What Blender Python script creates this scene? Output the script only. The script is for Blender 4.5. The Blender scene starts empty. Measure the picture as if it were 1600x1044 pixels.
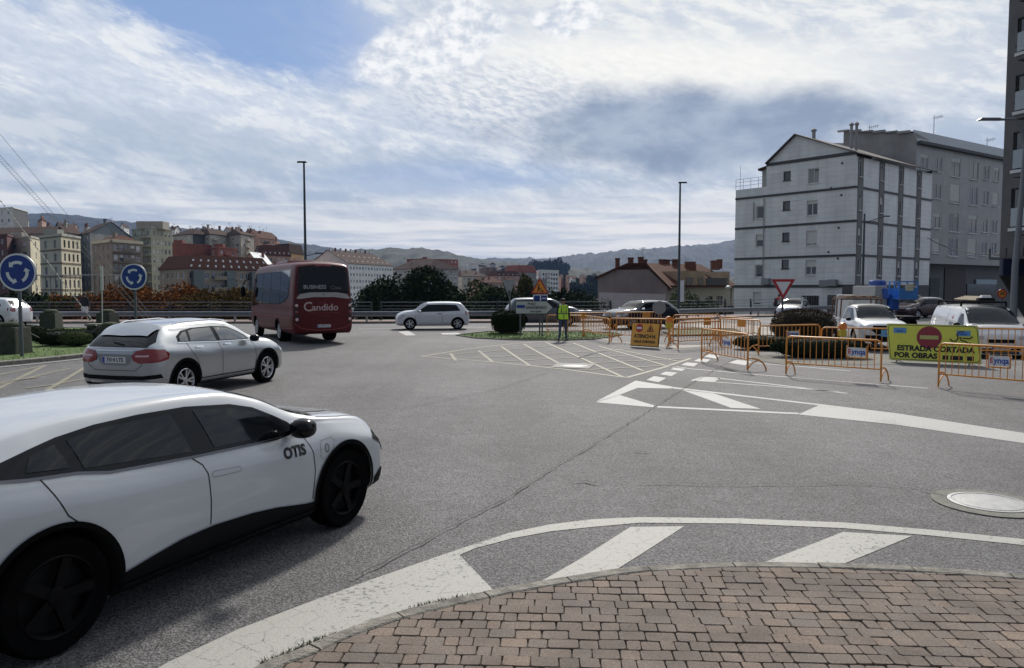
import bpy, bmesh, math, random
import numpy as np
from mathutils import Vector, Matrix, noise
from mathutils.bvhtree import BVHTree
from mathutils.geometry import delaunay_2d_cdt, tessellate_polygon
random.seed(7)
D = bpy.data
SC = bpy.context.scene
COL = SC.collection
R = math.radians
# ------------------------------------------------------------------ camera
FPX, CX, CY, EYE = 1186.0, 800.0, 522.0, 2.1
PITCH = math.atan(70 / FPX)
cam_data = D.cameras.new('camera'); cam = D.objects.new('camera', cam_data); COL.objects.link(cam)
cam.location = (0, 0, EYE); cam.rotation_euler = (math.pi / 2 - PITCH, 0, 0)
cam_data.sensor_width = 36; cam_data.lens = 36 * FPX / 1600
cam_data.clip_start = 0.05; cam_data.clip_end = 30000
SC.camera = cam
# ------------------------------------------------------------------ exposure
SC.view_settings.view_transform = 'Standard'; SC.view_settings.look = 'None'
SC.view_settings.exposure = 0.24; SC.view_settings.gamma = 1.0
SC.view_settings.use_curve_mapping = False
SC.cycles.volume_bounces = 0
# ------------------------------------------------------------------ sun
SUN_AZ, SUN_EL = 10.0, 38.0          # degrees to the right of straight ahead, above the horizon
sd = Vector((math.sin(R(SUN_AZ)) * math.cos(R(SUN_EL)), math.cos(R(SUN_AZ)) * math.cos(R(SUN_EL)), math.sin(R(SUN_EL))))
sl = D.lights.new('sun', 'SUN'); sl.energy = 3.2; sl.angle = R(5); sl.color = (1, 0.95, 0.88)
sun = D.objects.new('sun', sl); COL.objects.link(sun)
sun.rotation_euler = sd.to_track_quat('Z', 'Y').to_euler()
# ------------------------------------------------------------------ sky
W = D.worlds.new('World'); SC.world = W; W.use_nodes = True
wt = W.node_tree; wt.nodes.clear()
def wn(t, **k):
    n = wt.nodes.new(t)
    for a, b in k.items(): setattr(n, a, b)
    return n
def wset(sock, v):
    if isinstance(v, bpy.types.NodeSocket): wt.links.new(v, sock)
    elif isinstance(v, (tuple, list)) and len(v) == 3 and sock.type == 'RGBA': sock.default_value = (*v, 1)
    else: sock.default_value = v
def M(op, a, b=None, c=None, clamp=False):
    n = wn('ShaderNodeMath', operation=op, use_clamp=clamp); wset(n.inputs[0], a)
    if b is not None: wset(n.inputs[1], b)
    if c is not None: wset(n.inputs[2], c)
    return n.outputs[0]
def SS(v, a, b):
    n = wn('ShaderNodeMapRange', interpolation_type='SMOOTHSTEP'); wset(n.inputs[0], v)
    n.inputs[1].default_value = a; n.inputs[2].default_value = b
    return n.outputs[0]
def MIX(f, a, b):
    n = wn('ShaderNodeMix', data_type='RGBA'); wset(n.inputs[0], f); wset(n.inputs[6], a); wset(n.inputs[7], b)
    return n.outputs[2]
tc = wn('ShaderNodeTexCoord'); sx = wn('ShaderNodeSeparateXYZ'); wt.links.new(tc.outputs['Generated'], sx.inputs[0])
DX, DY, DZ = sx.outputs
AZ = M('MULTIPLY', M('ARCTAN2', DX, DY), 57.2958)           # degrees right of north
EL = M('MULTIPLY', M('ARCSINE', DZ), 57.2958)
def NOI(vec, scale, detail=6, rough=0.55, dist=0.0):
    n = wn('ShaderNodeTexNoise'); wset(n.inputs['Vector'], vec); n.inputs['Scale'].default_value = scale
    n.inputs['Detail'].default_value = detail; n.inputs['Roughness'].default_value = rough
    n.inputs['Distortion'].default_value = dist
    return n.outputs[0]
def COMB(x, y, z):
    n = wn('ShaderNodeCombineXYZ'); wset(n.inputs[0], x); wset(n.inputs[1], y); wset(n.inputs[2], z); return n.outputs[0]
vs = COMB(M('MULTIPLY', AZ, 0.045), M('MULTIPLY', M('ADD', EL, M('MULTIPLY', AZ, 0.12)), 0.17), 0.0)     # flattened streaky layer
vr = COMB(M('ADD', M('MULTIPLY', AZ, 0.11), M('MULTIPLY', EL, 0.06)), M('MULTIPLY', M('ADD', EL, M('MULTIPLY', AZ, 0.15)), 0.24), 3.0)
vf = COMB(M('MULTIPLY', AZ, 0.16), M('MULTIPLY', EL, 0.22), 7.0)     # puffy layer
n1 = NOI(vs, 1.6, 8, 0.58, 0.15); n2 = NOI(vr, 3.0, 10, 0.66, 0.25); n3 = NOI(vf, 2.6, 10, 0.64, 0.1); n4 = NOI(vf, 5.0, 9, 0.60); n8 = NOI(COMB(M('MULTIPLY', AZ, 0.10), M('MULTIPLY', EL, 0.20), 21.0), 1.7, 9, 0.58, 0.1); n7 = NOI(vf, 1.5, 10, 0.60, 0.0); n6 = NOI(vr, 11.0, 6, 0.6, 0.2)
def blob(az, el, ra, re, rot=0, wob=0.7, nz=None, soft=0.45):
    """soft ellipse in sky directions with a torn edge: 1 inside, 0 outside"""
    c, s = math.cos(R(rot)), math.sin(R(rot))
    a = M('SUBTRACT', AZ, az); e = M('SUBTRACT', EL, el)
    u = M('DIVIDE', M('ADD', M('MULTIPLY', a, c), M('MULTIPLY', e, s)), ra)
    v = M('DIVIDE', M('SUBTRACT', M('MULTIPLY', e, c), M('MULTIPLY', a, s)), re)
    d = M('SQRT', M('ADD', M('MULTIPLY', u, u), M('MULTIPLY', v, v)))
    d = M('ADD', d, M('MULTIPLY', M('SUBTRACT', nz or n2, 0.5), wob * 2))
    n = wn('ShaderNodeMapRange', interpolation_type='SMOOTHSTEP'); wset(n.inputs[0], d)
    n.inputs[1].default_value = 1 - soft; n.inputs[2].default_value = 1 + soft
    n.inputs[3].default_value = 1; n.inputs[4].default_value = 0
    return n.outputs[0]
sky = wn('ShaderNodeTexSky', sky_type='NISHITA'); sky.sun_disc = False
sky.sun_elevation = R(SUN_EL); sky.sun_rotation = R(SUN_AZ); sky.dust_density = 0.6; sky.ozone_density = 1.5; sky.air_density = 1.0
SB = 0.10                                                    # world strength; cloud colours below are radiances / SB
def CC(r, g, b): return (r / SB, g / SB, b / SB)
blue = MIX(0.85, sky.outputs[0], CC(0.20, 0.31, 0.56))
cov = SS(M('ADD', M('MULTIPLY', n1, 0.55), M('MULTIPLY', n2, 0.55)), 0.44, 0.64)     # general veil
hole = blob(-19.5, 19.2, 11.5, 4.0, -13, 0.45, n2, 0.28)
hole2 = blob(-36, 19.5, 6, 1.6, -14, 0.8, n2, 0.3); hole3 = blob(-6, 8.0, 9, 1.2, 2, 0.6, n2, 0.5)
veil = M('MAXIMUM', M('MULTIPLY', cov, 0.97), 0.78)
veil = M('MULTIPLY', veil, M('SUBTRACT', 1.0, M('MULTIPLY', hole, 0.97)))
veil = M('MULTIPLY', veil, M('SUBTRACT', 1.0, M('MULTIPLY', hole2, 0.5)))
veil = M('MULTIPLY', veil, M('SUBTRACT', 1.0, M('MULTIPLY', hole3, 0.6)))
tone = SS(M('ADD', M('MULTIPLY', n2, 0.55), M('ADD', M('MULTIPLY', n1, 0.4), M('MULTIPLY', n6, 0.15))), 0.45, 0.64)
vcol = MIX(tone, CC(0.42, 0.48, 0.56), CC(0.74, 0.76, 0.77))
lb = blob(-27, 14.5, 17, 3.8, -9, 0.7, n2, 0.6)              # bright band across the left
vcol = MIX(M('MULTIPLY', lb, 0.55), vcol, MIX(n6, CC(0.55, 0.60, 0.66), CC(0.95, 0.95, 0.95)))
c = MIX(veil, blue, vcol)
gb = blob(-24, 9.5, 18, 2.2, -4, 0.7, n2, 0.6)               # blue grey belt under it
c = MIX(M('MULTIPLY', gb, 0.45), c, CC(0.38, 0.45, 0.55))
# bright thin cloud round the sun's side of the sky
glow = blob(16, 18.5, 22, 7.0, 0, 0.5, n2, 0.6)
gl2 = MIX(SS(n2, 0.36, 0.62), CC(0.55, 0.60, 0.67), CC(0.80, 0.80, 0.78))
c = MIX(M('MULTIPLY', glow, 0.93), c, gl2)
core = blob(11, 15.6, 13, 1.9, -5, 0.7, n2, 0.6)
c = MIX(M('MULTIPLY', core, 0.85), c, MIX(n6, CC(0.76, 0.76, 0.73), CC(1.0, 0.97, 0.91)))
top = blob(SUN_AZ + 4, SUN_EL + 4, 30, 13, 0, 0.3, n2, 0.8)
c = MIX(M('MULTIPLY', top, 0.85), c, CC(1.9, 1.83, 1.7))
# big grey cloud and its lower edge
mid = blob(2, 13.0, 11, 2.6, -12, 0.9, n2, 0.6)
c = MIX(M('MULTIPLY', mid, 0.65), c, MIX(SS(n6, 0.36, 0.62), CC(0.48, 0.53, 0.61), CC(0.84, 0.84, 0.83)))
dk = blob(13.5, 11.2, 12.5, 2.9, -3, 0.55, n8, 0.34)
dcol = MIX(SS(n8, 0.35, 0.65), CC(0.23, 0.29, 0.40), CC(0.38, 0.44, 0.54))
c = MIX(M('MULTIPLY', dk, 0.95), c, dcol)
# white heap clouds
cu = M('MAXIMUM', blob(-6.4, 17.0, 5.0, 2.2, 16, 0.65, n7, 0.20), M('MAXIMUM', blob(-3.2, 18.8, 3.0, 1.6, 0, 0.65, n7, 0.20), blob(4.0, 19.4, 2.6, 1.3, 10, 1.0, n7, 0.16)))
cucol = MIX(SS(n4, 0.34, 0.62), CC(0.52, 0.57, 0.65), CC(0.86, 0.86, 0.86))
c = MIX(M('MULTIPLY', cu, 0.93), c, cucol)
# low streaks over the horizon
low = wn('ShaderNodeMapRange', interpolation_type='SMOOTHSTEP'); wset(low.inputs[0], EL)
low.inputs[1].default_value = 9.0; low.inputs[2].default_value = 3.5
vl = COMB(M('MULTIPLY', AZ, 0.030), M('MULTIPLY', EL, 0.40), 11.0); n5 = NOI(vl, 2.6, 8, 0.58, 0.3)
lcol = MIX(SS(n5, 0.40, 0.60), CC(0.42, 0.47, 0.55), CC(0.80, 0.79, 0.77))
lcol = MIX(blob(8, 4.0, 20, 2.6, 0, 0.5, n5, 0.7), lcol, MIX(SS(n5, 0.38, 0.58), CC(0.60, 0.63, 0.67), CC(0.98, 0.92, 0.85)))
c = MIX(M('MULTIPLY', low.outputs[0], 0.85), c, lcol)
# unseen sky behind the camera: little cloud, darkened to dim the surfaces facing it
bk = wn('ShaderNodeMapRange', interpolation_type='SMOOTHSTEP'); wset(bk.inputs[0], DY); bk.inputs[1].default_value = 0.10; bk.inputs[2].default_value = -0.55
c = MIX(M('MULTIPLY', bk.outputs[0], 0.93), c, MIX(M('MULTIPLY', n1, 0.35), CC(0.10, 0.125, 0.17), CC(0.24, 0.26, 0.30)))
gd = wn('ShaderNodeMapRange'); wset(gd.inputs[0], EL); gd.inputs[1].default_value = 0; gd.inputs[2].default_value = -2
c = MIX(gd.outputs[0], c, CC(0.10, 0.11, 0.12))
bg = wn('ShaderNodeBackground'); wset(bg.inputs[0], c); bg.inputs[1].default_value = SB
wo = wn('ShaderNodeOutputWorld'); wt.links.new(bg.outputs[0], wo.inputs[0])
# ================================================================== helpers
FW = Vector((0, math.cos(PITCH), -math.sin(PITCH))); UP = Vector((0, math.sin(PITCH), math.cos(PITCH)))
def ray(px, py): return Vector((1, 0, 0)) * ((px - CX) / FPX) + FW - UP * ((py - CY) / FPX)
def gz(x, y):
    """height of the paved ground: a shallow dip beyond the closed lanes"""
    def s(t): t = min(1, max(0, t)); return t * t * (3 - 2 * t)
    return -0.28 * s((y - 22) / 5) * s((x - 8) / 5) * (1 - s((y - 36) / 12))
def G(px, py, z=0.0):
    d = ray(px, py); t = (z - EYE) / d.z
    return Vector((d.x * t, d.y * t, z))
def AT(px, py, Y):
    d = ray(px, py); t = Y / d.y
    return Vector((d.x * t, Y, EYE + d.z * t))
def HZ(py, Y): return AT(800, py, Y).z

def tag(o, label=None, cat=None, group=None, kind=None):
    if label: o['label'] = label
    if cat: o['category'] = cat
    if group: o['group'] = group
    if kind: o['kind'] = kind
    return o
def thing(name, label, cat, loc=(0, 0, 0), rz=0.0, group=None):
    o = D.objects.new(name, None); COL.objects.link(o); o.empty_display_size = 0.2
    o.location = loc; o.rotation_euler = (0, 0, rz)
    return tag(o, label, cat, group)
def kids(o): return [c for c in D.objects if c.parent == o]
def copy_tree(o, parent=None, index=None):
    if index is None:
        index = {}
        for x in D.objects:
            if x.parent: index.setdefault(x.parent.name, []).append(x)
    c = o.copy(); COL.objects.link(c); c.parent = parent
    if parent is not None: c.matrix_parent_inverse = o.matrix_parent_inverse
    for ch in index.get(o.name, []): copy_tree(ch, c, index)
    return c

class MB:
    """mesh collector"""
    def __init__(s): s.v = []; s.f = []; s.m = []; s.mats = []; s.mi = 0
    def use(s, m):
        if m not in s.mats: s.mats.append(m)
        s.mi = s.mats.index(m); return s
    def add(s, vs, fs):
        b = len(s.v); s.v += [tuple(v) for v in vs]
        for f in fs: s.f.append(tuple(b + i for i in f)); s.m.append(s.mi)
    def box(s, c, d, rz=0.0, M4=None, taper=1.0):
        x, y, z = d[0] / 2, d[1] / 2, d[2] / 2
        vs = [Vector((a * x, b * y, -z)) for a, b in ((-1, -1), (1, -1), (1, 1), (-1, 1))]
        vs += [Vector((a * x * taper, b * y * taper, z)) for a, b in ((-1, -1), (1, -1), (1, 1), (-1, 1))]
        m = M4 or (Matrix.Translation(c) @ Matrix.Rotation(rz, 4, 'Z'))
        s.add([m @ v for v in vs], [(3, 2, 1, 0), (4, 5, 6, 7), (0, 1, 5, 4), (1, 2, 6, 5), (2, 3, 7, 6), (3, 0, 4, 7)])
        return s
    def quad(s, a, b, c, d): s.add([a, b, c, d], [(0, 1, 2, 3)]); return s
    def bar(s, p, q, w, h=None, up=(0, 0, 1)):
        p = Vector(p); q = Vector(q); h = h or w
        d = (q - p); L = d.length
        if L < 1e-6: return s
        d /= L; u = Vector(up)
        if abs(d.dot(u)) > 0.98: u = Vector((0, 1, 0))
        sd_ = d.cross(u).normalized(); u = sd_.cross(d)
        vs = []
        for e in (p, q):
            for a, b in ((-1, -1), (1, -1), (1, 1), (-1, 1)): vs.append(e + sd_ * (a * w / 2) + u * (b * h / 2))
        s.add(vs, [(0, 1, 2, 3), (7, 6, 5, 4), (4, 5, 1, 0), (5, 6, 2, 1), (6, 7, 3, 2), (7, 4, 0, 3)])
        return s
    def tube(s, pts, r, n=8, caps=True, rs=None):
        pts = [Vector(p) for p in pts]; k = len(pts); rings = []; prev = None
        for i, p in enumerate(pts):
            t = (pts[min(i + 1, k - 1)] - pts[max(i - 1, 0)]).normalized()
            if prev is None:
                a = Vector((0, 0, 1)) if abs(t.z) < 0.9 else Vector((1, 0, 0)); u = t.cross(a).normalized()
            else: u = (prev - t * prev.dot(t)).normalized()
            prev = u; w = t.cross(u); rr = rs[i] if rs else r
            rings.append([p + (u * math.cos(2 * math.pi * j / n) + w * math.sin(2 * math.pi * j / n)) * rr for j in range(n)])
        vs = [v for r_ in rings for v in r_]; fs = []
        for i in range(k - 1):
            for j in range(n):
                a = i * n + j; b = i * n + (j + 1) % n; fs.append((a, b, b + n, a + n))
        if caps: fs.append(tuple(range(n - 1, -1, -1))); fs.append(tuple((k - 1) * n + j for j in range(n)))
        s.add(vs, fs); return s
    def lathe(s, prof, n=24, axis='Z', M4=None):
        """prof: (r, h) pairs"""
        vs = []; fs = []; m = M4 or Matrix.Identity(4)
        for r, h in prof:
            for j in range(n):
                a = 2 * math.pi * j / n; c_, s_ = r * math.cos(a), r * math.sin(a)
                v = {'Z': (c_, s_, h), 'Y': (c_, h, s_), 'X': (h, c_, s_)}[axis]; vs.append(m @ Vector(v))
        for i in range(len(prof) - 1):
            for j in range(n):
                a = i * n + j; b = i * n + (j + 1) % n; fs.append((a, b, b + n, a + n))
        s.add(vs, fs); return s
    def prism(s, poly, z0, z1, M4=None):
        """2-D polygon (x,y) extruded z0..z1"""
        m = M4 or Matrix.Identity(4); n = len(poly)
        vs = [m @ Vector((x, y, z0)) for x, y in poly] + [m @ Vector((x, y, z1)) for x, y in poly]
        fs = [(i, (i + 1) % n, n + (i + 1) % n, n + i) for i in range(n)]
        tri = tessellate_polygon([[Vector((x, y, 0)) for x, y in poly]])
        for t in tri: fs.append(tuple(n + i for i in t)); fs.append(tuple(reversed(t)))
        s.add(vs, fs); return s
    def build(s, name, mat=None, parent=None, smooth=False, angle=40, bevel=0):
        me = D.meshes.new(name); me.from_pydata(s.v, [], s.f)
        ms = s.mats if s.mats else [mat]
        for m in ms: me.materials.append(m)
        if s.mats: me.polygons.foreach_set('material_index', s.m)
        bm = bmesh.new(); bm.from_mesh(me)
        bmesh.ops.recalc_face_normals(bm, faces=bm.faces)
        if bevel:
            bmesh.ops.bevel(bm, geom=[e for e in bm.edges if len(e.link_faces) == 2 and e.calc_face_angle(0) > 0.5], offset=bevel, segments=2, affect='EDGES', profile=0.7)
        bm.to_mesh(me); bm.free()
        if smooth:
            me.shade_smooth(); me.set_sharp_from_angle(angle=R(angle))
        me.update()
        o = D.objects.new(name, me); COL.objects.link(o); o.parent = parent
        return o

# ------------------------------------------------------------------ materials
def nodes(m): return m.node_tree.nodes, m.node_tree.links
MATS = {}
def mat(name, col, rough=0.6, metal=0.0, var=0.0, vscale=3.0, bump=0.0, bscale=40.0, coat=0.0, spec=0.5, col2=None, emit=None, detail=6, thresh=None, stretch=None):
    if name in MATS: return MATS[name]
    m = D.materials.new(name); m.use_nodes = True; MATS[name] = m
    N, L = nodes(m); b = N['Principled BSDF']
    b.inputs['Base Color'].default_value = (*col, 1); b.inputs['Roughness'].default_value = rough
    b.inputs['Metallic'].default_value = metal; b.inputs['Coat Weight'].default_value = coat
    b.inputs['Coat Roughness'].default_value = 0.03; b.inputs['Specular IOR Level'].default_value = spec
    if emit: b.inputs['Emission Color'].default_value = (*emit[0], 1); b.inputs['Emission Strength'].default_value = emit[1]
    if var or bump or col2:
        t = N.new('ShaderNodeTexCoord'); co = t.outputs['Object']
        if stretch:
            mp = N.new('ShaderNodeMapping'); mp.inputs['Scale'].default_value = stretch; L.new(co, mp.inputs[0]); co = mp.outputs[0]
    if var or col2:
        n = N.new('ShaderNodeTexNoise'); n.inputs['Scale'].default_value = vscale; n.inputs['Detail'].default_value = detail
        n.inputs['Roughness'].default_value = 0.6; L.new(co, n.inputs['Vector'])
        mr = N.new('ShaderNodeMapRange'); L.new(n.outputs[0], mr.inputs[0])
        mr.inputs[1].default_value, mr.inputs[2].default_value = thresh or (0.3, 0.7)
        mx = N.new('ShaderNodeMix'); mx.data_type = 'RGBA'; L.new(mr.outputs[0], mx.inputs[0])
        a = [max(0, c_ * (1 - var)) for c_ in col]; c2 = col2 or [min(1, c_ * (1 + var)) for c_ in col]
        if col2: a = col
        mx.inputs[6].default_value = (*a, 1); mx.inputs[7].default_value = (*c2, 1)
        L.new(mx.outputs[2], b.inputs['Base Color'])
    if bump:
        n = N.new('ShaderNodeTexNoise'); n.inputs['Scale'].default_value = bscale; n.inputs['Detail'].default_value = 4
        L.new(co, n.inputs['Vector']); bp = N.new('ShaderNodeBump'); bp.inputs['Strength'].default_value = bump
        bp.inputs['Distance'].default_value = 0.02; L.new(n.outputs[0], bp.inputs['Height']); L.new(bp.outputs[0], b.inputs['Normal'])
    return m
def paint(name, col, metal=0.0, rough=0.35): return mat(name, col, rough, metal, coat=0.8, var=0.03, vscale=2)
GLASS = mat('tinted_glass', (0.005, 0.006, 0.007), 0.05, 0, spec=0.38)
GLASSB = mat('window_glass', (0.02, 0.025, 0.03), 0.05, 0, spec=0.9)
BLACK = mat('black_plastic', (0.006, 0.006, 0.007), 0.6, spec=.12, bump=0.1, bscale=300)
RUBBER = mat('tyre_rubber', (0.003, 0.003, 0.0033), 0.95, spec=.06, var=0.25, vscale=9)
LINER = mat('wheel_well', (0.006, 0.006, 0.006), 0.95)
CHROME = mat('bright_metal', (0.75, 0.76, 0.78), 0.18, 1.0)
ALLOY = mat('alloy', (0.55, 0.56, 0.58), 0.3, 0.9, var=0.06)
DALLOY = mat('black_alloy', (0.004, 0.004, 0.0045), 0.5, 0.0, spec=0.08)
REDLENS = mat('red_lens', (0.24, 0.008, 0.008), 0.08, coat=1)
CLEAR = mat('clear_lens', (0.45, 0.47, 0.5), 0.08, 0.3, coat=1)
WHITEM = mat('white_plastic', (0.72, 0.72, 0.72), 0.4)
GALV = mat('galvanised', (0.32, 0.34, 0.36), 0.45, 0.6, var=0.15, vscale=6)
SEAM = mat('panel_gap', (0.01, 0.01, 0.01), 0.9)
TXT = mat('black_letter', (0.012, 0.012, 0.014), 0.6)

def text_mesh(s, size, extrude=0.002, bold=0.0, align='CENTER', sx=1.0):
    cu = D.curves.new('txt', 'FONT'); cu.body = s; cu.size = size; cu.extrude = extrude; cu.offset = bold
    cu.align_x = align; cu.align_y = 'CENTER'; cu.resolution_u = 3
    o = D.objects.new('txt', cu); COL.objects.link(o); bpy.context.view_layer.update()
    me = D.meshes.new_from_object(o.evaluated_get(bpy.context.evaluated_depsgraph_get()))
    D.objects.remove(o)
    if sx != 1.0: me.transform(Matrix.Diagonal((sx, 1, 1, 1)))
    return me
def text_obj(s, size, mat_, parent, M4, bold=0.0, extrude=0.002, align='CENTER', sx=1.0, name='lettering'):
    me = text_mesh(s, size, extrude, bold, align, sx); me.name = name; me.materials.clear(); me.materials.append(mat_)
    me.transform(M4); o = D.objects.new(name, me); COL.objects.link(o); o.parent = parent
    return o
def facing(loc, rz=0.0):
    """text plane upright, read from -Y local (rotated rz about Z)"""
    return Matrix.Translation(loc) @ Matrix.Rotation(rz, 4, 'Z') @ Matrix.Rotation(math.pi / 2, 4, 'X')
def pchip(x, y, xi):
    x = np.asarray(x, float); y = np.asarray(y, float); h = np.diff(x); d = np.diff(y) / h; n = len(x)
    m = np.zeros(n); m[0] = d[0]; m[-1] = d[-1]
    for i in range(1, n - 1):
        if d[i - 1] * d[i] > 0:
            w1 = 2 * h[i] + h[i - 1]; w2 = h[i] + 2 * h[i - 1]; m[i] = (w1 + w2) / (w1 / d[i - 1] + w2 / d[i])
    k = np.clip(np.searchsorted(x, xi) - 1, 0, n - 2); t = (xi - x[k]) / h[k]
    return (2*t**3-3*t**2+1)*y[k] + (t**3-2*t**2+t)*h[k]*m[k] + (-2*t**3+3*t**2)*y[k+1] + (t**3-t**2)*h[k]*m[k+1]
def catmull(pts, sub):
    P = [np.asarray(p, float) for p in pts]; out = []
    for i in range(len(P) - 1):
        a = P[max(i - 1, 0)]; b = P[i]; c_ = P[i + 1]; d_ = P[min(i + 2, len(P) - 1)]
        for j in range(sub):
            t = j / sub
            out.append(0.5 * ((2 * b) + (-a + c_) * t + (2*a - 5*b + 4*c_ - d_) * t*t + (-a + 3*b - 3*c_ + d_) * t**3))
    out.append(P[-1]); return out
# ================================================================== vehicles
def in_poly(x, y, poly):
    c_ = False; n = len(poly); j = n - 1
    for i in range(n):
        xi, yi = poly[i]; xj, yj = poly[j]
        if (yi > y) != (yj > y) and x < (xj - xi) * (y - yi) / (yj - yi) + xi: c_ = not c_
        j = i
    return c_
class Body:
    """loft from stations (x, zbot, wmax, zbelt, wbelt, zre, wre, ztop); x forward, y left"""
    def __init__(s, st, nx=90, sub=4, sillin=0.86, crease=True):
        A = np.array(st, float); A = A[np.argsort(A[:, 0])]; xs = A[:, 0]
        xi = np.unique(np.concatenate([np.linspace(xs[0], xs[-1], nx), xs])); s.st = A
        C = [pchip(xs, A[:, k], xi) for k in range(1, 8)]; s.xi = xi
        rings = []
        for i, x in enumerate(xi):
            zb, w, zt, wb, zr, wr, zp = [c_[i] for c_ in C]; h = zt - zb
            low = [(0, zb), (w * sillin * 0.6, zb), (w * sillin, zb + 0.003)]
            mid = catmull([(w * sillin, zb + 0.004), (w * 0.965, zb + h * 0.12), (w * 0.995, zb + h * 0.36), (w, zb + h * 0.60), (w * 0.985, zb + h * 0.82), (wb, zt)], sub)
            gh = catmull([(wb, zt + 0.0005), (wb + (wr - wb) * 0.42, zt + (zr - zt) * 0.5), (wr + 0.01, zr - (zr - zt) * 0.06), (wr * 0.90, zr + (zp - zr) * 0.42), (wr * 0.62, zr + (zp - zr) * 0.78), (wr * 0.3, zr + (zp - zr) * 0.96), (0, zp)], sub)
            half = [np.array(p, float) for p in low] + mid + gh[1:] if crease else low + mid + gh
            rings.append([(x, float(p[0]), float(p[1])) for p in half])
        n = len(rings[0]); vs = []; fs = []; K = 2 * n - 2
        for r_ in rings:
            vs += r_; vs += [(x, -y, z) for (x, y, z) in reversed(r_[1:-1])]
        for i in range(len(rings) - 1):
            for j in range(K):
                a = i * K + j; b = i * K + (j + 1) % K; fs.append((a, b, b + K, a + K))
        fs.append(tuple(range(K))); fs.append(tuple((len(rings) - 1) * K + j for j in range(K - 1, -1, -1)))
        s.v, s.f = vs, fs
        s.bvh = BVHTree.FromPolygons([Vector(v) for v in vs], fs)
        s.w = max(A[:, 2])
    def hit(s, mode, a, b):
        if mode in 'SL':        # S right side (y<0), L left side: (x,z)
            sg = -1 if mode == 'S' else 1
            o = Vector((a, sg * 3, b)); d = Vector((0, -sg, 0))
        elif mode == 'T': o = Vector((a, b, 5)); d = Vector((0, 0, -1))
        elif mode == 'F': o = Vector((9, a, b)); d = Vector((-1, 0, 0))
        else: o = Vector((-9, a, b)); d = Vector((1, 0, 0))
        loc, nor, _, _ = s.bvh.ray_cast(o, d)
        if loc is None:
            o2 = {'S': Vector((a, -s.w, b)), 'L': Vector((a, s.w, b)), 'T': Vector((a, b, 1.4)), 'F': Vector((s.xi[-1], a, b)), 'R': Vector((s.xi[0], a, b))}[mode]
            loc, nor, _, _ = s.bvh.find_nearest(o2)
        if nor.dot(d) > 0: nor = -nor
        return loc, nor
    def panel(s, mode, poly, m, parent, name, off=0.004, step=0.07, smooth=True):
        """polygon drawn on the body surface"""
        poly = [Vector(p) for p in poly]; pts = []
        for i, p in enumerate(poly):
            q = poly[(i + 1) % len(poly)]; k = max(1, int((q - p).length / step))
            pts += [p.lerp(q, j / k) for j in range(k)]
        nb = len(pts); pl = [(p.x, p.y) for p in pts]
        x0, x1 = min(p[0] for p in pl), max(p[0] for p in pl); y0, y1 = min(p[1] for p in pl), max(p[1] for p in pl)
        allp = list(pts); xx = x0 + step / 2
        while xx < x1:
            yy = y0 + step / 2
            while yy < y1:
                if in_poly(xx, yy, pl) and min((Vector((xx, yy)) - p).length for p in pts) > step * 0.35: allp.append(Vector((xx, yy)))
                yy += step
            xx += step
        V2, _, F2, _, _, _ = delaunay_2d_cdt(allp, [(i, (i + 1) % nb) for i in range(nb)], [], 1, 1e-5)
        F2 = [f for f in F2 if in_poly(sum(V2[i].x for i in f) / len(f), sum(V2[i].y for i in f) / len(f), pl)]
        vs = []
        for v in V2:
            l, n = s.hit(mode, v.x, v.y); vs.append(l + n * off)
        mb = MB(); mb.add(vs, F2); return mb.build(name, m, parent, smooth=smooth, angle=60)
    def strip(s, mode, pts, w, m, parent, name, off=0.003, step=0.05):
        P = [Vector(p) for p in pts]; Q = []
        for i in range(len(P) - 1):
            k = max(1, int((P[i + 1] - P[i]).length / step)); Q += [P[i].lerp(P[i + 1], j / k) for j in range(k)]
        Q.append(P[-1]); vs = []; fs = []
        for i, p in enumerate(Q):
            t = (Q[min(i + 1, len(Q) - 1)] - Q[max(i - 1, 0)]).normalized(); n = Vector((-t.y, t.x))
            for sg in (-1, 1):
                l, nn = s.hit(mode, *(p + n * (sg * w / 2))); vs.append(l + nn * off)
        for i in range(len(Q) - 1): fs.append((2 * i, 2 * i + 1, 2 * i + 3, 2 * i + 2))
        mb = MB(); mb.add(vs, fs); return mb.build(name, m, parent)
    def text(s, mode, st, size, a, b, m, parent, bold=0.0, ang=0.0, sx=1.0, name='lettering', off=0.006):
        me = text_mesh(st, size, 0.0, bold, 'CENTER', sx); ca, sa = math.cos(ang), math.sin(ang)
        flip = {'S': 1, 'L': -1, 'F': 1, 'R': -1, 'T': 1}[mode]
        for v in me.vertices:
            x, y = v.co.x * ca - v.co.y * sa, v.co.x * sa + v.co.y * ca
            l, n = s.hit(mode, a + flip * x, b + y); v.co = l + n * off
        me.name = name; me.materials.clear(); me.materials.append(m)
        o = D.objects.new(name, me); COL.objects.link(o); o.parent = parent; return o
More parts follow.
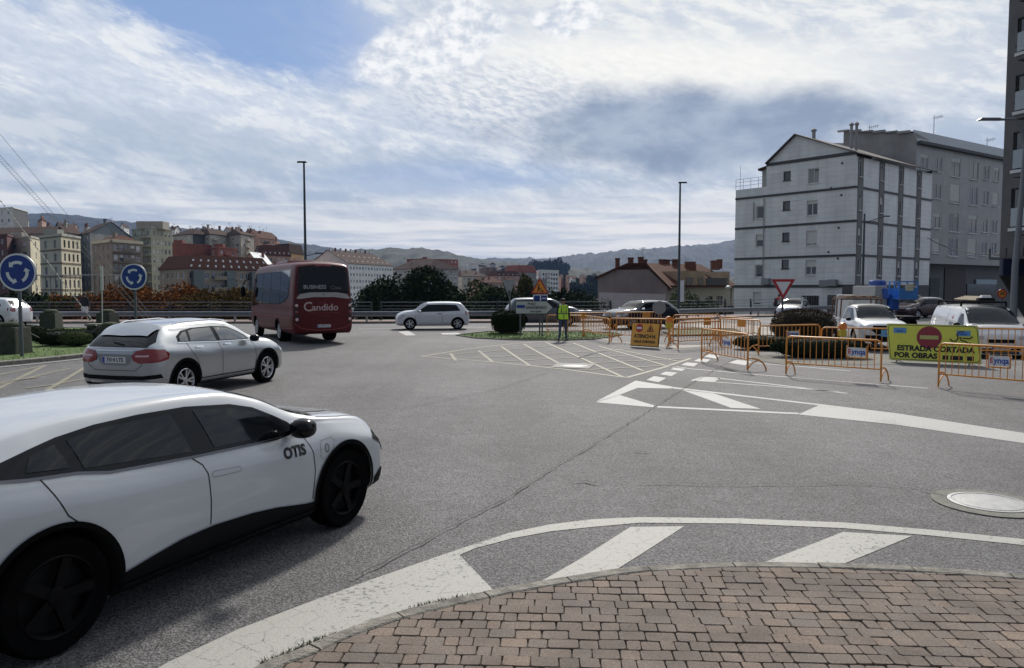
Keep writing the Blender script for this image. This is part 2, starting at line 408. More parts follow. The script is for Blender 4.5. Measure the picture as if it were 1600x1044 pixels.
    def build(s, m, parent, axles=(), Ra=0.36, name='body', liner_in=0.30, zc=0.34, underside=BLACK):
        me = D.meshes.new(name); me.from_pydata(s.v, [], s.f); me.materials.append(m); me.materials.append(LINER)
        bm = bmesh.new(); bm.from_mesh(me); bmesh.ops.recalc_face_normals(bm, faces=bm.faces); bm.to_mesh(me); bm.free()
        o = D.objects.new(name, me); COL.objects.link(o)
        if axles:
            cb = MB()
            for ax in axles:
                for sg in (-1, 1):
                    y0, y1 = sg * (s.w - liner_in), sg * (s.w + 0.3)
                    cb.lathe([(0.0005, y0), (Ra, y0), (Ra, y1), (0.0005, y1)], 40, 'Y', Matrix.Translation((ax, 0, zc)))
            co = cb.build('cut', LINER)
            bm = bmesh.new(); bm.from_mesh(co.data); bmesh.ops.remove_doubles(bm, verts=bm.verts, dist=0.002); bmesh.ops.recalc_face_normals(bm, faces=bm.faces); bm.to_mesh(co.data); bm.free()
            md = o.modifiers.new('b', 'BOOLEAN'); md.object = co; md.operation = 'DIFFERENCE'; md.solver = 'EXACT'
            bpy.context.view_layer.update()
            ne = D.meshes.new_from_object(o.evaluated_get(bpy.context.evaluated_depsgraph_get()))
            o.modifiers.clear(); o.data = ne; me = ne; me.name = name
            D.objects.remove(co)
            me.materials.clear(); me.materials.append(m); me.materials.append(LINER)
            for p in me.polygons:
                c_ = p.center; li = False
                for ax in axles:
                    if (c_.x - ax) ** 2 + (c_.z - zc) ** 2 <= (Ra + 0.002) ** 2: li = True
                p.material_index = 1 if li else 0
        me.materials.append(underside)
        for p in me.polygons:
            if p.normal.z < -0.8 and p.center.z < 0.5: p.material_index = 2
        me.shade_smooth(); me.set_sharp_from_angle(angle=R(32)); o.parent = parent; return o
def wheel(parent, x, y, r, w=0.21, rim=ALLOY, spokes=5, kind='spoke', steer=0.0):
    """tyre mesh named wheel with the rim as its child"""
    sg = 1 if y > 0 else -1; M4 = Matrix.Translation((x, y, r)) @ Matrix.Rotation(steer, 4, 'Z')
    rr = r * 0.70; mb = MB()
    prof = [(rr - .02, -w/2 + .02), (rr, -w/2 + .005), (r * .93, -w/2), (r * .985, -w/2 + .025), (r, -w/2 + .05), (r, w/2 - .05), (r * .985, w/2 - .025), (r * .93, w/2), (rr, w/2 - .005), (rr - .02, w/2 - .02)]
    mb.lathe(prof, 36, 'Y', M4)
    t = mb.build('wheel', RUBBER, parent, smooth=True, angle=50)
    q = MB(); f = sg * w / 2
    q.use(rim); q.lathe([(rr, f - sg * .01), (rr - .012, f), (rr - .03, f - sg * .02), (rr - .035, f - sg * .06)], 36, 'Y', M4)
    q.use(LINER); q.lathe([(rr - .01, f - sg * .09), (0.001, f - sg * .09)], 24, 'Y', M4)
    q.use(rim)
    if kind == 'spoke':
        for k in range(spokes):
            for dd in (-.13, .13):
                a = 2 * math.pi * k / spokes + dd * .55; b = 2 * math.pi * k / spokes + dd * 1.6
                p0 = M4 @ Vector((math.cos(a) * .05, f - sg * .03, math.sin(a) * .05)); p1 = M4 @ Vector((math.cos(b) * (rr - .02), f - sg * .02, math.sin(b) * (rr - .02)))
                q.bar(p0, p1, .035, .03, up=(0, 1, 0))
    else:
        for k in range(spokes):
            a = 2 * math.pi * k / spokes
            p0 = M4 @ Vector((math.cos(a) * .04, f - sg * .03, math.sin(a) * .04)); p1 = M4 @ Vector((math.cos(a) * (rr - .02), f - sg * .02, math.sin(a) * (rr - .02)))
            q.bar(p0, p1, .06, .03, up=(0, 1, 0))
    q.lathe([(.06, f - sg * .02), (.05, f - sg * .005), (.001, f)], 16, 'Y', M4)
    q.build('rim', rim, t, smooth=True, angle=35)
    return t
def blob_part(name, m, parent, c, d, rz=0.0, p=3.0, n=14):
    """rounded-box lump (mirror housing etc.)"""
    mb = MB(); vs = []; fs = []
    for i in range(n + 1):
        th = math.pi * i / n
        for j in range(2 * n):
            ph = math.pi * j / n
            v = [math.sin(th) * math.cos(ph), math.sin(th) * math.sin(ph), math.cos(th)]
            k = sum(abs(a) ** p for a in v) ** (-1 / p)
            vs.append(Matrix.Translation(c) @ Matrix.Rotation(rz, 4, 'Z') @ Vector((v[0] * k * d[0] / 2, v[1] * k * d[1] / 2, v[2] * k * d[2] / 2)))
    for i in range(n):
        for j in range(2 * n):
            a = i * 2 * n + j; b = i * 2 * n + (j + 1) % (2 * n); fs.append((a, b, b + 2 * n, a + 2 * n))
    mb.add(vs, fs); return mb.build(name, m, parent, smooth=True, angle=60)
def mirrors(t, x, z, y, m, sc=1.0):
    for sg in (-1, 1):
        o = blob_part('mirror', m, t, (x, sg * (y + .11 * sc), z), (.16 * sc, .20 * sc, .14 * sc), 0, 2.6, 8)
def arch_trim(t, B, ax, zc, Ra, m, wd=0.06, a0=-20, a1=200):
    for mode in 'SL':
        pts = [(ax + math.cos(R(a)) * (Ra + wd / 2 - .012), zc + math.sin(R(a)) * (Ra + wd / 2 - .012)) for a in range(a0, a1 + 1, 6)]
        B.strip(mode, pts, wd, m, t, 'arch_trim', 0.012)
def plate(B, t, mode, txt, b, w=0.52, h=0.11, a=0.0, m=None):
    x0 = B.hit(mode, a, b)[0].x; sg = 1 if mode == 'F' else -1
    p = MB().box((x0 + sg * .012, a, b), (.012, w, h)).build('number_plate', WHITEM, t)
    q = MB().box((x0 + sg * .0185, a + (w / 2 - .025) * (1 if mode == 'R' else -1), b), (.004, .045, h - .01)).build('country_band', mat('plate_blue', (.02, .06, .4), .4), p)
    Rz = math.pi / 2 if mode == 'F' else -math.pi / 2
    text_obj(txt, h * .86, TXT, p, facing((x0 + sg * .019, a - sg * .02 * -1, b), Rz), bold=.002, sx=1.0)
    return p
def place(t, o, ang): t.location = (o[0], o[1], o[2] if len(o) > 2 else 0); t.rotation_euler = (0, 0, ang)
# ---------------------------------------------------------------- white electric hatchback, nearest
def near_white_car():
    P = paint('white_paint', (0.50, 0.52, 0.54), rough=0.30)
    t = thing('electric_car', 'glossy white hatchback with black wheels passing closest to the pavement', 'car')
    st = [(-2.03,.42,.55,.80,.52,.86,.48,.88),(-1.99,.28,.73,.92,.68,.98,.60,1.00),(-1.86,.24,.82,1.01,.74,1.12,.60,1.16),(-1.6,.22,.87,1.05,.78,1.19,.60,1.24),
          (-1.3,.20,.885,1.04,.80,1.265,.60,1.295),(-.9,.18,.885,1.0,.81,1.305,.62,1.345),(-.3,.18,.87,.965,.81,1.33,.63,1.372),(.1,.18,.868,.945,.81,1.31,.63,1.362),
          (.5,.18,.872,.93,.80,1.20,.66,1.28),(.85,.18,.88,.935,.79,1.05,.70,1.135),(1.1,.18,.885,.94,.79,.995,.74,1.045),(1.4,.19,.885,.90,.78,.955,.72,1.0),
          (1.7,.20,.86,.84,.76,.905,.69,.955),(1.88,.22,.84,.75,.75,.83,.67,.885),(1.98,.27,.78,.62,.70,.70,.60,.76),(2.03,.34,.66,.52,.6,.58,.52,.63),(2.05,.42,.5,.48,.46,.52,.42,.55)]
    B = Body(st, 130, 5); Ra = .405; zc = .345
    B.build(P, t, (1.32, -1.32), Ra, zc=zc)
    GB = mat('gloss_black', (.005, .005, .006), .12, spec=.25)
    for md in 'SL':
        B.panel(md, [(-1.78,1.085),(-1.41,1.045),(-1.14,1.025),(-.93,.985),(-.27,.95),(.52,.925),(.80,.945),(.72,1.02),(.60,1.085),(.40,1.18),(.18,1.235),(-.23,1.272),(-.6,1.272),(-.92,1.255),(-1.17,1.22),(-1.33,1.185),(-1.55,1.13)], GB, t, 'window_surround', .004, .06)
        fr = B.panel(md, [(-.10,.972),(.52,.948),(.63,.985),(.42,1.135),(.18,1.205),(-.18,1.242)], GLASS, t, 'side_window', .008, .04)
        B.panel(md, [(-1.09,1.03),(-.30,.978),(-.37,1.242),(-.88,1.23),(-1.12,1.195)], GLASS, t, 'side_window', .008, .06)
        B.panel(md, [(-1.42,1.07),(-1.17,1.05),(-1.20,1.185),(-1.36,1.145)], GLASS, t, 'quarter_window', .008, .06)
        B.strip(md, [(-1.75,1.072),(-1.41,1.035),(-1.14,1.015),(-.93,.975),(-.27,.94),(.52,.915),(.80,.935)], .014, mat('dark_chrome', (.12, .12, .13), .25, 1), t, 'trim_strip', .009)
        B.panel(md, [(-.94,.19),(.94,.19),(.90,.335),(.78,.345),(.45,.40),(.2,.425),(-.17,.44),(-.45,.425),(-.7,.385),(-.93,.34)], BLACK, t, 'sill_cladding', .012, .07)
        B.strip(md, [(-.9,.262),(.9,.262)], .02, GB, t, 'sill_strip', .02)
        for ax in (1.32, -1.32): arch_trim(t, B, ax, zc, Ra, BLACK, .035)
        B.strip(md, [(-.31,.935),(-.24,.88),(-.205,.81),(-.195,.62),(-.20,.45)], .008, SEAM, t, 'door_gap', .003)
        B.strip(md, [(-1.36,1.03),(-1.31,.93),(-1.25,.80),(-1.19,.745)], .008, SEAM, t, 'door_gap', .003)
        B.strip(md, [(.74,.93),(.83,.87),(.885,.75),(.90,.60),(.875,.36)], .008, SEAM, t, 'door_gap', .003)
        B.strip(md, [(-.16,.815),(.09,.80),(.10,.78),(.09,.765),(-.16,.775),(-.17,.795),(-.16,.815)], .004, mat('faint_gap', (.25, .26, .27), .6), t, 'door_handle', .004)
        B.strip(md, [(.98,.80),(1.0,.825),(1.14,.83),(1.16,.80),(1.14,.74),(1.05,.68),(.99,.67),(.975,.70),(.98,.80)], .004, MATS['faint_gap'], t, 'charging_flap', .004)
        B.strip(md, [(1.055 + .022*math.cos(a*.524), .755 + .034*math.sin(a*.524)) for a in range(13)], .006, BLACK, t, 'charging_badge', .006)
        B.panel(md, [(1.76,.71),(1.84,.765),(1.93,.755),(1.99,.66),(1.995,.59),(1.955,.555),(1.89,.64)], BLACK, t, 'headlight_surround', .008, .04)
        B.panel(md, [(1.84,.705),(1.90,.735),(1.95,.68),(1.955,.63),(1.90,.66)], CLEAR, t, 'headlight', .013, .04)
        B.panel(md, [(1.80,.20),(2.0,.24),(2.0,.36),(1.90,.42),(1.78,.34)], BLACK, t, 'bumper_corner', .008, .05)
        B.panel(md, [(-2.0,.24),(-1.76,.22),(-1.74,.34),(-1.9,.42),(-2.0,.40)], BLACK, t, 'bumper_corner', .008, .05)
        B.panel(md, [(-2.0,.90),(-1.88,.92),(-1.70,.90),(-1.86,.86)], REDLENS, t, 'tail_light', .008, .04)
    tx = B.text('S', 'OTIS', .116, .675, .79, TXT, t, bold=.0048, ang=-.01, sx=1.0); tx['label'] = 'black door lettering OTIS'
    B.text('L', 'OTIS', .118, .66, .795, TXT, t, bold=.0045)
    B.panel('T', [(.27,-.55),(.27,.55),(.62,.60),(.98,.69),(1.03,.4),(1.06,0),(1.03,-.4),(.98,-.69),(.62,-.60)], GLASS, t, 'windscreen', .006, .09)
    B.panel('T', [(1.0,-.69),(1.07,-.4),(1.085,0),(1.07,.4),(1.0,.69),(1.10,.70),(1.17,.4),(1.18,0),(1.17,-.4),(1.10,-.70)], BLACK, t, 'cowl', .010, .09)
    for sg in (-1, 1):
        B.strip('T', [(1.10,sg*.725),(1.4,sg*.71),(1.7,sg*.66),(1.86,sg*.57)], .008, SEAM, t, 'bonnet_gap', .003)
        B.strip('T', [(1.12,sg*.50),(1.45,sg*.46),(1.78,sg*.38)], .05, P, t, 'bonnet_crease', .012)
    B.panel('R', [(-.60,1.03),(.60,1.03),(.50,1.20),(-.50,1.20)], GLASS, t, 'rear_window', .008, .08)
    B.panel('T', [(-1.84,-.57),(-1.55,-.60),(-1.5,0),(-1.55,.60),(-1.84,.57)], GB, t, 'spoiler', .012, .08)
    mb = MB(); mb.prism([(0,0),(.20,0),(.17,.012),(.08,.045),(.02,.055)], -.018, .018, Matrix.Translation((-1.30, .0, 1.285)) @ Matrix.Rotation(R(90), 4, 'X')); mb.build('aerial', BLACK, t, bevel=.004)
    B.panel('F', [(-.50,.44),(.50,.44),(.46,.30),(-.46,.30)], BLACK, t, 'grille', .008, .08)
    plate(B, t, 'F', '1482 MBK', .42)
    for sg in (-1, 1):
        blob_part('mirror', GB, t, (.66, sg * .965, .995), (.20, .20, .155), -.15 * sg, 2.6, 10)
        MB().bar((.70, sg * .80, .945), (.68, sg * .92, .965), .09, .03).build('mirror_arm', GB, t, bevel=.006)
        for ax in (1.32, -1.32): wheel(t, ax, sg * .765, .345, .215, DALLOY, 5, 'blade')
    place(t, (-2.8175, 5.799), R(64.9)); return t
near_white_car()
# ---------------------------------------------------------------- silver crossover
def silver_car():
    P = mat('silver_paint', (.44, .46, .475), .28, .75, coat=.9, var=.02)
    t = thing('crossover', 'silver crossover with red tail lights driving away behind the nearest white car', 'car')
    st = [(-2.15,.42,.60,.80,.56,.88,.5,.91),(-2.11,.31,.77,.94,.69,.99,.62,1.02),(-1.99,.28,.85,1.03,.77,1.10,.66,1.15),(-1.78,.26,.895,1.07,.80,1.25,.64,1.33),
          (-1.55,.25,.90,1.06,.81,1.34,.62,1.445),(-1.0,.23,.90,1.03,.82,1.39,.61,1.495),(-.3,.23,.885,1.01,.82,1.40,.62,1.51),(.15,.23,.885,1.0,.82,1.37,.63,1.48),
          (.52,.23,.887,.99,.82,1.26,.66,1.38),(.88,.23,.89,.98,.81,1.10,.70,1.20),(1.12,.23,.895,.97,.81,1.02,.74,1.08),(1.5,.24,.90,.93,.80,.98,.73,1.03),
          (1.85,.25,.87,.85,.76,.89,.68,.95),(2.04,.27,.80,.75,.70,.80,.60,.85),(2.14,.33,.66,.63,.6,.69,.52,.73),(2.2,.40,.5,.55,.46,.6,.42,.63)]
    B = Body(st, 110, 4); Ra = .40; zc = .345; ax = 1.32
    B.build(P, t, (ax, -ax), Ra, zc=zc)
    SG = mat('sky_glass', (.03, .035, .04), .02, 0, spec=1.0, coat=1.0)
    for md in 'SL':
        B.panel(md, [(-1.42,1.09),(-.27,1.04),(.80,1.015),(.66,1.12),(.45,1.22),(.18,1.315),(-.3,1.345),(-.9,1.335),(-1.22,1.29),(-1.40,1.20)], mat('gloss_black', (.01, .01, .011), .12), t, 'window_surround', .004, .08)
        B.panel(md, [(-.20,1.055),(.70,1.03),(.62,1.10),(.42,1.20),(.18,1.285),(-.24,1.32)], SG, t, 'side_window', .009, .08)
        B.panel(md, [(-1.08,1.085),(-.32,1.055),(-.36,1.32),(-.86,1.31),(-1.02,1.28)], SG, t, 'side_window', .009, .08)
        B.panel(md, [(-1.36,1.10),(-1.13,1.09),(-1.10,1.275),(-1.2,1.255),(-1.34,1.18)], SG, t, 'quarter_window', .009, .08)
        B.strip(md, [(-1.44,1.08),(-.27,1.03),(.80,1.005)], .018, CHROME, t, 'trim_strip', .010)
        B.strip(md, [(-1.46,.27),(1.5,.27)] if 0 else [(-.92,.30),(.92,.30)], .12, BLACK, t, 'sill_cladding', .010)
        for a in (ax, -ax): arch_trim(t, B, a, zc, Ra, BLACK, .055)
        for pts in ([(-.28,1.03),(-.22,.85),(-.22,.36)], [(-1.20,1.06),(-1.14,.9),(-1.0,.72),(-.94,.6)], [(.80,1.0),(.88,.85),(.90,.62),(.86,.36)]):
            B.strip(md, pts, .010, SEAM, t, 'door_gap', .003)
        B.strip(md, [(-.9,.88),(0,.90),(.8,.88)], .02, P, t, 'crease', .012)
        for hx in (-1.0, -.12):
            B.strip(md, [(hx,.965),(hx+.20,.96)], .03, CHROME, t, 'door_handle', .03)
        B.panel(md, [(1.72,.84),(1.80,.80),(2.08,.72),(2.05,.64),(1.85,.66)], CLEAR, t, 'headlight', .008, .06)
        B.panel(md, [(-2.11,.75),(-1.98,.76),(-1.80,.80),(-1.76,.90),(-1.84,.98),(-2.06,.99)], REDLENS, t, 'tail_light', .010, .05)
    for sg in (-1, 1):
        B.panel('R', [(sg*.80,.75),(sg*.55,.74),(sg*.42,.79),(sg*.39,.88),(sg*.47,.96),(sg*.66,1.0),(sg*.80,.99)], REDLENS, t, 'tail_light', .012, .05)
        B.strip('R', [(sg*.48,.87),(sg*.74,.875)], .03, mat('pink_lens', (.75, .5, .5), .2), t, 'reversing_lamp', .016)
    B.panel('R', [(-.66,1.03),(.66,1.03),(.72,1.12),(.60,1.32),(.28,1.39),(-.28,1.39),(-.60,1.32),(-.72,1.12)], GLASS, t, 'rear_window', .010, .07)
    B.panel('T', [(-1.90,-.54),(-1.62,-.60),(-1.58,0),(-1.62,.60),(-1.90,.54),(-1.93,0)], P, t, 'spoiler', .035, .08)
    B.strip('R', [(-.42,.965),(.42,.965)], .022, CHROME, t, 'boot_strip', .014)
    B.strip('R', [(-.62,1.01),(-.60,.70),(-.45,.60),(.45,.60),(.60,.70),(.62,1.01)], .010, SEAM, t, 'boot_gap', .003)
    B.panel('R', [(-.40,.90),(.40,.90),(.34,.74),(.26,.69),(-.26,.69),(-.34,.74)], mat('silver_recess', (.30, .31, .32), .35, .6), t, 'plate_recess', .006, .08)
    B.strip('R', [(-.86,.50),(-.6,.47),(0,.46),(.6,.47),(.86,.50)], .075, BLACK, t, 'bumper_strip', .010)
    B.strip('R', [(-.55,.39),(.55,.39)], .045, CHROME, t, 'skid_plate', .010)
    B.panel('R', [(-.76,.37),(.76,.37),(.70,.29),(-.70,.29)], BLACK, t, 'lower_bumper', .007, .08)
    plate(B, t, 'R', '7314 LTS', .795, .52, .115)
    B.strip('R', [(-.18,1.06),(.10,1.10)], .018, BLACK, t, 'rear_wiper', .02)
    B.panel('T', [(.27,-.55),(.27,.55),(.62,.60),(1.0,.70),(1.06,.4),(1.09,0),(1.06,-.4),(1.0,-.70),(.62,-.60)], GLASS, t, 'windscreen', .006, .1)
    for sg in (-1, 1):
        mb = MB(); mb.tube([(-1.35, sg*.62, 1.425), (-1.2, sg*.63, 1.465), (-.3, sg*.645, 1.49), (.1, sg*.645, 1.455), (.25, sg*.64, 1.41)], .014, 6); mb.build('roof_rail', CHROME, t, smooth=True)
        B.strip('T', [(1.12,sg*.735),(1.5,sg*.72),(1.85,sg*.66),(2.0,sg*.56)], .010, SEAM, t, 'bonnet_gap', .003)
        blob_part('mirror', mat('gloss_black', (.01,.01,.011), .12), t, (.72, sg * .98, 1.045), (.17, .20, .15), -.15 * sg, 2.8, 10)
        for a in (ax, -ax): wheel(t, a, sg * .775, .345, .22, ALLOY, 5)
    place(t, (-6.74, 16.05), R(73.5)); return t
silver_car()
# ---------------------------------------------------------------- other cars
def car_body(name, label, cat, P, xf, xr, hw, H, zc, zn, xc, xw, xre, xrg, zrg, zb1, zb2, g=.2, wb=2.6, rw=.32, Ra=.37, nx=70, split=(-.15,), rim=ALLOY,
             plate_f=None, plate_r=None, mirror=None, cladding=False, side_glass=True, window_top=.05, group=None, grille=True, quarter=None, glass_rear=True):
    t = thing(name, label, cat, group=group); h = hw
    zr = zrg
    st = [(xr, g+.2, .66*h, .80*zr, .62*h, .88*zr, .55*h, .92*zr), (xr+.05, g+.07, .88*h, .90*zr, .80*h, .965*zr, .72*h, zr),
          (xrg, g+.03, .965*h, min(zb2, zr-.04), .87*h, zr+.03, .76*h, zr+.05),
          ((xrg*.5+xre*.5), g+.02, .99*h, zb2, .90*h, (zr+H)/2-.02, .74*h, (zr+H)/2+.06),
          (xre, g+.01, h, zb2, .92*h, H-.12, .72*h, H-.04), ((xre+xw)/2, g, h, (zb1+zb2)/2, .92*h, H-.10, .73*h, H), (xw, g, h, zb1+.01, .92*h, H-.12, .73*h, H-.03),
          ((xw+xc)/2, g, h, zb1, .92*h, (H+zc)/2-.04, .77*h, (H+zc)/2+.06), (xc, g, h, min(zb1, zc-.05), .91*h, zc-.015, .83*h, zc+.03),
          ((xc+xf)/2, g+.01, .995*h, (zc+zn)/2-.06, .89*h, (zc+zn)/2-.01, .80*h, (zc+zn)/2+.04), (xf-.16, g+.03, .93*h, zn-.12, .84*h, zn-.07, .72*h, zn-.02),
          (xf-.05, g+.07, .78*h, zn-.24, .72*h, zn-.17, .62*h, zn-.12), (xf, g+.15, .58*h, zn-.32, .54*h, zn-.26, .48*h, zn-.23)]
    B = Body(st, nx, 3); fa, ra = wb / 2, -wb / 2
    B.build(P, t, (fa, ra), Ra, zc=rw)
    wt_ = H - .12 - window_top
    x0 = xre if quarter is None else quarter
    def top(x):
        if x > xw: return wt_ + (zb1 + .02 - wt_) * (x - xw) / (xc - .12 - xw)
        return wt_
    GB = mat('gloss_black', (.01, .01, .011), .12)
    for md in ('SL' if side_glass else ''):
        B.panel(md, [(x0, zb2+.02), ((x0+xw)/2, (zb1+zb2)/2+.02), (xc-.12, zb1+.02), (xw+.02, wt_), ((x0+xw)/2, wt_+.015), (x0+.22, wt_-.01)], GB, t, 'window_surround', .004, .12)
        cuts = [xc-.16] + list(split) + [x0+.05]
        for i in range(len(cuts)-1):
            a, b = cuts[i], cuts[i+1]; a -= .03 if i else 0; b += .03 if i+1 < len(cuts)-1 else 0
            zb_ = lambda x: zb2 + (zb1-zb2)*(x-x0)/(xc-x0) + .045
            if i == 0: poly = [(b, zb_(b)), (a-.08, zb_(a)), (xw, wt_-.03), (b, wt_-.02)]
            elif i == len(cuts)-2: poly = [(b+.02, zb_(b)), (a, zb_(a)), (a, wt_-.02), (b+.20, wt_-.04)]
            else: poly = [(b, zb_(b)), (a, zb_(a)), (a, wt_-.02), (b, wt_-.02)]
            B.panel(md, poly, GLASS, t, 'side_window', .008, .12)
    for md in 'SL':
        for sx_ in list(split) + [xc-.06]:
            B.strip(md, [(sx_, zb1), (sx_+.02, zb1-.3), (sx_, g+.16)], .012, SEAM, t, 'door_gap', .003, .12)
        if cladding:
            B.strip(md, [(ra+Ra, g+.07), (fa-Ra, g+.07)], .13, BLACK, t, 'sill_cladding', .008, .15)
        B.strip(md, [(split[0]+.06, zb1-.07), (split[0]+.24, zb1-.07)], .03, P if cladding is None else BLACK, t, 'door_handle', .02)
        zz = zn-.10
        B.panel(md, [(xf-.52, zz+.03), (xf-.30, zz+.02), (xf-.07, zz-.12), (xf-.10, zz-.17), (xf-.35, zz-.12)], CLEAR, t, 'headlight', .008, .1)
        B.panel(md, [(xr+.03, zr-.26), (xr+.22, zr-.20), (xr+.24, zr-.04), (xr+.12, zr), (xr+.04, zr-.03)], REDLENS, t, 'tail_light', .008, .1)
    q = .70*h
    B.panel('T', [(xw+.04, -q), (xw+.04, q), (xc-.05, q+.07), (xc+.02, q*.5), (xc+.03, 0), (xc+.02, -q*.5), (xc-.05, -q-.07)], GLASS, t, 'windscreen', .007, .13)
    B.strip('T', [(xc+.05, -q), (xc+.08, 0), (xc+.05, q)], .06, BLACK, t, 'cowl', .006, .15)
    if glass_rear: B.panel('R', [(-.70*h, zr+.05), (.70*h, zr+.05), (.62*h, H-.17), (-.62*h, H-.17)], GLASS, t, 'rear_window', .008, .13)
    if grille: B.panel('F', [(-.42*h, zn-.27), (.42*h, zn-.27), (.40*h, zn-.38), (-.40*h, zn-.38)], BLACK, t, 'grille', .008, .12); B.panel('F', [(-.6*h, g+.28), (.6*h, g+.28), (.55*h, g+.12), (-.55*h, g+.12)], BLACK, t, 'lower_grille', .008, .12)
    for sg in (-1, 1):
        B.panel('F', [(sg*.50*h, zn-.19), (sg*.86*h, zn-.14), (sg*.84*h, zn-.26), (sg*.52*h, zn-.28)], CLEAR, t, 'headlight', .010, .1)
        B.panel('R', [(sg*.58*h, zr-.05), (sg*.86*h, zr-.05), (sg*.86*h, zr-.25), (sg*.62*h, zr-.25)], REDLENS, t, 'tail_light', .010, .1)
        blob_part('mirror', mirror or BLACK, t, (xc-.28, sg*(h+.07), zb1+.05), (.15, .2, .14), 0, 2.6, 6)
        for a in (fa, ra): wheel(t, a, sg*(h-.115), rw, .2, rim, 5)
    if plate_f: plate(B, t, 'F', plate_f, zn-.36)
    if plate_r: plate(B, t, 'R', plate_r, zr-.18)
    return t, B
# white three-door hatchback beyond the junction
t, B = car_body('hatchback', 'white three-door hatchback side-on in front of the guardrail', 'car', paint('white_paint_two', (.70,.72,.74)), 1.98, -1.86, .81, 1.46, 1.0, .86, 1.0, .30, -1.35, -1.74, .98, .90, .96, .2, 2.46, .31, .35, 80, (-.45,), plate_r=None, quarter=-1.38, mirror=paint('white_paint_two', (0,0,0)))
o = G(671, 515.5); place(t, (o.x + .12, o.y + .85), math.pi + .14)
# dark hatchback
t, B = car_body('dark_hatchback', 'dark blue hatchback waiting behind the orange road works sign', 'car', mat('navy_paint', (.018,.021,.032), .12, .0, coat=1.0), 2.15, -2.08, .88, 1.52, 1.08, .93, 1.0, .32, -1.3, -1.95, 1.02, 1.0, 1.08, .2, 2.62, .34, .39, 70, (-.2,), quarter=-1.35, mirror=CHROME)
place(t, (7.0, 41.0), math.pi + .55)
B.strip('S', [(-1.3,1.13),(0,1.06),(.8,1.03)], .02, CHROME, t, 'trim_strip', .01); B.strip('L', [(-1.3,1.13),(0,1.06),(.8,1.03)], .02, CHROME, t, 'trim_strip', .01)
# silver people carrier half hidden by the direction sign
t, B = car_body('people_carrier', 'dark grey people carrier half hidden behind the white direction sign', 'car', mat('steel_paint', (.13,.14,.155), .28, .5), 2.2, -2.15, .9, 1.62, 1.12, .95, 1.25, .35, -1.6, -2.05, 1.0, 1.02, 1.05, .2, 2.7, .34, .39, 60, (-.1, -1.1))
place(t, (1.75, 44.0), .12)
# silver estate, facing left
t, B = car_body('estate_car', 'silver grey estate car behind the round clipped bush', 'car', mat('grey_paint', (.36,.37,.39), .28, .7, coat=.8), 2.15, -2.2, .87, 1.46, 1.02, .86, 1.0, .30, -1.75, -2.1, .98, .92, .95, .2, 2.6, .32, .37, 60, (-.2, -1.2), plate_f='5920 HKR')
place(t, (20.2, 54.5), math.pi + 1.05)
mb = MB()
for sg in (-1, 1): mb.tube([(-1.7, sg*.62, 1.44), (-1.6, sg*.62, 1.50), (.1, sg*.63, 1.52), (.2, sg*.63, 1.44)], .018, 6)
mb.build('roof_rail', CHROME, t)
# white SUV leaving the frame at the left
t, B = car_body('white_suv', 'white sport utility car at the left edge behind the roundabout island', 'car', paint('white_paint_three', (.68,.70,.72)), 2.2, -2.15, .92, 1.64, 1.12, .98, 1.05, .30, -1.55, -2.02, 1.12, 1.05, 1.15, .22, 2.7, .36, .41, 70, (-.2, -1.15), cladding=True, plate_r=None)
place(t, (-29.45, 42.6), math.pi - .10)
# small two-tone dark car on the far right lane
t, B = car_body('city_car', 'small dark red city car in front of the grey apartment block', 'car', mat('plum_paint', (.045,.012,.018), .25, .3, coat=1), 1.9, -1.8, .82, 1.52, 1.1, .92, 1.0, .35, -1.3, -1.7, 1.0, .98, 1.02, .2, 2.4, .31, .35, 50, (-.3,))
place(t, (30.2, 56.0), math.pi + .35)
B.panel('T', [(-1.35,-.58),(.30,-.58),(.34,0),(.30,.58),(-1.35,.58)], WHITEM, t, 'roof_panel', .01, .15)
t, B = car_body('dark_suv', 'dark sport utility car parked between the crane truck and the city car', 'car', mat('charcoal_paint', (.03,.033,.038), .3, .4, coat=.8), 2.2, -2.15, .92, 1.7, 1.15, 1.0, 1.05, .30, -1.7, -2.05, 1.1, 1.08, 1.12, .25, 2.7, .36, .41, 50, (-.2, -1.15))
place(t, (31.8, 62.5), math.pi + .4)
for k, (x, y, a, c_, z) in enumerate([(7.2, 78, .2, (.62,.63,.65), -1.5), (9.8, 76, 2.9, (.62,.63,.65), -1.5), (11.6, 81, .1, (.55,.1,.08), -1.6), (8.6, 86, .4, (.4,.42,.45), -1.7), (11.0, 88, 3.0, (.66,.67,.68), -1.7)]):
    t, B = car_body('parked_car', ['white car parked below the railing, nearest to the plaster gable', 'white car parked lower left beside the road works sign', 'red car parked below the railing', 'grey car parked further down the slope', 'white car parked furthest down the slope'][k], 'car', mat('parked_paint_%s' % 'abcde'[k], c_, .3, .2), 2.0, -1.9, .85, 1.46, 1.0, .88, 1.0, .30, -1.35, -1.8, .98, .92, .98, .2, 2.5, .31, .36, 30, (-.2,), group='cars parked below the railing')
    place(t, (x, y, z), a)
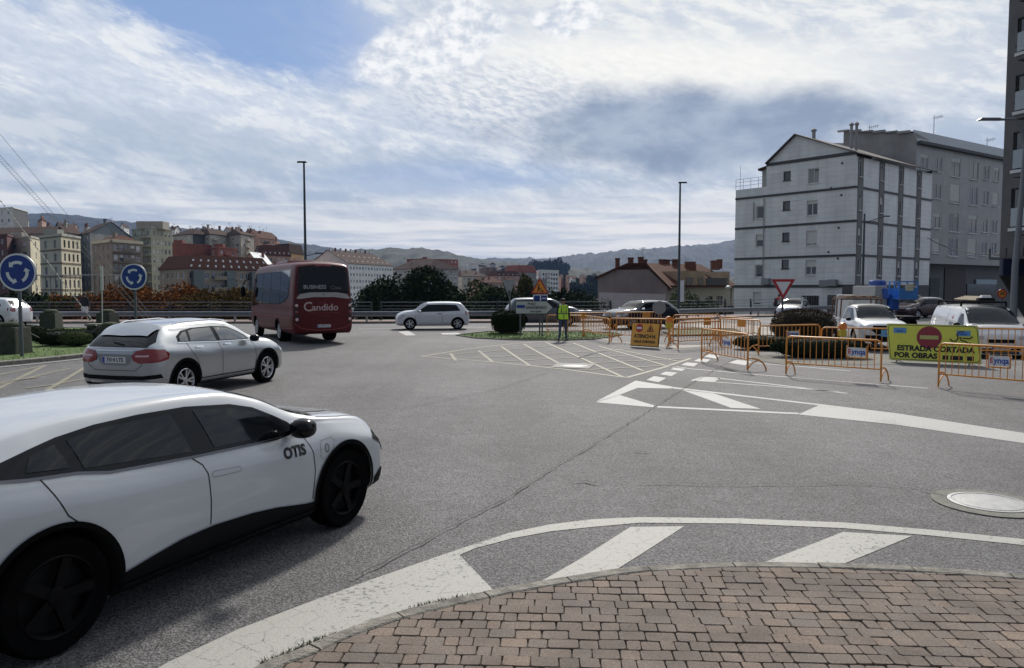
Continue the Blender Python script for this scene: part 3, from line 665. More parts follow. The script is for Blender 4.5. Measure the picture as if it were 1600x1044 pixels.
# ================================================================== ground, road, pavement, markings
def lerp_tab(x, tab):
    if x <= tab[0][0]: return tab[0][1]
    for (a, b), (c_, d_) in zip(tab, tab[1:]):
        if x <= c_: return b + (d_ - b) * (x - a) / (c_ - a)
    return tab[-1][1]
EDGE = [(-90, 50), (-9, 50), (7, 51.5), (15, 58.5), (22, 63), (26.5, 68), (28, 110), (200, 110)]     # far rim of the paved plateau
def sm(t): t = min(1, max(0, t)); return t * t * (3 - 2 * t)
def terrain(x, y):
    yb = lerp_tab(x, EDGE); z = gz(x, y) - 0.05
    z -= 9.0 * sm((y - yb - 1) / 45) * (1 - sm((x - 60) / 60) * .6)
    if y > 60: z += 14 * sm((y - 130) / 180) * sm((-x / y - 0.26) / 0.22)
    if y > 500: z += 12 * sm((y - 500) / 1500)
    return z
def rings(): 
    r = 0.0; out = []; st = 2.0
    while r < 14000: out.append(r); r += st; st *= 1.06 if r > 60 else 1.0
    return out + [14000]
mb = MB(); rs = rings(); NA = 96; vs = [(0, 0, terrain(0, 0))]; fs = []
for r_ in rs[1:]:
    for k in range(NA):
        a = 2 * math.pi * k / NA; x, y = r_ * math.sin(a), r_ * math.cos(a); vs.append((x, y, terrain(x, y)))
for k in range(NA): fs.append((0, 1 + (k + 1) % NA, 1 + k))
for i in range(len(rs) - 2):
    for k in range(NA):
        a = 1 + i * NA + k; b = 1 + i * NA + (k + 1) % NA; fs.append((a, b, b + NA, a + NA))
mb.add(vs, fs)
GRD = mat('scrub_ground', (.035, .05, .022), .95, col2=(.10, .085, .055), vscale=.12, bump=.3, bscale=2)
tag(mb.build('ground', GRD, smooth=True), kind='structure')

def asphalt():
    m = D.materials.new('asphalt'); m.use_nodes = True; N, L = nodes(m); b = N['Principled BSDF']
    t = N.new('ShaderNodeTexCoord')
    def noi(s, det=3, r=.6):
        n = N.new('ShaderNodeTexNoise'); n.inputs['Scale'].default_value = s; n.inputs['Detail'].default_value = det; n.inputs['Roughness'].default_value = r
        L.new(t.outputs['Object'], n.inputs['Vector']); return n.outputs[0]
    def rng(v, a, b_, c_, d_):
        n = N.new('ShaderNodeMapRange'); L.new(v, n.inputs[0]); n.inputs[1].default_value = a; n.inputs[2].default_value = b_; n.inputs[3].default_value = c_; n.inputs[4].default_value = d_; return n.outputs[0]
    def mul(a, b_):
        n = N.new('ShaderNodeMath'); n.operation = 'MULTIPLY'; L.new(a, n.inputs[0]); L.new(b_, n.inputs[1]); return n.outputs[0]
    vo = N.new('ShaderNodeTexVoronoi'); vo.inputs['Scale'].default_value = 75; L.new(t.outputs['Object'], vo.inputs['Vector'])
    sp = N.new('ShaderNodeSeparateColor'); L.new(vo.outputs['Color'], sp.inputs[0])
    f = mul(mul(rng(noi(48, 3, .8), .32, .68, .42, 1.7), rng(sp.outputs[0], 0, 1, .40, 1.7)), mul(rng(noi(.22, 5), .3, .7, .74, 1.2), rng(noi(3.5, 4), .3, .7, .90, 1.1)))
    vx = N.new('ShaderNodeMapping'); vx.inputs['Scale'].default_value = (1, .08, 1); vx.inputs['Rotation'].default_value = (0, 0, .5); L.new(t.outputs['Object'], vx.inputs[0])
    nn = N.new('ShaderNodeTexNoise'); nn.inputs['Scale'].default_value = .55; nn.inputs['Detail'].default_value = 4; L.new(vx.outputs[0], nn.inputs['Vector'])
    f = mul(f, rng(nn.outputs[0], .35, .65, .84, 1.12))
    mx = N.new('ShaderNodeMix'); mx.data_type = 'RGBA'; mx.blend_type = 'MULTIPLY'; mx.inputs[0].default_value = 1
    mx.inputs[6].default_value = (.112, .108, .108, 1); L.new(f, mx.inputs[7]); L.new(mx.outputs[2], b.inputs['Base Color'])
    b.inputs['Roughness'].default_value = .8; b.inputs['Specular IOR Level'].default_value = .4
    bp = N.new('ShaderNodeBump'); bp.inputs['Strength'].default_value = .55; bp.inputs['Distance'].default_value = .012
    ad = N.new('ShaderNodeMath'); ad.operation = 'ADD'; L.new(vo.outputs['Distance'], ad.inputs[0]); L.new(noi(60, 3), ad.inputs[1]); L.new(ad.outputs[0], bp.inputs['Height']); L.new(bp.outputs[0], b.inputs['Normal'])
    return m
ASPH = asphalt()
mb = MB(); vs = []; fs = []; idx = {}
for j in range(-8, 112):
    for i in range(-92, 92):
        if j > lerp_tab(i, EDGE) + 1: continue
        idx[(i, j)] = len(vs); vs.append((i, j, gz(i, j)))
for (i, j), k in idx.items():
    if (i+1, j) in idx and (i, j+1) in idx and (i+1, j+1) in idx: fs.append((k, idx[(i+1, j)], idx[(i+1, j+1)], idx[(i, j+1)]))
mb.add(vs, fs); tag(mb.build('road', ASPH, smooth=True), kind='structure')

def sheet(name, pts, m, dz=.004, step=None, kind='structure'):
    """flat sheet following the paved ground"""
    P = [Vector((p[0], p[1])) for p in pts]; Q = []
    step = step or 1.5
    for i, p in enumerate(P):
        q = P[(i + 1) % len(P)]; k = max(1, int((q - p).length / step)); Q += [p.lerp(q, j / k) for j in range(k)]
    tri = tessellate_polygon([[Vector((q.x, q.y, 0)) for q in Q]]); mb = MB()
    mb.add([(q.x, q.y, gz(q.x, q.y) + dz) for q in Q], [tuple(t_) for t_ in tri])
    o = mb.build(name, m)
    me = o.data
    if me.polygons and sum(p.normal.z * p.area for p in me.polygons) < 0: me.flip_normals()
    return tag(o, kind=kind)
def gp(px, z=0): return [(G(*p, z).x, G(*p, z).y) for p in px]
def line(name, px, w, m, dz=.004, ground=False, segs=None):
    P = [Vector(p) for p in (px if ground else gp(px))]; L_, R_ = [], []
    if segs: 
        P = [Vector((float(a[0]), float(a[1]))) for a in catmull([tuple(p) for p in P], segs)]
    for i, p in enumerate(P):
        t = (P[min(i+1, len(P)-1)] - P[max(i-1, 0)]).normalized(); n = Vector((-t.y, t.x)) * (w / 2 if not callable(w) else w(i) / 2)
        L_.append(p + n); R_.append(p - n)
    return sheet(name, L_ + R_[::-1], m, dz)
def worn(name, col, lo=.42, hi=.5, cracks=True, under=(.09,.09,.09), amount=.75):
    m = D.materials.new(name); m.use_nodes = True; N, L = nodes(m); b = N['Principled BSDF']; b.inputs['Roughness'].default_value = .7
    t = N.new('ShaderNodeTexCoord')
    n = N.new('ShaderNodeTexNoise'); n.inputs['Scale'].default_value = 22; n.inputs['Detail'].default_value = 8; n.inputs['Roughness'].default_value = .75; L.new(t.outputs['Object'], n.inputs['Vector'])
    n2 = N.new('ShaderNodeTexNoise'); n2.inputs['Scale'].default_value = 1.4; n2.inputs['Detail'].default_value = 4; L.new(t.outputs['Object'], n2.inputs['Vector'])
    mm = N.new('ShaderNodeMath'); mm.operation = 'MULTIPLY_ADD'; L.new(n2.outputs[0], mm.inputs[0]); mm.inputs[1].default_value = .35; L.new(n.outputs[0], mm.inputs[2])
    r = N.new('ShaderNodeMapRange'); L.new(mm.outputs[0], r.inputs[0]); r.inputs[1].default_value = lo + .12; r.inputs[2].default_value = hi + .12
    r.inputs[3].default_value = 1; r.inputs[4].default_value = 0
    dirt = N.new('ShaderNodeMath'); dirt.operation = 'MULTIPLY'; L.new(r.outputs[0], dirt.inputs[0]); dirt.inputs[1].default_value = amount; fac = dirt.outputs[0]
    if cracks:
        w_ = N.new('ShaderNodeMix'); w_.data_type = 'VECTOR'; w_.inputs[0].default_value = .06; L.new(t.outputs['Object'], w_.inputs[4]); L.new(n.outputs['Color'], w_.inputs[5])
        v = N.new('ShaderNodeTexVoronoi'); v.feature = 'DISTANCE_TO_EDGE'; v.inputs['Scale'].default_value = 5.5; L.new(w_.outputs[1], v.inputs['Vector'])
        c_ = N.new('ShaderNodeMapRange'); L.new(v.outputs['Distance'], c_.inputs[0]); c_.inputs[1].default_value = .004; c_.inputs[2].default_value = .014; c_.inputs[3].default_value = 1; c_.inputs[4].default_value = 0
        g = N.new('ShaderNodeMapRange'); L.new(n2.outputs[0], g.inputs[0]); g.inputs[1].default_value = .50; g.inputs[2].default_value = .60
        q = N.new('ShaderNodeMath'); q.operation = 'MULTIPLY'; L.new(c_.outputs[0], q.inputs[0]); L.new(g.outputs[0], q.inputs[1])
        x = N.new('ShaderNodeMath'); x.operation = 'MAXIMUM'; L.new(q.outputs[0], x.inputs[0]); L.new(fac, x.inputs[1]); fac = x.outputs[0]
    n3 = N.new('ShaderNodeTexNoise'); n3.inputs['Scale'].default_value = 60; n3.inputs['Detail'].default_value = 3; L.new(t.outputs['Object'], n3.inputs['Vector'])
    k = N.new('ShaderNodeMix'); k.data_type = 'RGBA'; L.new(n3.outputs[0], k.inputs[0]); k.inputs[6].default_value = (*[c_ * .8 for c_ in col], 1); k.inputs[7].default_value = (*[min(1, c_ * 1.15) for c_ in col], 1)
    mx = N.new('ShaderNodeMix'); mx.data_type = 'RGBA'; L.new(fac, mx.inputs[0]); L.new(k.outputs[2], mx.inputs[6]); mx.inputs[7].default_value = (*under, 1)
    L.new(mx.outputs[2], b.inputs['Base Color'])
    bp = N.new('ShaderNodeBump'); bp.inputs['Strength'].default_value = .3; bp.inputs['Distance'].default_value = .008; L.new(n3.outputs[0], bp.inputs['Height']); L.new(bp.outputs[0], b.inputs['Normal'])
    return m
WP = worn('worn_white_paint', (.36, .35, .315), .425, .485, amount=.85)
WP2 = worn('white_road_paint', (.38, .375, .36), .41, .49, False)
YP = worn('faded_yellow_paint', (.24, .22, .135), .45, .60, False, (.13, .125, .125), .9)
CRK = mat('crack_filler', (.03, .028, .028), .85)
KERB = mat('kerb_stone', (.21, .195, .165), .9, var=.5, vscale=9, bump=.8, bscale=45)
# -- near edge line, its solid wedge and the hatch bars
outer = [(180,1085),(260,1037),(370,985),(482,942),(590,903),(690,868),(750,848),(796.5,833),(860,820),(926,812),(1000,808.7),(1150,810.5),(1319,817),(1450,828),(1600,843),(1760,862)]
inner = [(718,868),(741,858),(800,842),(860,831),(926,824),(1000,817.5),(1150,818.7),(1319,826),(1450,837),(1600,852.5),(1760,873)]
kerbo = [(330,1085),(412,1041),(470,1018),(519,997),(607,965),(690,944),(773,925.7),(838,914),(910,902),(981,891.5),(1060,886),(1142,882.5),(1240,883),(1337,886),(1450,891),(1562,899),(1680,909),(1900,930)]
KH = .03
sheet('road_marking', gp(outer) + gp(inner[::-1]) + gp([(773,925)]) + gp([(690,943.5),(607,964.5),(519,996.5),(412,1040.5),(330,1084)]), WP)
sheet('road_marking', gp([(985,824),(1069,823),(1012,860),(958,894),(838,913.5),(910,872)]), WP)
sheet('road_marking', gp([(1317,832),(1425.6,838),(1372,860),(1311,884.5),(1187.5,882),(1250,858)]), WP)
# -- give way lane figure
sheet('road_marking', gp([(930,628.5),(993,595),(1051,604.5),(1049,607.5),(996,606.5),(969,617)]), WP2)
sheet('road_marking', gp([(931,629),(968,617.6),(1026,635),(1022,637)]), WP2)
sheet('road_marking', gp([(1051,605),(1200,622.5),(1200,624.5),(1050,607.2)]), WP2)
sheet('road_marking', gp([(1200,622.5),(1283,632),(1279,634),(1200,624.5)]), WP2)
sheet('road_marking', gp([(1022,634.5),(1250,645.5),(1246,648),(1022,637)]), WP2)
sheet('road_marking', gp([(1066,610),(1115,615),(1189,639.4),(1142,637.8)]), WP2)
sheet('road_marking', gp([(1247,648),(1283,632),(1400,646),(1600,677),(1760,702),(1760,722),(1600,693),(1400,664)]), WP2)
for q in ([(1010,594),(1022,588),(1041,591),(1029,597.5)], [(1031,585),(1040,581),(1059,582.5),(1049,588)], [(1048,577.5),(1057,573),(1074,575),(1065,580)], [(1064,570.5),(1073,566.5),(1091,568),(1084,573)], [(1084,564.3),(1093,560.5),(1110,562),(1104,567)], [(1100,557.5),(1108,554),(1124,556),(1118,560.5)]):
    sheet('road_marking', gp(q), WP2)
sheet('road_marking', gp([(1078,595),(1096,589),(1127,590.5),(1115,597.5)]), WP2)
line('road_marking', [(1120,591),(1200,600),(1323,615)], .12, WP2)
line('road_marking', [(1116,597),(1210,604),(1310,612.5)], .10, WP2)
line('road_marking', [(1050,574),(1180,585.5),(1330,597.5),(1450,607)], .11, WP2)
line('road_marking', [(1172,567),(1250,573),(1330,580)], .11, WP2)
sheet('road_marking', gp([(1138,567),(1152,562.5),(1174,565),(1164,571)]), WP2)
line('road_marking', [(1170,559),(1225,562.5)], .11, WP2)
sheet('road_marking', gp([(622,518.5),(638,517),(650,524),(634,524.5)]), WP2)
sheet('road_marking', gp([(688,520.5),(716,520),(722,522.7),(692,523)]), WP2)
line('road_marking', [(560,514.3),(640,512.5),(760,512.3)], .2, WP2)
for q in ([(1180,497),(1320,497)], [(1290,510),(1400,506)]): line('road_marking', q, .15, WP2)
# -- yellow box, far
yb = [(658,557),(705,548),(790,538),(868,531.5),(905,531)]
line('road_marking', [(658,557),(730,545.5),(800,537.5),(868,532)], .13, YP)
line('road_marking', [(658,557),(770,566),(880,577),(979,590.5)], .13, YP, .005)
line('road_marking', [(979,590.5),(1035,575),(1080,560)], .13, YP, .006)
for q in ([(704,552.5),(712,564)], [(748,548.5),(771,567)], [(783,542),(828,572)], [(818,538),(878,571)], [(852,535),(915,563),(974,590)], [(895,536),(1005,580)], [(935,541),(1038,571)], [(962,546),(1060,565)]):
    line('road_marking', q, .10, YP, .008)
for q in ([(690,556),(860,541),(905,538)], [(727,561),(1000,545)], [(770,566),(880,560),(1060,553)], [(834,572),(1080,560)], [(905,579),(1050,571)]):
    line('road_marking', q, .10, YP, .010)
sheet('concrete_patch', gp([(860,574.5),(872,568),(930,569),(920,577)]), mat('concrete', (.30, .29, .27), .85, var=.15, vscale=6, bump=.2, bscale=60), .014)
# -- yellow box, left
for k, q in enumerate([[(-60,598),(0,585),(71,571)], [(-60,632),(0,606),(71,571)], [(-20,606),(0,601),(110,576)], [(40,607),(80,602),(136,592)], [(50,623),(95,598),(136,573)], [(-60,642),(0,630),(64,619),(150,606)], [(-60,615),(10,597),(60,590)]]):
    line('road_marking', q, .12, YP, .004 + .002 * k)
line('road_marking', [(-60,583),(0,574.8),(75,567.6),(150,559.5)], .12, WP2, .020)
# -- cracks and small scars
def crack(px, w, seed):
    rn = random.Random(seed); P = gp(px); Q = []
    for a, b in zip(P, P[1:]):
        a, b = Vector(a), Vector(b); n = max(2, int((b - a).length / .12)); t = (b - a).normalized(); nn = Vector((-t.y, t.x))
        Q += [a.lerp(b, i / n) + nn * rn.uniform(-.018, .018) for i in range(n)]
    Q.append(Vector(P[-1])); ws = [w * rn.uniform(.35, 1.3) for _ in Q]
    line('asphalt_crack', Q, lambda i: ws[i], CRK, .024, ground=True)
crack([(1149,560.6),(1085,597),(1026,635),(931.7,694),(888,719),(787,785),(700,828),(630,868),(556,905)], .014, 1)
crack([(859,581.6),(783,607),(685,629),(627,640)], .013, 2)
crack([(1000,757),(1150,760),(1330,758),(1420,762),(1480,778)], .012, 3)
crack([(893,755),(915,754),(932,758)], .025, 4); crack([(990,707),(1003,708),(1012,709)], .03, 5)
crack([(905,560),(925,553),(950,549)], .05, 6); crack([(560,640),(640,655),(700,650)], .008, 8)
# -- manhole cover in its concrete collar
def manhole(px, py, r0, r1, label, mtop):
    c_ = G(px, py); t = thing('manhole_cover', label, 'manhole cover', (c_.x, c_.y, gz(c_.x, c_.y)))
    MB().lathe([(r1, .001), (r1, .012), (r0 + .03, .014), (r0 + .03, .002)], 48).build('collar', mat('old_concrete', (.17, .165, .14), .9, var=.3, vscale=10, bump=.3, bscale=50), t)
    mb = MB(); mb.lathe([(r0 + .025, .006), (r0 + .025, .020), (r0 - .01, .022), (r0 - .015, .016), (r0 - .03, .016), (r0 - .035, .021), (r0 * .55, .024), (.001, .026)], 48)
    mb.build('lid', mtop, t, smooth=True)
manhole(1545, 787, .335, .50, 'round bright metal manhole cover set in asphalt above the hatch bars', mat('worn_steel', (.36, .36, .355), .45, .4, var=.15, vscale=8, bump=.1, bscale=40))
manhole(896, 572.5, .36, .42, 'small dark manhole cover in the concrete patch of the yellow box', mat('cast_iron', (.12, .12, .12), .5, .5, var=.3, vscale=9))
# ---------------------------------------------------------------- near pavement: kerb stones and setts
kp = [Vector(p) for p in gp(kerbo)]
kp = [Vector((float(a[0]), float(a[1]))) for a in catmull([tuple(p) for p in kp], 8)]
def kn(i):
    t = (kp[min(i+1, len(kp)-1)] - kp[max(i-1, 0)]).normalized(); return Vector((t.y, -t.x))
KW = .115
ins = [p + kn(i) * KW for i, p in enumerate(kp)]
mb = MB(); acc = 0; start = 0; rn = random.Random(3)
def stone(i0, i1):
    pts = kp[i0:i1+1]; qs = ins[i0:i1+1]; n = len(pts); dz = rn.uniform(-.004, .004); g = .006
    d0 = (pts[1] - pts[0]).normalized() * g
    pts = [pts[0] + d0] + pts[1:-1] + [pts[-1] - d0]; qs = [qs[0] + d0] + qs[1:-1] + [qs[-1] - d0]
    vs = []
    for p, q in zip(pts, qs):
        for a, z in ((p, -.05), (p, KH - .012), (p.lerp(q, .12), KH), (p.lerp(q, .9), KH), (q, KH - .008), (q, -.05)): vs.append((a.x, a.y, z + dz))
    fs = [(k*6+j, k*6+j+1, k*6+j+7, k*6+j+6) for k in range(n-1) for j in range(5)] + [tuple(range(6)), tuple((n-1)*6+j for j in range(5, -1, -1))]
    mb.add(vs, fs)
for i in range(1, len(kp)):
    acc += (kp[i] - kp[i-1]).length
    if acc > .62: stone(start, i); start = i; acc = 0
tag(mb.build('kerb', KERB), kind='structure')
sheet('pavement', [tuple(p) for p in kp] + [(9, 2), (9, -4), (-6, -4), (-6, 1.5)], mat('joint_sand', (.07, .058, .048), .95, var=.3, vscale=20), .006)
def paver_mat():
    m = D.materials.new('clay_setts'); m.use_nodes = True; N, L = nodes(m); b = N['Principled BSDF']; b.inputs['Roughness'].default_value = .88
    gi = N.new('ShaderNodeNewGeometry'); cr = N.new('ShaderNodeValToRGB'); e = cr.color_ramp.elements
    e[0].color = (.15, .118, .095, 1); e[1].color = (.225, .165, .125, 1); x = e.new(.35); x.color = (.185, .142, .113, 1); x = e.new(.7); x.color = (.172, .14, .117, 1)
    L.new(gi.outputs['Random Per Island'], cr.inputs[0]); t = N.new('ShaderNodeTexCoord')
    n = N.new('ShaderNodeTexNoise'); n.inputs['Scale'].default_value = 75; n.inputs['Detail'].default_value = 5; n.inputs['Roughness'].default_value = .7; L.new(t.outputs['Object'], n.inputs['Vector'])
    n2 = N.new('ShaderNodeTexNoise'); n2.inputs['Scale'].default_value = 2.2; n2.inputs['Detail'].default_value = 5; L.new(t.outputs['Object'], n2.inputs['Vector'])
    a = N.new('ShaderNodeMapRange'); L.new(n.outputs[0], a.inputs[0]); a.inputs[1].default_value = .3; a.inputs[2].default_value = .7; a.inputs[3].default_value = .5; a.inputs[4].default_value = 1.4
    c_ = N.new('ShaderNodeMapRange'); L.new(n2.outputs[0], c_.inputs[0]); c_.inputs[1].default_value = .35; c_.inputs[2].default_value = .65; c_.inputs[3].default_value = .68; c_.inputs[4].default_value = 1.1
    mu = N.new('ShaderNodeMath'); mu.operation = 'MULTIPLY'; L.new(a.outputs[0], mu.inputs[0]); L.new(c_.outputs[0], mu.inputs[1])
    mx = N.new('ShaderNodeMix'); mx.data_type = 'RGBA'; mx.blend_type = 'MULTIPLY'; mx.inputs[0].default_value = 1; L.new(cr.outputs[0], mx.inputs[6]); L.new(mu.outputs[0], mx.inputs[7]); L.new(mx.outputs[2], b.inputs['Base Color'])
    bp = N.new('ShaderNodeBump'); bp.inputs['Strength'].default_value = .6; bp.inputs['Distance'].default_value = .006; L.new(n.outputs[0], bp.inputs['Height']); L.new(bp.outputs[0], b.inputs['Normal'])
    return m
def clip(poly, p, n):
    out = []
    for i in range(len(poly)):
        a, b = poly[i], poly[(i+1) % len(poly)]; da, db = (a - p).dot(n), (b - p).dot(n)
        if da >= 0: out.append(a)
        if (da >= 0) != (db >= 0): out.append(a.lerp(b, da / (da - db)))
    return out
mb = MB(); rn = random.Random(11); ang = R(-3); ux = Vector((math.cos(ang), math.sin(ang))); uy = Vector((-math.sin(ang), math.cos(ang)))
RH = .115; row = 0; v = .9
while v < 8.2:
    u = -4.5 + rn.uniform(-.2, 0)
    while u < 9:
        w = rn.choice([.085, .115, .115, .16, .16, .185]); off = .006 * math.sin(u * 1.7 + row) + .010 * math.sin(u * .6)
        c0 = ux * (u + w / 2) + uy * (v + off)
        j = min(range(len(ins)), key=lambda k: (ins[k] - c0).length_squared)
        n = kn(j); dist = (c0 - ins[j]).dot(n)
        if dist > -w and c0.y > .5:
            g = .0026; r_ = .010; a0, a1, b0, b1 = u + g, u + w - g, v + off - RH/2 + g, v + off + RH/2 - g
            sk = rn.uniform(-.004, .004)
            poly = [ux * x + uy * y for x, y in ((a0+r_, b0), (a1-r_, b0), (a1, b0+r_), (a1+sk, b1-r_), (a1-r_+sk, b1), (a0+r_+sk, b1), (a0+sk, b1-r_), (a0, b0+r_))]
            if dist < .35: poly = clip(poly, ins[j] + n * .008, n)
            if len(poly) > 2:
                cc = sum(poly, Vector((0, 0))) / len(poly); z = KH - .004 + rn.uniform(-.004, .003); k = len(poly)
                tx, ty = rn.uniform(-.025, .025), rn.uniform(-.025, .025)
                zz = lambda p: z + (p.x - cc.x) * tx + (p.y - cc.y) * ty
                top = [cc + (p - cc) * .965 for p in poly]
                vs = [(p.x, p.y, .008) for p in poly] + [(p.x, p.y, zz(p) - .007) for p in poly] + [(p.x, p.y, zz(p)) for p in top]
                fs = [(i, (i+1) % k, k + (i+1) % k, k + i) for i in range(k)] + [(k+i, k+(i+1) % k, 2*k+(i+1) % k, 2*k+i) for i in range(k)] + [tuple(range(2*k, 3*k))]
                mb.add(vs, fs)
        u += w
    v += RH; row += 1
tag(mb.build('pavement', paver_mat()), kind='structure')
# weeds along the joint of kerb and white wedge
mb = MB(); rn = random.Random(5)
for k in range(900):
    i = rn.randint(2, 44); p = kp[i].lerp(kp[i+1], rn.random()) - kn(i) * rn.uniform(-.005, .02 + .05 * rn.random())
    if noise.noise(Vector((p.x * 1.5, p.y * 1.5, 0))) < -.02: continue
    a = rn.uniform(0, 6.28); h = rn.uniform(.006, .026); w = .004
    mb.add([(p.x - w*math.cos(a), p.y - w*math.sin(a), .006), (p.x + w*math.cos(a), p.y + w*math.sin(a), .006), (p.x + rn.uniform(-.02, .02), p.y + rn.uniform(-.02, .02), .006 + h)], [(0, 1, 2)])
tag(mb.build('weeds', mat('weed_green', (.06, .075, .025), .9, var=.3, vscale=30)), kind='stuff')
# ---------------------------------------------------------------- islands
GRASS = mat('grass', (.035, .085, .012), .95, col2=(.10, .15, .03), vscale=2.5, bump=.6, bscale=90)
def island(pts, h=.12, kw=.22, grass=True, blades=0, name='grass_verge', m=None):
    P = [Vector(p) for p in pts]; n = len(P); area = sum(P[i].x * P[(i+1) % n].y - P[(i+1) % n].x * P[i].y for i in range(n)); sg = 1 if area > 0 else -1
    I = []
    for i in range(n):
        t = (P[(i+1) % n] - P[i-1]).normalized(); I.append(P[i] + Vector((-t.y, t.x)) * sg * kw)
    mb = MB(); vs = []; fs = []
    for a, b in zip(P, I):
        for q, z in ((a, 0), (a, h - .02), (a.lerp(b, .1), h), (b, h), (b, 0)): vs.append((q.x, q.y, gz(q.x, q.y) + z))
    for i in range(n):
        for j in range(4): fs.append((i*5+j, i*5+j+1, ((i+1) % n)*5+j+1, ((i+1) % n)*5+j))
    mb.add(vs, fs); tag(mb.build('kerb', KERB), kind='structure')
    sheet(name, [tuple(p) for p in I], m or GRASS, h - .03)
    if blades:
        mb = MB(); x0, x1 = min(p.x for p in I), max(p.x for p in I); y0, y1 = min(p.y for p in I), max(p.y for p in I); k = 0; rn = random.Random(9)
        pl = [tuple(p) for p in I]
        while k < blades:
            x, y = rn.uniform(x0, x1), y0 + (y1 - y0) * rn.random() ** 1.5
            if not in_poly(x, y, pl): continue
            k += 1; a = rn.uniform(0, 3.14); w = .012; z = gz(x, y) + h - .03; hh = rn.uniform(.03, .085)
            mb.add([(x - w*math.cos(a), y - w*math.sin(a), z), (x + w*math.cos(a), y + w*math.sin(a), z), (x + rn.uniform(-.03, .03), y + rn.uniform(-.03, .03), z + hh)], [(0, 1, 2)])
        tag(mb.build('grass', mat('grass_blade', (.05, .115, .015), .9, col2=(.12, .17, .035), vscale=1.5)), kind='stuff')
island([(-25.8 + 13 * math.cos(2*math.pi*k/64), 26.5 + 13.5 * math.sin(2*math.pi*k/64)) for k in range(64)], blades=14000)
island(gp([(712,524.5),(760,519),(905,519),(960,521),(975,524),(930,531),(880,532.5),(800,532),(740,529)]), .05, .05, blades=3000)
# pale works surface, low islands behind the barriers
PALE = mat('pale_concrete', (.42, .39, .35), .9, col2=(.26, .24, .20), vscale=.8, bump=.3, bscale=30)
sheet('pavement', gp([(905,514),(1000,508),(1140,505),(1200,509),(1225,520),(1200,534),(1120,540),(1060,545),(960,535),(930,528)]), PALE, .006)
sheet('pavement', gp([(1180,545),(1290,540),(1400,545),(1440,560),(1400,570),(1230,571),(1175,562)]), mat('dusty_ground', (.12, .11, .09), .95, col2=(.2, .19, .16), vscale=1.2), .008)
island(gp([(1035,520),(1080,513),(1150,512),(1165,517),(1120,524),(1050,526)]), .1, .15, m=mat('dry_grass', (.12, .11, .05), .95, col2=(.06, .09, .03), vscale=2))
# ---------------------------------------------------------------- far footway along the railing
inn = [(-90, 46.6), (-9, 46.6), (7, 48.2), (15.5, 54.8), (23, 59.5), (27.5, 63)]
out = [(-90, 49.6), (-9, 49.6), (6.6, 51), (14, 57.6), (21.5, 62.4), (26, 67)]
sheet('pavement', inn + out[::-1], mat('footway', (.24, .17, .15), .9, var=.2, vscale=2), .11)
mb = MB()
for a, b in zip(inn, inn[1:]):
    mb.bar((a[0], a[1] - .05, .055), (b[0], b[1] - .05, .055), .12, .13)
tag(mb.build('kerb', KERB), kind='structure')
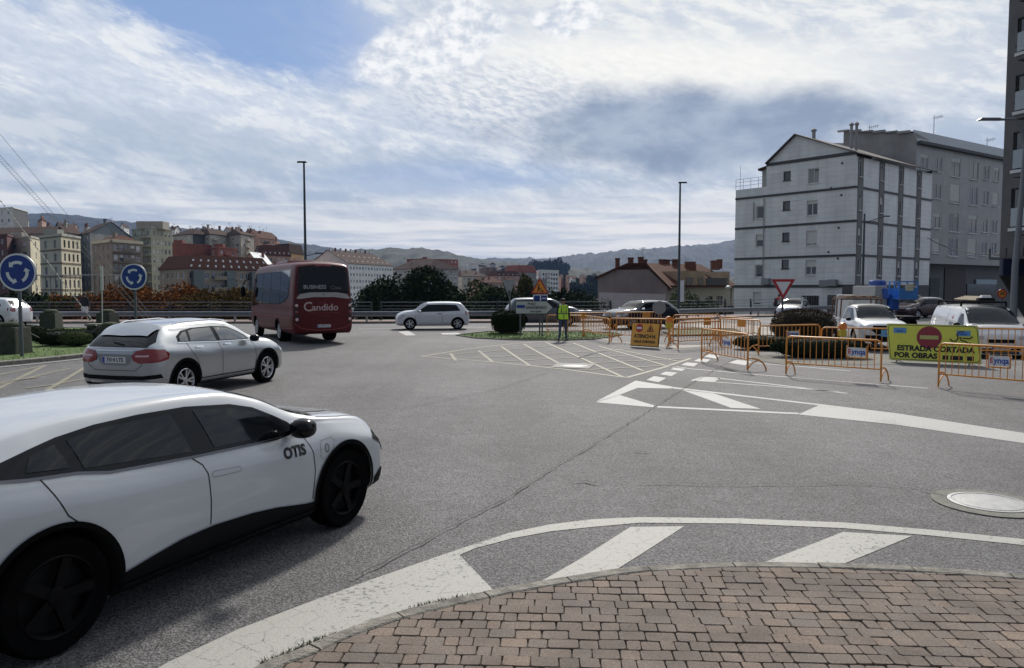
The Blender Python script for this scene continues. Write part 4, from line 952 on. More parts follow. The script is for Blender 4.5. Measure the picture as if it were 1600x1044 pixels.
# ================================================================== bus
def bus():
    RP = mat('bus_red', (.105, .007, .009), .42, .0, coat=.08, var=.05, spec=.3)
    t = thing('bus', 'dark red coach seen from behind, turning left onto the bridge', 'bus')
    h = 1.2
    st = [(-4.45,.50,1.02,1.4,1.0,2.75,.92,2.85),(-4.40,.42,1.12,1.45,1.10,2.90,.98,3.02),(-4.25,.40,1.18,1.45,1.16,2.98,1.02,3.12),(-3.8,.40,1.2,1.45,1.18,3.02,1.05,3.17),(-2,.40,1.2,1.45,1.18,3.03,1.06,3.19),
          (0,.38,1.2,1.45,1.18,3.03,1.06,3.19),(2.0,.38,1.2,1.45,1.18,3.0,1.06,3.15),(2.9,.38,1.19,1.4,1.17,2.85,1.02,2.98),(3.4,.40,1.14,1.3,1.12,2.4,.98,2.5),(3.7,.42,1.04,1.2,1.0,1.7,.9,1.85),(3.85,.5,.9,1.0,.85,1.2,.8,1.3)]
    B = Body(st, 90, 4, sillin=.9); B.build(RP, t, (2.2, -2.0), .50, zc=.42)
    SG = mat('coach_glass', (.01, .012, .014), .03, 0, spec=.8, coat=.3)
    for md in 'SL':
        B.panel(md, [(-3.75,1.78),(-3.2,1.62),(-2.4,1.50),(1.2,1.46),(2.5,1.36),(3.15,1.35),(2.95,2.1),(2.6,2.78),(-3.95,2.88),(-3.9,2.3)], mat('gloss_black', (.01,.01,.011), .12), t, 'window_surround', .004, .2)
        for poly in ([(-3.68,1.84),(-3.1,1.66),(-2.42,1.56),(-2.42,2.80),(-3.84,2.82)], [(-2.36,1.56),(-.82,1.53),(-.82,2.80),(-2.36,2.80)], [(-.76,1.53),(.8,1.51),(.8,2.80),(-.76,2.80)], [(.86,1.51),(2.0,1.46),(2.0,2.78),(.86,2.79)], [(2.12,1.46),(2.95,1.42),(2.78,2.15),(2.5,2.72),(2.12,2.74)]):
            B.panel(md, poly, SG, t, 'side_window', .009, .2)
        B.strip(md, [(-4.0,.98),(-1.5,1.02),(2.9,.95)], .03, mat('bus_pink', (.30,.05,.05), .3), t, 'side_stripe', .006)
        B.strip(md, [(-4.3,.62),(-2.6,.56)], .03, mat('bus_pink', (.30,.05,.05), .3), t, 'side_stripe', .006)
        for x in (-3.4, -1.2, .4, 1.5): B.strip(md, [(x, 1.4), (x, .45)], .012, SEAM, t, 'hatch_gap', .003)
        for k, z in enumerate((1.52, 1.20, .90)): pass
        for a in (2.2, -2.0): arch_trim(t, B, a, .42, .5, mat('bus_dark', (.03,.008,.01), .5), .05)
    B.panel('R', [(-.98,1.93),(.98,1.93),(.99,2.6),(.90,2.93),(.4,3.0),(-.4,3.0),(-.90,2.93),(-.99,2.6)], GLASS, t, 'rear_window', .012, .15)
    B.panel('R', [(-1.02,1.76),(-.9,1.92),(-.5,1.98),(.5,1.98),(.9,1.92),(1.02,1.76),(.95,1.73),(.4,1.80),(-.4,1.80),(-.95,1.73)], mat('silver_trim', (.42,.40,.38), .4, .6), t, 'rear_trim', .035, .1)
    B.text('R', 'BUSINESS', .20, .33, 2.18, mat('grey_letter', (.35,.36,.37), .5), t, .004, 0, 1.05, off=.02); B.text('R', 'Class', .19, -.48, 2.16, mat('faint_letter', (.16,.16,.17), .5), t, .0, 0, 1.05, off=.02)
    LT = mat('pale_letter', (.55,.40,.38), .5)
    B.text('R', 'C', .50, .60, 1.42, LT, t, .006); B.text('R', 'andido', .36, -.06, 1.40, LT, t, .005, 0, 1.05)
    B.text('R', 'Autocares', .085, .05, 1.59, MATS['bus_pink'], t)
    B.text('R', 'Autocares y microbuses de alquiler', .085, .0, 1.20, MATS['bus_pink'], t); B.text('R', '986 87 05 28', .075, .0, 1.09, MATS['bus_pink'], t)
    B.text('R', 'bc', .10, -.0, 1.90, TXT, t, off=.04)
    B.strip('R', [(-1.1,.80),(-.85,.62),(-.3,.54),(.3,.54),(.85,.62),(1.1,.80)], .025, MATS['bus_pink'], t, 'bumper_line', .006)
    B.strip('R', [(-.98,.52),(.98,.52)] if 0 else [(-.8,.47),(.8,.47)], .02, SEAM, t, 'bumper_gap', .004)
    for sg in (-1, 1):
        B.panel('R', [(sg*1.10,1.62),(sg*.98,1.62),(sg*.94,.85),(sg*1.08,.80)], mat('lamp_panel', (.02,.01,.012), .3), t, 'lamp_cluster', .010, .1)
        for z in (1.48, 1.22, .95):
            l, n = B.hit('R', sg*1.02, z); blob_part('tail_light', MATS['pink_lens'] if z != 1.22 else REDLENS, t, l + n * .01, (.06, .12, .12), 0, 2.2, 6)
        B.panel('R', [(sg*.3,3.02),(sg*.02,3.04),(sg*.02,2.98),(sg*.3,2.96)], REDLENS, t, 'brake_light', .02, .1)
    plate(B, t, 'R', '0149 KCX', .70)
    B.panel('F', [(-1.0,1.3),(1.0,1.3),(.95,2.6),(-.95,2.6)], GLASS, t, 'windscreen', .01, .2)
    mb = MB(); mb.box((-.4, 0, 3.24), (2.2, 1.3, .16), taper=.85); mb.build('roof_unit', RP, t, bevel=.05)
    mb = MB(); mb.box((2.2, 0, 3.2), (.8, 1.0, .12), taper=.8); mb.build('roof_hatch', RP, t, bevel=.03)
    for sg in (-1, 1):
        mb = MB(); mb.tube([(3.3, sg*1.1, 2.6), (3.6, sg*1.35, 2.5), (3.65, sg*1.42, 2.3)], .025, 6); mb.build('mirror_arm', BLACK, t); blob_part('mirror', BLACK, t, (3.62, sg*1.44, 2.0), (.12, .22, .5), 0, 3, 6)
        wheel(t, 2.2, sg*1.02, .43, .26, ALLOY, 6); wheel(t, -2.0, sg*.92, .43, .42, ALLOY, 6)
    mb = MB(); mb.box((-2.0, 0, .36), (.25, 1.6, .2)); mb.box((.2, 0, .5), (5.5, .9, .25)); mb.build('axle', LINER, t)
    place(t, (-9.43, 32.9), R(120)); return t
bus()
# ================================================================== works vehicles
def pickup():
    P = paint('pickup_white', (.66,.67,.68))
    t, B = car_body('pickup', 'white pickup with a black bumper facing the camera behind the barriers', 'pickup', P, 2.75, -.95, .93, 1.78, 1.20, 1.08, 1.35, .55, -.55, -.88, 1.12, 1.12, 1.14, .32, 3.0, .38, .44, 70, (-.1,), cladding=True, mirror=BLACK, grille=False)
    # the rear axle sits under the bed
    for c_ in [k for k in kids(t) if k.name.startswith('wheel')]:
        pass
    B.panel('F', [(-.50,.98),(.50,.98),(.56,.80),(.40,.66),(-.40,.66),(-.56,.80)], BLACK, t, 'grille', .02, .1)
    B.panel('F', [(-.80,.62),(.80,.62),(.74,.42),(-.74,.42)], BLACK, t, 'bumper', .03, .1)
    B.strip('F', [(-.46,.88),(.46,.88)], .03, CHROME, t, 'grille_bar', .03)
    mb = MB(); mb.box((-1.75, 0, .62), (1.75, 1.7, .12)); 
    for sg in (-1, 1): mb.box((-1.75, sg * .86, .92), (1.75, .07, .5))
    mb.box((-2.62, 0, .92), (.07, 1.78, .5)); mb.build('load_bed', P, t, bevel=.02)
    mb = MB()
    for sg in (-1, 1):
        for x in (-.98, -1.7, -2.5): mb.bar((x, sg*.84, 1.1), (x, sg*.80, 1.95), .05)
        mb.bar((-.98, sg*.80, 1.95), (-2.5, sg*.80, 1.95), .05)
    for x in (-.98, -1.7, -2.5): mb.bar((x, -.82, 1.95), (x, .82, 1.95), .05)
    mb.build('ladder_rack', mat('rusty_brown', (.16,.09,.06), .8, var=.3, vscale=6), t)
    for sg in (-1, 1): wheel(t, -1.75, sg*.80, .38, .24, ALLOY, 6)
    plate(B, t, 'F', '3608 LRT', .54); B.text('F', 'TOYOTA', .07, 0, .935, CHROME, t)
    for c_ in list(kids(t)):
        if c_.type == 'MESH' and c_.name.startswith('wheel') and len(c_.data.vertices):
            x = sum(v.co.x for v in c_.data.vertices) / len(c_.data.vertices)
            if abs(x + 1.5) < .12:
                for g in kids(c_): D.objects.remove(g)
                D.objects.remove(c_)
    x, y = 14.8, 31.6
    place(t, (x, y, gz(x, y)), R(-100)); return t
pickup()
# loose timber on its rack
mb = MB()
for k in range(7): mb.box((0, -.6 + .2*k, .05 + .05 * (k % 2)), (2.2, .16, .05))
o = mb.build('timber_stack', mat('timber', (.22,.13,.08), .85, var=.3, vscale=4), None); tag(o, 'stack of brown boards lying on the pickup rack', 'timber'); o.location = (15.1, 33.3, gz(14.3, 31.6) + 1.98); o.rotation_euler = (0, 0, R(-99))
def van():
    P = paint('van_white', (.68,.69,.70))
    t, B = car_body('van', 'white panel van with roof rack and beacon behind the yellow road closed sign', 'van', P, 2.35, -2.1, .93, 1.82, 1.22, 1.05, 1.75, .95, -1.95, -2.04, 1.15, 1.14, 1.16, .22, 2.9, .33, .39, 70, (.95,), side_glass=False, mirror=BLACK, glass_rear=False)
    for md in 'SL':
        B.panel(md, [(.98,1.17),(1.62,1.15),(1.45,1.30),(1.22,1.52),(1.02,1.55)], GLASS, t, 'side_window', .008, .1)
        B.strip(md, [(.93,1.65),(.90,.4)], .012, SEAM, t, 'door_gap', .004); B.strip(md, [(-.2,1.65),(-.2,.4)], .012, SEAM, t, 'door_gap', .004)
        B.strip(md, [(-1.9,.55),(.9,.55)], .10, BLACK, t, 'side_moulding', .01)
        B.text(md, 'elnor', .20, .35, 1.20, mat('slate_letter', (.06,.09,.14), .5), t, .003); B.text(md, 'instal', .16, .35, 1.02, MATS['slate_letter'], t, .003)
        B.panel(md, [(.25,1.36),(.35,1.46),(.45,1.38),(.38,1.34)], mat('pink_mark', (.5,.12,.15), .5), t, 'door_mark', .006, .1)
    mb = MB()
    for sg in (-1, 1): mb.bar((-1.8, sg*.62, 1.93), (.75, sg*.62, 1.93), .04)
    for x in (-1.8, -1.0, -.2, .7): mb.bar((x, -.68, 1.90), (x, .68, 1.90), .05); 
    for x in (-1.8, .7):
        for sg in (-1, 1): mb.bar((x, sg*.66, 1.76), (x, sg*.66, 1.92), .05)
    mb.build('roof_rack', BLACK, t)
    mb = MB(); mb.box((.55, .1, 2.0), (.3, .5, .10), taper=.9); mb.build('roof_box', BLACK, t, bevel=.02)
    mb = MB(); mb.box((.55, .1, 2.09), (.24, .32, .09), taper=.8); mb.build('beacon', WHITEM, t, bevel=.02)
    plate(B, t, 'F', '7760 LXB', .52)
    x, y = 15.7, 25.7
    place(t, (x, y, gz(x, y)), R(-104)); return t
van()
mb = MB()
for k in range(4): mb.tube([(-1.2, .1*k, .03*k), (1.35, .1*k, .03*k)], .03, 6)
o = mb.build('pipe_bundle', mat('tan_pipe', (.35,.28,.18), .6), None); tag(o, 'bundle of tan pipes tied on the van roof rack', 'pipes'); o.location = (15.9, 26.6, gz(15.7, 25.7) + 1.98); o.rotation_euler = (0, 0, R(-104))
# truck with blue articulated boom
def crane_truck():
    t = thing('lift_truck', 'white truck carrying a blue folded lifting boom and basket', 'truck', (22.6, 47.0, -.45), R(100))
    W_ = paint('truck_white', (.62,.62,.6)); BL = mat('boom_blue', (.02,.10,.42), .4, var=.15, vscale=3)
    mb = MB(); mb.box((2.2, 0, 1.35), (1.5, 2.0, 1.7), taper=.92); mb.build('cab', W_, t, bevel=.08)
    MB().box((2.92, 0, 1.62), (.1, 1.6, .7)).build('windscreen', GLASS, t)
    mb = MB(); mb.box((-.7, 0, .85), (3.6, 2.0, .2)); mb.box((-.7, 0, .6), (3.4, .9, .3)); mb.build('chassis', BLACK, t)
    mb = MB(); mb.box((-.1, .62, 1.95), (2.2, .8, 1.6)); mb.build('tool_locker', mat('locker_grey', (.45,.45,.43), .5, var=.1), t, bevel=.03)
    mb = MB(); mb.lathe([(.45, .95), (.45, 1.3), (.35, 1.4), (.35, 2.0), (.001, 2.0)], 20); mb.box((-.1, -.1, 2.05), (2.6, .34, .34)); mb.box((.6, -.45, 2.45), (2.0, .28, .28)); mb.bar((-1.3, .3, 2.0), (-1.2, .4, 2.6), .3); mb.box((-1.0, -.1, 1.6), (1.1, .5, .6)); mb.build('boom', BL, t, bevel=.03)
    mb = MB(); mb.lathe([(.45, 0), (.5, .12), (.5, .42), (.42, .5), (.001, .52)], 20, 'Z', Matrix.Translation((.3, -.2, 2.62))); mb.build('turret', mat('turret_blue', (.03,.08,.30), .4), t, smooth=True)
    mb = MB()
    for z in (1.75, 2.25, 2.75):
        for a, b in (((1.0, -.1), (1.9, -.1)), ((1.9, -.1), (1.9, -1.3)), ((1.9, -1.3), (1.0, -1.3)), ((1.0, -1.3), (1.0, -.1))): mb.bar((a[0], a[1], z), (b[0], b[1], z), .06)
    for x, y in ((1.0,-.1),(1.9,-.1),(1.9,-1.3),(1.0,-1.3),(1.45,-.1),(1.9,-.7)): mb.bar((x, y, 1.72), (x, y, 2.78), .06)
    mb.box((1.45, -.7, 1.72), (.95, 1.25, .06)); mb.box((1.92, -.7, 2.05), (.05, 1.2, .6)); mb.box((.98, -.7, 2.05), (.05, 1.2, .6)); bk_ = mb.build('basket', mat('basket_blue', (.06,.24,.62), .45), t); bk_.location = (-3.0, .1, .25)
    MB().box((-2.06, -.6, 2.65), (.06, .5, .4)).build('control_box', mat('cream', (.6,.6,.45), .5), t)
    for x in (1.9, -1.9):
        for sg in (-1, 1): wheel(t, x, sg*.9, .42, .28, ALLOY, 6)
    mb = MB(); mb.box((3.0, 0, .65), (.12, 2.0, .35)); mb.build('bumper', W_, t, bevel=.03)
    return t
crane_truck()
# ================================================================== barriers
OR = mat('barrier_orange', (.74, .30, .04), .5, .0, col2=(.45, .18, .04), vscale=5, thresh=(.45, .72))
WPL = mat('white_plate', (.66, .66, .67), .5); BLT = mat('blue_letter', (.03, .08, .36), .5); RLT = mat('red_letter', (.5, .03, .04), .5); SKY = mat('sky_blue_plate', (.12, .32, .62), .5)
BARL = 2.4
def barrier_meshes():
    L, H = BARL, .95; mb = MB(); r = .024; n = 8
    rr = .12; pts = [(-L/2, 0, .02)] + [(-L/2, 0, H - rr)] + [(-L/2 + rr - rr*math.cos(a), 0, H - rr + rr*math.sin(a)) for a in (R(30), R(60), R(90))]
    pts += [(L/2 - rr + rr*math.sin(a), 0, H - rr + rr*math.cos(a)) for a in (0, R(30), R(60), R(90))] + [(L/2, 0, .02)]
    mb.tube(pts, r, n); mb.tube([(-L/2, 0, .30), (L/2, 0, .30)], .018, 6)
    fr = mb
    bars = MB(); k = 15
    for i in range(1, k): x = -L/2 + L*i/k; bars.tube([(x, 0, .30), (x, 0, H)], .0105, 5)
    foot = MB()
    foot.tube([(0, -.02, .33), (0, .12, .33), (0, .30, .29), (0, .43, .20), (0, .50, .09), (0, .52, .01)], .020, 6)
    foot.tube([(0, .02, .30), (0, -.22, .24) , (0, -.34, .12), (0, -.38, .01)] if 0 else [(0, 0, .06), (0, .12, .20), (0, .30, .285)], .016, 5)
    return fr, bars, foot
_fr, _ba, _fo = barrier_meshes()
FRM = _fr.build('frame', OR, smooth=True).data; BRM = _ba.build('bars', OR, smooth=True).data; FTM = _fo.build('foot', OR, smooth=True).data
for o in [x for x in D.objects if x.name in ('frame', 'bars', 'foot') and x.parent is None]: D.objects.remove(o)
def child(name, me, parent, loc=(0,0,0), rz=0.0):
    o = D.objects.new(name, me); COL.objects.link(o); o.parent = parent; o.location = loc; o.rotation_euler = (0, 0, rz); return o
def barrier(a, b, label, sign=None, spos=0.0, flip=False, tilt=0.0):
    a = Vector(a); b = Vector(b); m = (a + b) / 2; d = b - a; ang = math.atan2(d.y, d.x)
    t = thing('crowd_barrier', label, 'barrier', (m.x, m.y, gz(m.x, m.y)), ang, 'orange tube barriers round the road works'); t.rotation_euler[0] = tilt
    t.scale = (1, 1, 1); L = d.length; sc = L / BARL
    child('frame', FRM, t); child('bars', BRM, t)
    for x in (-BARL/2, BARL/2): child('foot', FTM, t, (x, 0, 0), math.pi if flip else 0)
    t.scale = (sc, 1, 1)
    fs = -1
    if sign == 'name':
        p = MB().box((spos, fs*.03, .66), (.46, .012, .20)).build('name_plate', WPL, t)
        text_obj('ynqa', .17, BLT, p, facing((spos + .05, fs*.038, .665)), bold=.004, extrude=.002, sx=1.05)
        text_obj('E', .15, RLT, p, facing((spos - .17, fs*.038, .665)), bold=.004, extrude=.002)
        q = MB(); q.box((spos, fs*.025, .53), (.5, .02, .03)); q.bar((spos-.24, fs*.02, .53), (spos-.24, fs*.02, .80), .03); q.bar((spos+.24, fs*.02, .53), (spos+.24, fs*.02, .80), .03); q.build('plate_holder', OR, t)
    elif sign == 'blue':
        p = MB().box((spos, fs*.03, .80), (.44, .012, .22)).build('blue_plate', SKY, t)
        text_obj('obras', .10, BLT, p, facing((spos, fs*.038, .78)), bold=.002, extrude=.002); text_obj('las', .06, BLT, p, facing((spos, fs*.038, .86)), extrude=.002)
    elif sign == 'orange':
        MB().box((spos, fs*.03, .80), (.42, .02, .26)).build('orange_plate', OR, t)
    return t
def gg(px, py): v = G(px, py); return (v.x, v.y)
def along(a, d, L=2.4):
    a = Vector(a); d = Vector(d).normalized(); b = a + d * L; return (a.x, a.y), (b.x, b.y)
barrier(gg(1096, 564.5), gg(1168, 580), 'orange barrier nearest the white zebra blocks', 'name', .2)
barrier(gg(1228, 586), gg(1376, 598), 'orange barrier in front of the low dark hedge with a white plate at right', 'name', .62)
barrier(gg(1466, 606), gg(1632, 622), 'orange barrier nearest the camera, cut by the right edge of the frame', 'name', .22)
barrier((7.85, 24.1), (10.15, 25.0), 'orange barrier in front of the round clipped bush', 'name', .1)
barrier((10.25, 25.1), (12.5, 24.1), 'orange barrier with a sky blue plate in front of the pickup', 'blue', .75)
barrier((12.6, 22.8), (15.0, 22.0), 'orange barrier with a sky blue plate in front of the white van', 'blue', -.55)
barrier((15.1, 21.9), (17.4, 21.2), 'orange barrier at the right edge behind the nearest one')
barrier((1.55, 33.6), (2.65, 32.2) if 0 else (3.1, 33.2), 'orange barrier with a small white plate between the direction sign and the worker', 'blue', -.1)
barrier((3.15, 33.2), (3.8, 29.6), 'orange barrier seen almost end-on to the right of the worker')
barrier((3.85, 30.0), (6.1, 29.3), 'orange barrier standing behind the orange road works sign')
barrier((6.3, 29.6), (8.2, 30.6), 'orange barrier behind the works lamp', 'orange', .7)
barrier((5.75, 26.2), (7.6, 27.6), 'orange barrier between the works lamp and the zebra blocks')
barrier((8.3, 30.5), (9.3, 28.4), 'orange barrier seen end-on behind the name plate barrier', 'orange', .2)
barrier((2.7, 36.8), (4.9, 37.6), 'orange barrier in front of the silver people carrier', 'orange', -.4)
barrier((5.2, 37.8), (7.5, 38.2), 'orange barrier under the bonnet of the dark blue hatchback', 'orange', .4)
barrier((7.2, 33.9), (9.5, 34.6), 'orange barrier lying furthest back beside the green verge')
barrier((9.6, 34.4), (10.3, 32.4), 'orange barrier end-on left of the yield sign')
# ================================================================== signs
def disc(mb, r, th, M4): mb.lathe([(.001, 0), (r, 0), (r, th), (.001, th)], 40, 'Y', M4); return mb
BLU = mat('sign_blue', (.012, .045, .26), .35, var=.08, vscale=3); REF = mat('sign_white', (.75, .77, .80), .45); ALU = mat('sign_back', (.30, .31, .33), .5, .5, var=.1)
POLE = mat('grey_pole', (.13, .14, .155), .5, .4, var=.15, vscale=5)
def roundabout_sign(px, Y, pyc, rpx, label):
    c_ = AT(px, pyc, Y); r = rpx * Y / FPX
    t = thing('roundabout_sign', label, 'road sign', (c_.x, Y, gz(c_.x, Y)), math.atan2(c_.x, -Y) * 0 , 'round blue roundabout signs')
    z = c_.z; M0 = Matrix.Translation((0, 0, z))
    mb = MB(); mb.box((0, .07, (z + r*.2) / 2), (.09, .06, z + r*.2)); mb.build('pole', POLE, t, bevel=.01)
    mb = MB(); disc(mb, r, .03, Matrix.Translation((0, -.0, z))); b = mb.build('sign_back', ALU, t, smooth=True, angle=30)
    mb = MB(); mb.lathe([(r*.90, -.004), (r*.99, -.004), (r*.99, .002)], 48, 'Y', M0); mb.build('rim', REF, b)
    mb = MB(); mb.lathe([(.001, -.003), (r*.91, -.003)], 48, 'Y', M0); f = mb.build('blue_face', BLU, b)
    for k in range(3):
        a0 = R(90 + 120*k - 62 + 20); q = MB(); poly = []; n = 10; r0, r1 = r*.44, r*.60; A0, A1 = R(60 + 120*k), R(60 + 120*k + 66)
        pts = [(r1*math.cos(A0 + (A1-A0)*i/n), r1*math.sin(A0 + (A1-A0)*i/n)) for i in range(n+1)]
        hd = A1 + R(22)
        pts += [(r*.70*math.cos(A1), r*.70*math.sin(A1)), (r*.50*math.cos(hd), r*.50*math.sin(hd)), (r*.34*math.cos(A1), r*.34*math.sin(A1))]
        pts += [(r0*math.cos(A1 - (A1-A0)*i/n), r0*math.sin(A1 - (A1-A0)*i/n)) for i in range(n+1)]
        q.prism(pts, .004, .008, Matrix.Translation((0, 0, z)) @ Matrix.Rotation(math.pi/2, 4, 'X')); q.build('arrow', REF, f)
    return t
s1 = roundabout_sign(27, 22.6, 425.5, 29.5, 'larger blue roundabout sign at the left edge, above the stone bollard')
s2 = roundabout_sign(209, 31, 432.5, 20.5, 'smaller blue roundabout sign above the silver crossover')
def tri_poly(w, down=False, z=0): 
    h = w * .87; p = [(-w/2, -h/3), (w/2, -h/3), (0, 2*h/3)]; return [(x, -y) for x, y in p] if down else p
UPR = lambda x, y, z: Matrix.Translation((x, y, z)) @ Matrix.Rotation(math.pi/2, 4, 'X')
SRED = mat('sign_red', (.42, .02, .03), .4)
def yield_sign(x, y, z, w, label, back=False, rz=0.0):
    t = thing('yield_sign', label, 'road sign', (x, y, gz(x, y)), rz, None)
    mb = MB(); mb.box((0, .06, z/2 - .1), (.08, .05, z - .2)); mb.build('pole', POLE, t)
    mb = MB(); mb.prism(tri_poly(w, True), -.02, 0, UPR(0, 0, z)); p = mb.build('sign_back', ALU, t)
    mb = MB(); mb.prism(tri_poly(w*.99, True), .001, .003, UPR(0, 0, z)); r_ = mb.build('red_border', SRED, p)
    mb = MB(); mb.prism(tri_poly(w*.62, True), .004, .006, UPR(0, 0, z + .0)); mb.build('white_face', REF, r_)
    return t
yield_sign(AT(1224, 440, 31).x, 31, HZ(440, 31), .98, 'red and white yield triangle in front of the white apartment block')
t = yield_sign(AT(795, 448, 36).x, 36, HZ(447, 36), .95, 'yield sign seen from behind beside the dark flat-topped hedge', rz=math.pi + .9)
# direction arrow
def direction_sign():
    Y = 33.5; c_ = AT(835, 480.5, Y); t = thing('direction_sign', 'white arrow sign reading POIO SANXENXO beside the dark hedge', 'road sign', (c_.x, Y, 0), 0)
    w, h = 1.66, .58; z = c_.z
    for dx in (-.62, .35):
        mb = MB(); mb.box((dx, .06, (z + .25)/2), (.07, .05, z + .25)); mb.build('pole', POLE, t)
    pl = [(-w/2, -h/2), (w/2 - .28, -h/2), (w/2, 0), (w/2 - .28, h/2), (-w/2, h/2)]
    mb = MB(); mb.prism(pl, -.03, 0, UPR(0, 0, z)); p = mb.build('sign_back', BLACK, t)
    mb = MB(); mb.prism([(x*.975 - .005, y*.92) for x, y in pl], .001, .004, UPR(0, 0, z)); f = mb.build('arrow_face', mat('sign_cream', (.52,.53,.52), .45), p)
    text_obj('POIO', .15, TXT, f, facing((-.12, -.008, z + .15)), bold=.004, align='LEFT' if 0 else 'CENTER'); text_obj('SANXENXO', .17, TXT, f, facing((.08, -.008, z - .01)), bold=.005); text_obj('(Vía rápida)', .11, TXT, f, facing((.06, -.008, z - .18)), bold=.003)
    MB().box((-.60, -.006, z + .04), (.36, .006, .14)).build('road_number_plate', BLU, f)
    return t
direction_sign()
def works_triangle():
    Y = 34.3; c_ = AT(843.5, 449, Y); t = thing('works_sign', 'orange works triangle with a digging figure above the white direction sign', 'road sign', (c_.x, Y, 0), 0); z = c_.z
    w = .82; ORS = mat('sign_orange', (.80,.30,.03), .45)
    mb = MB(); mb.box((0, .08, z/2), (.07, .05, z)); mb.build('pole', POLE, t)
    MB().box((.02, .04, z + .05), (.60, .02, .62)).build('back_plate', ALU, t)
    mb = MB(); mb.prism(tri_poly(w), -.015, 0, UPR(0, 0, z - .05)); p = mb.build('sign_back', SRED, t)
    mb = MB(); mb.prism(tri_poly(w*.78), .002, .005, UPR(0, 0, z - .05)); f = mb.build('orange_face', ORS, p)
    mb = MB(); M4 = UPR(-.05, -.006, z - .06)
    mb.prism([(-.08,-.14),(-.05,-.14),(0,-.03),(.04,-.14),(.07,-.14),(.03,.02),(.02,.12),(-.03,.12),(-.04,.0)], 0, .004, M4); mb.lathe([(.001,-.009),(.035,-.009)], 12, 'Y', Matrix.Translation((-.045, 0, z + .10)))
    mb.bar((-.05, -.009, z), (.10, -.009, z - .12), .02); mb.prism([(.10,-.14),(.24,-.14),(.17,-.06)], 0, .004, M4); mb.build('digging_figure', TXT, f)
    mb = MB(); mb.box((.02, 0, z - .50), (.66, .02, .34)); q = mb.build('panel', REF, t)
    for dx in (-.15, .17): MB().box((dx + .02, -.012, z - .50), (.26, .006, .26)).build('blue_pictogram', BLU, q)
    MB().box((.19, -.017, z - .50), (.18, .004, .05)).build('white_bar', REF, q)
    return t
works_triangle()
def atencion():
    a, b = G(980, 541.5), G(1033, 545); m = (a + b) / 2; d = b - a; t = thing('works_board', 'orange board reading ATENCION CALLE CORTADA leaning on a barrier', 'road works board', (m.x, m.y, 0), math.atan2(d.y, d.x))
    t.rotation_euler[0] = R(-8)
    w, h = 1.22, .86; YL = mat('board_orange', (.78,.38,.05), .5, var=.08)
    p = MB().box((0, .02, h/2 + .04), (w, .03, h)).build('board_edge', BLACK, t)
    f = MB().box((0, -.002, h/2 + .04), (w - .05, .02, h - .05)).build('board_face', YL, p)
    mb = MB(); mb.lathe([(.001, -.016), (.155, -.016)], 30, 'Y', Matrix.Translation((-.26, 0, .70))); q = mb.build('no_entry_disc', SRED, p)
    MB().box((-.26, -.021, .70), (.22, .006, .065)).build('white_bar', REF, q)
    mb = MB(); mb.prism(tri_poly(.32), .014, .018, UPR(.22, 0, .67)); k = mb.build('triangle', mat('dark_red', (.25,.04,.02), .5), p)
    mb = MB(); mb.prism(tri_poly(.21), .020, .022, UPR(.22, 0, .665)); mb.build('triangle_face', YL, k)
    mb = MB(); mb.bar((.18, -.024, .60), (.23, -.024, .74), .03); mb.bar((.2, -.024, .66), (.28, -.024, .60), .02); mb.bar((.22,-.024,.70),(.27,-.024,.66),.02); mb.build('digging_figure', TXT, k)
    text_obj('ATENCIÓN', .185, TXT, p, facing((0, -.016, .40)), bold=.007, sx=.98); text_obj('CALLE CORTADA', .125, TXT, p, facing((0, -.016, .21)), bold=.005, sx=.95)
    return t
atencion()
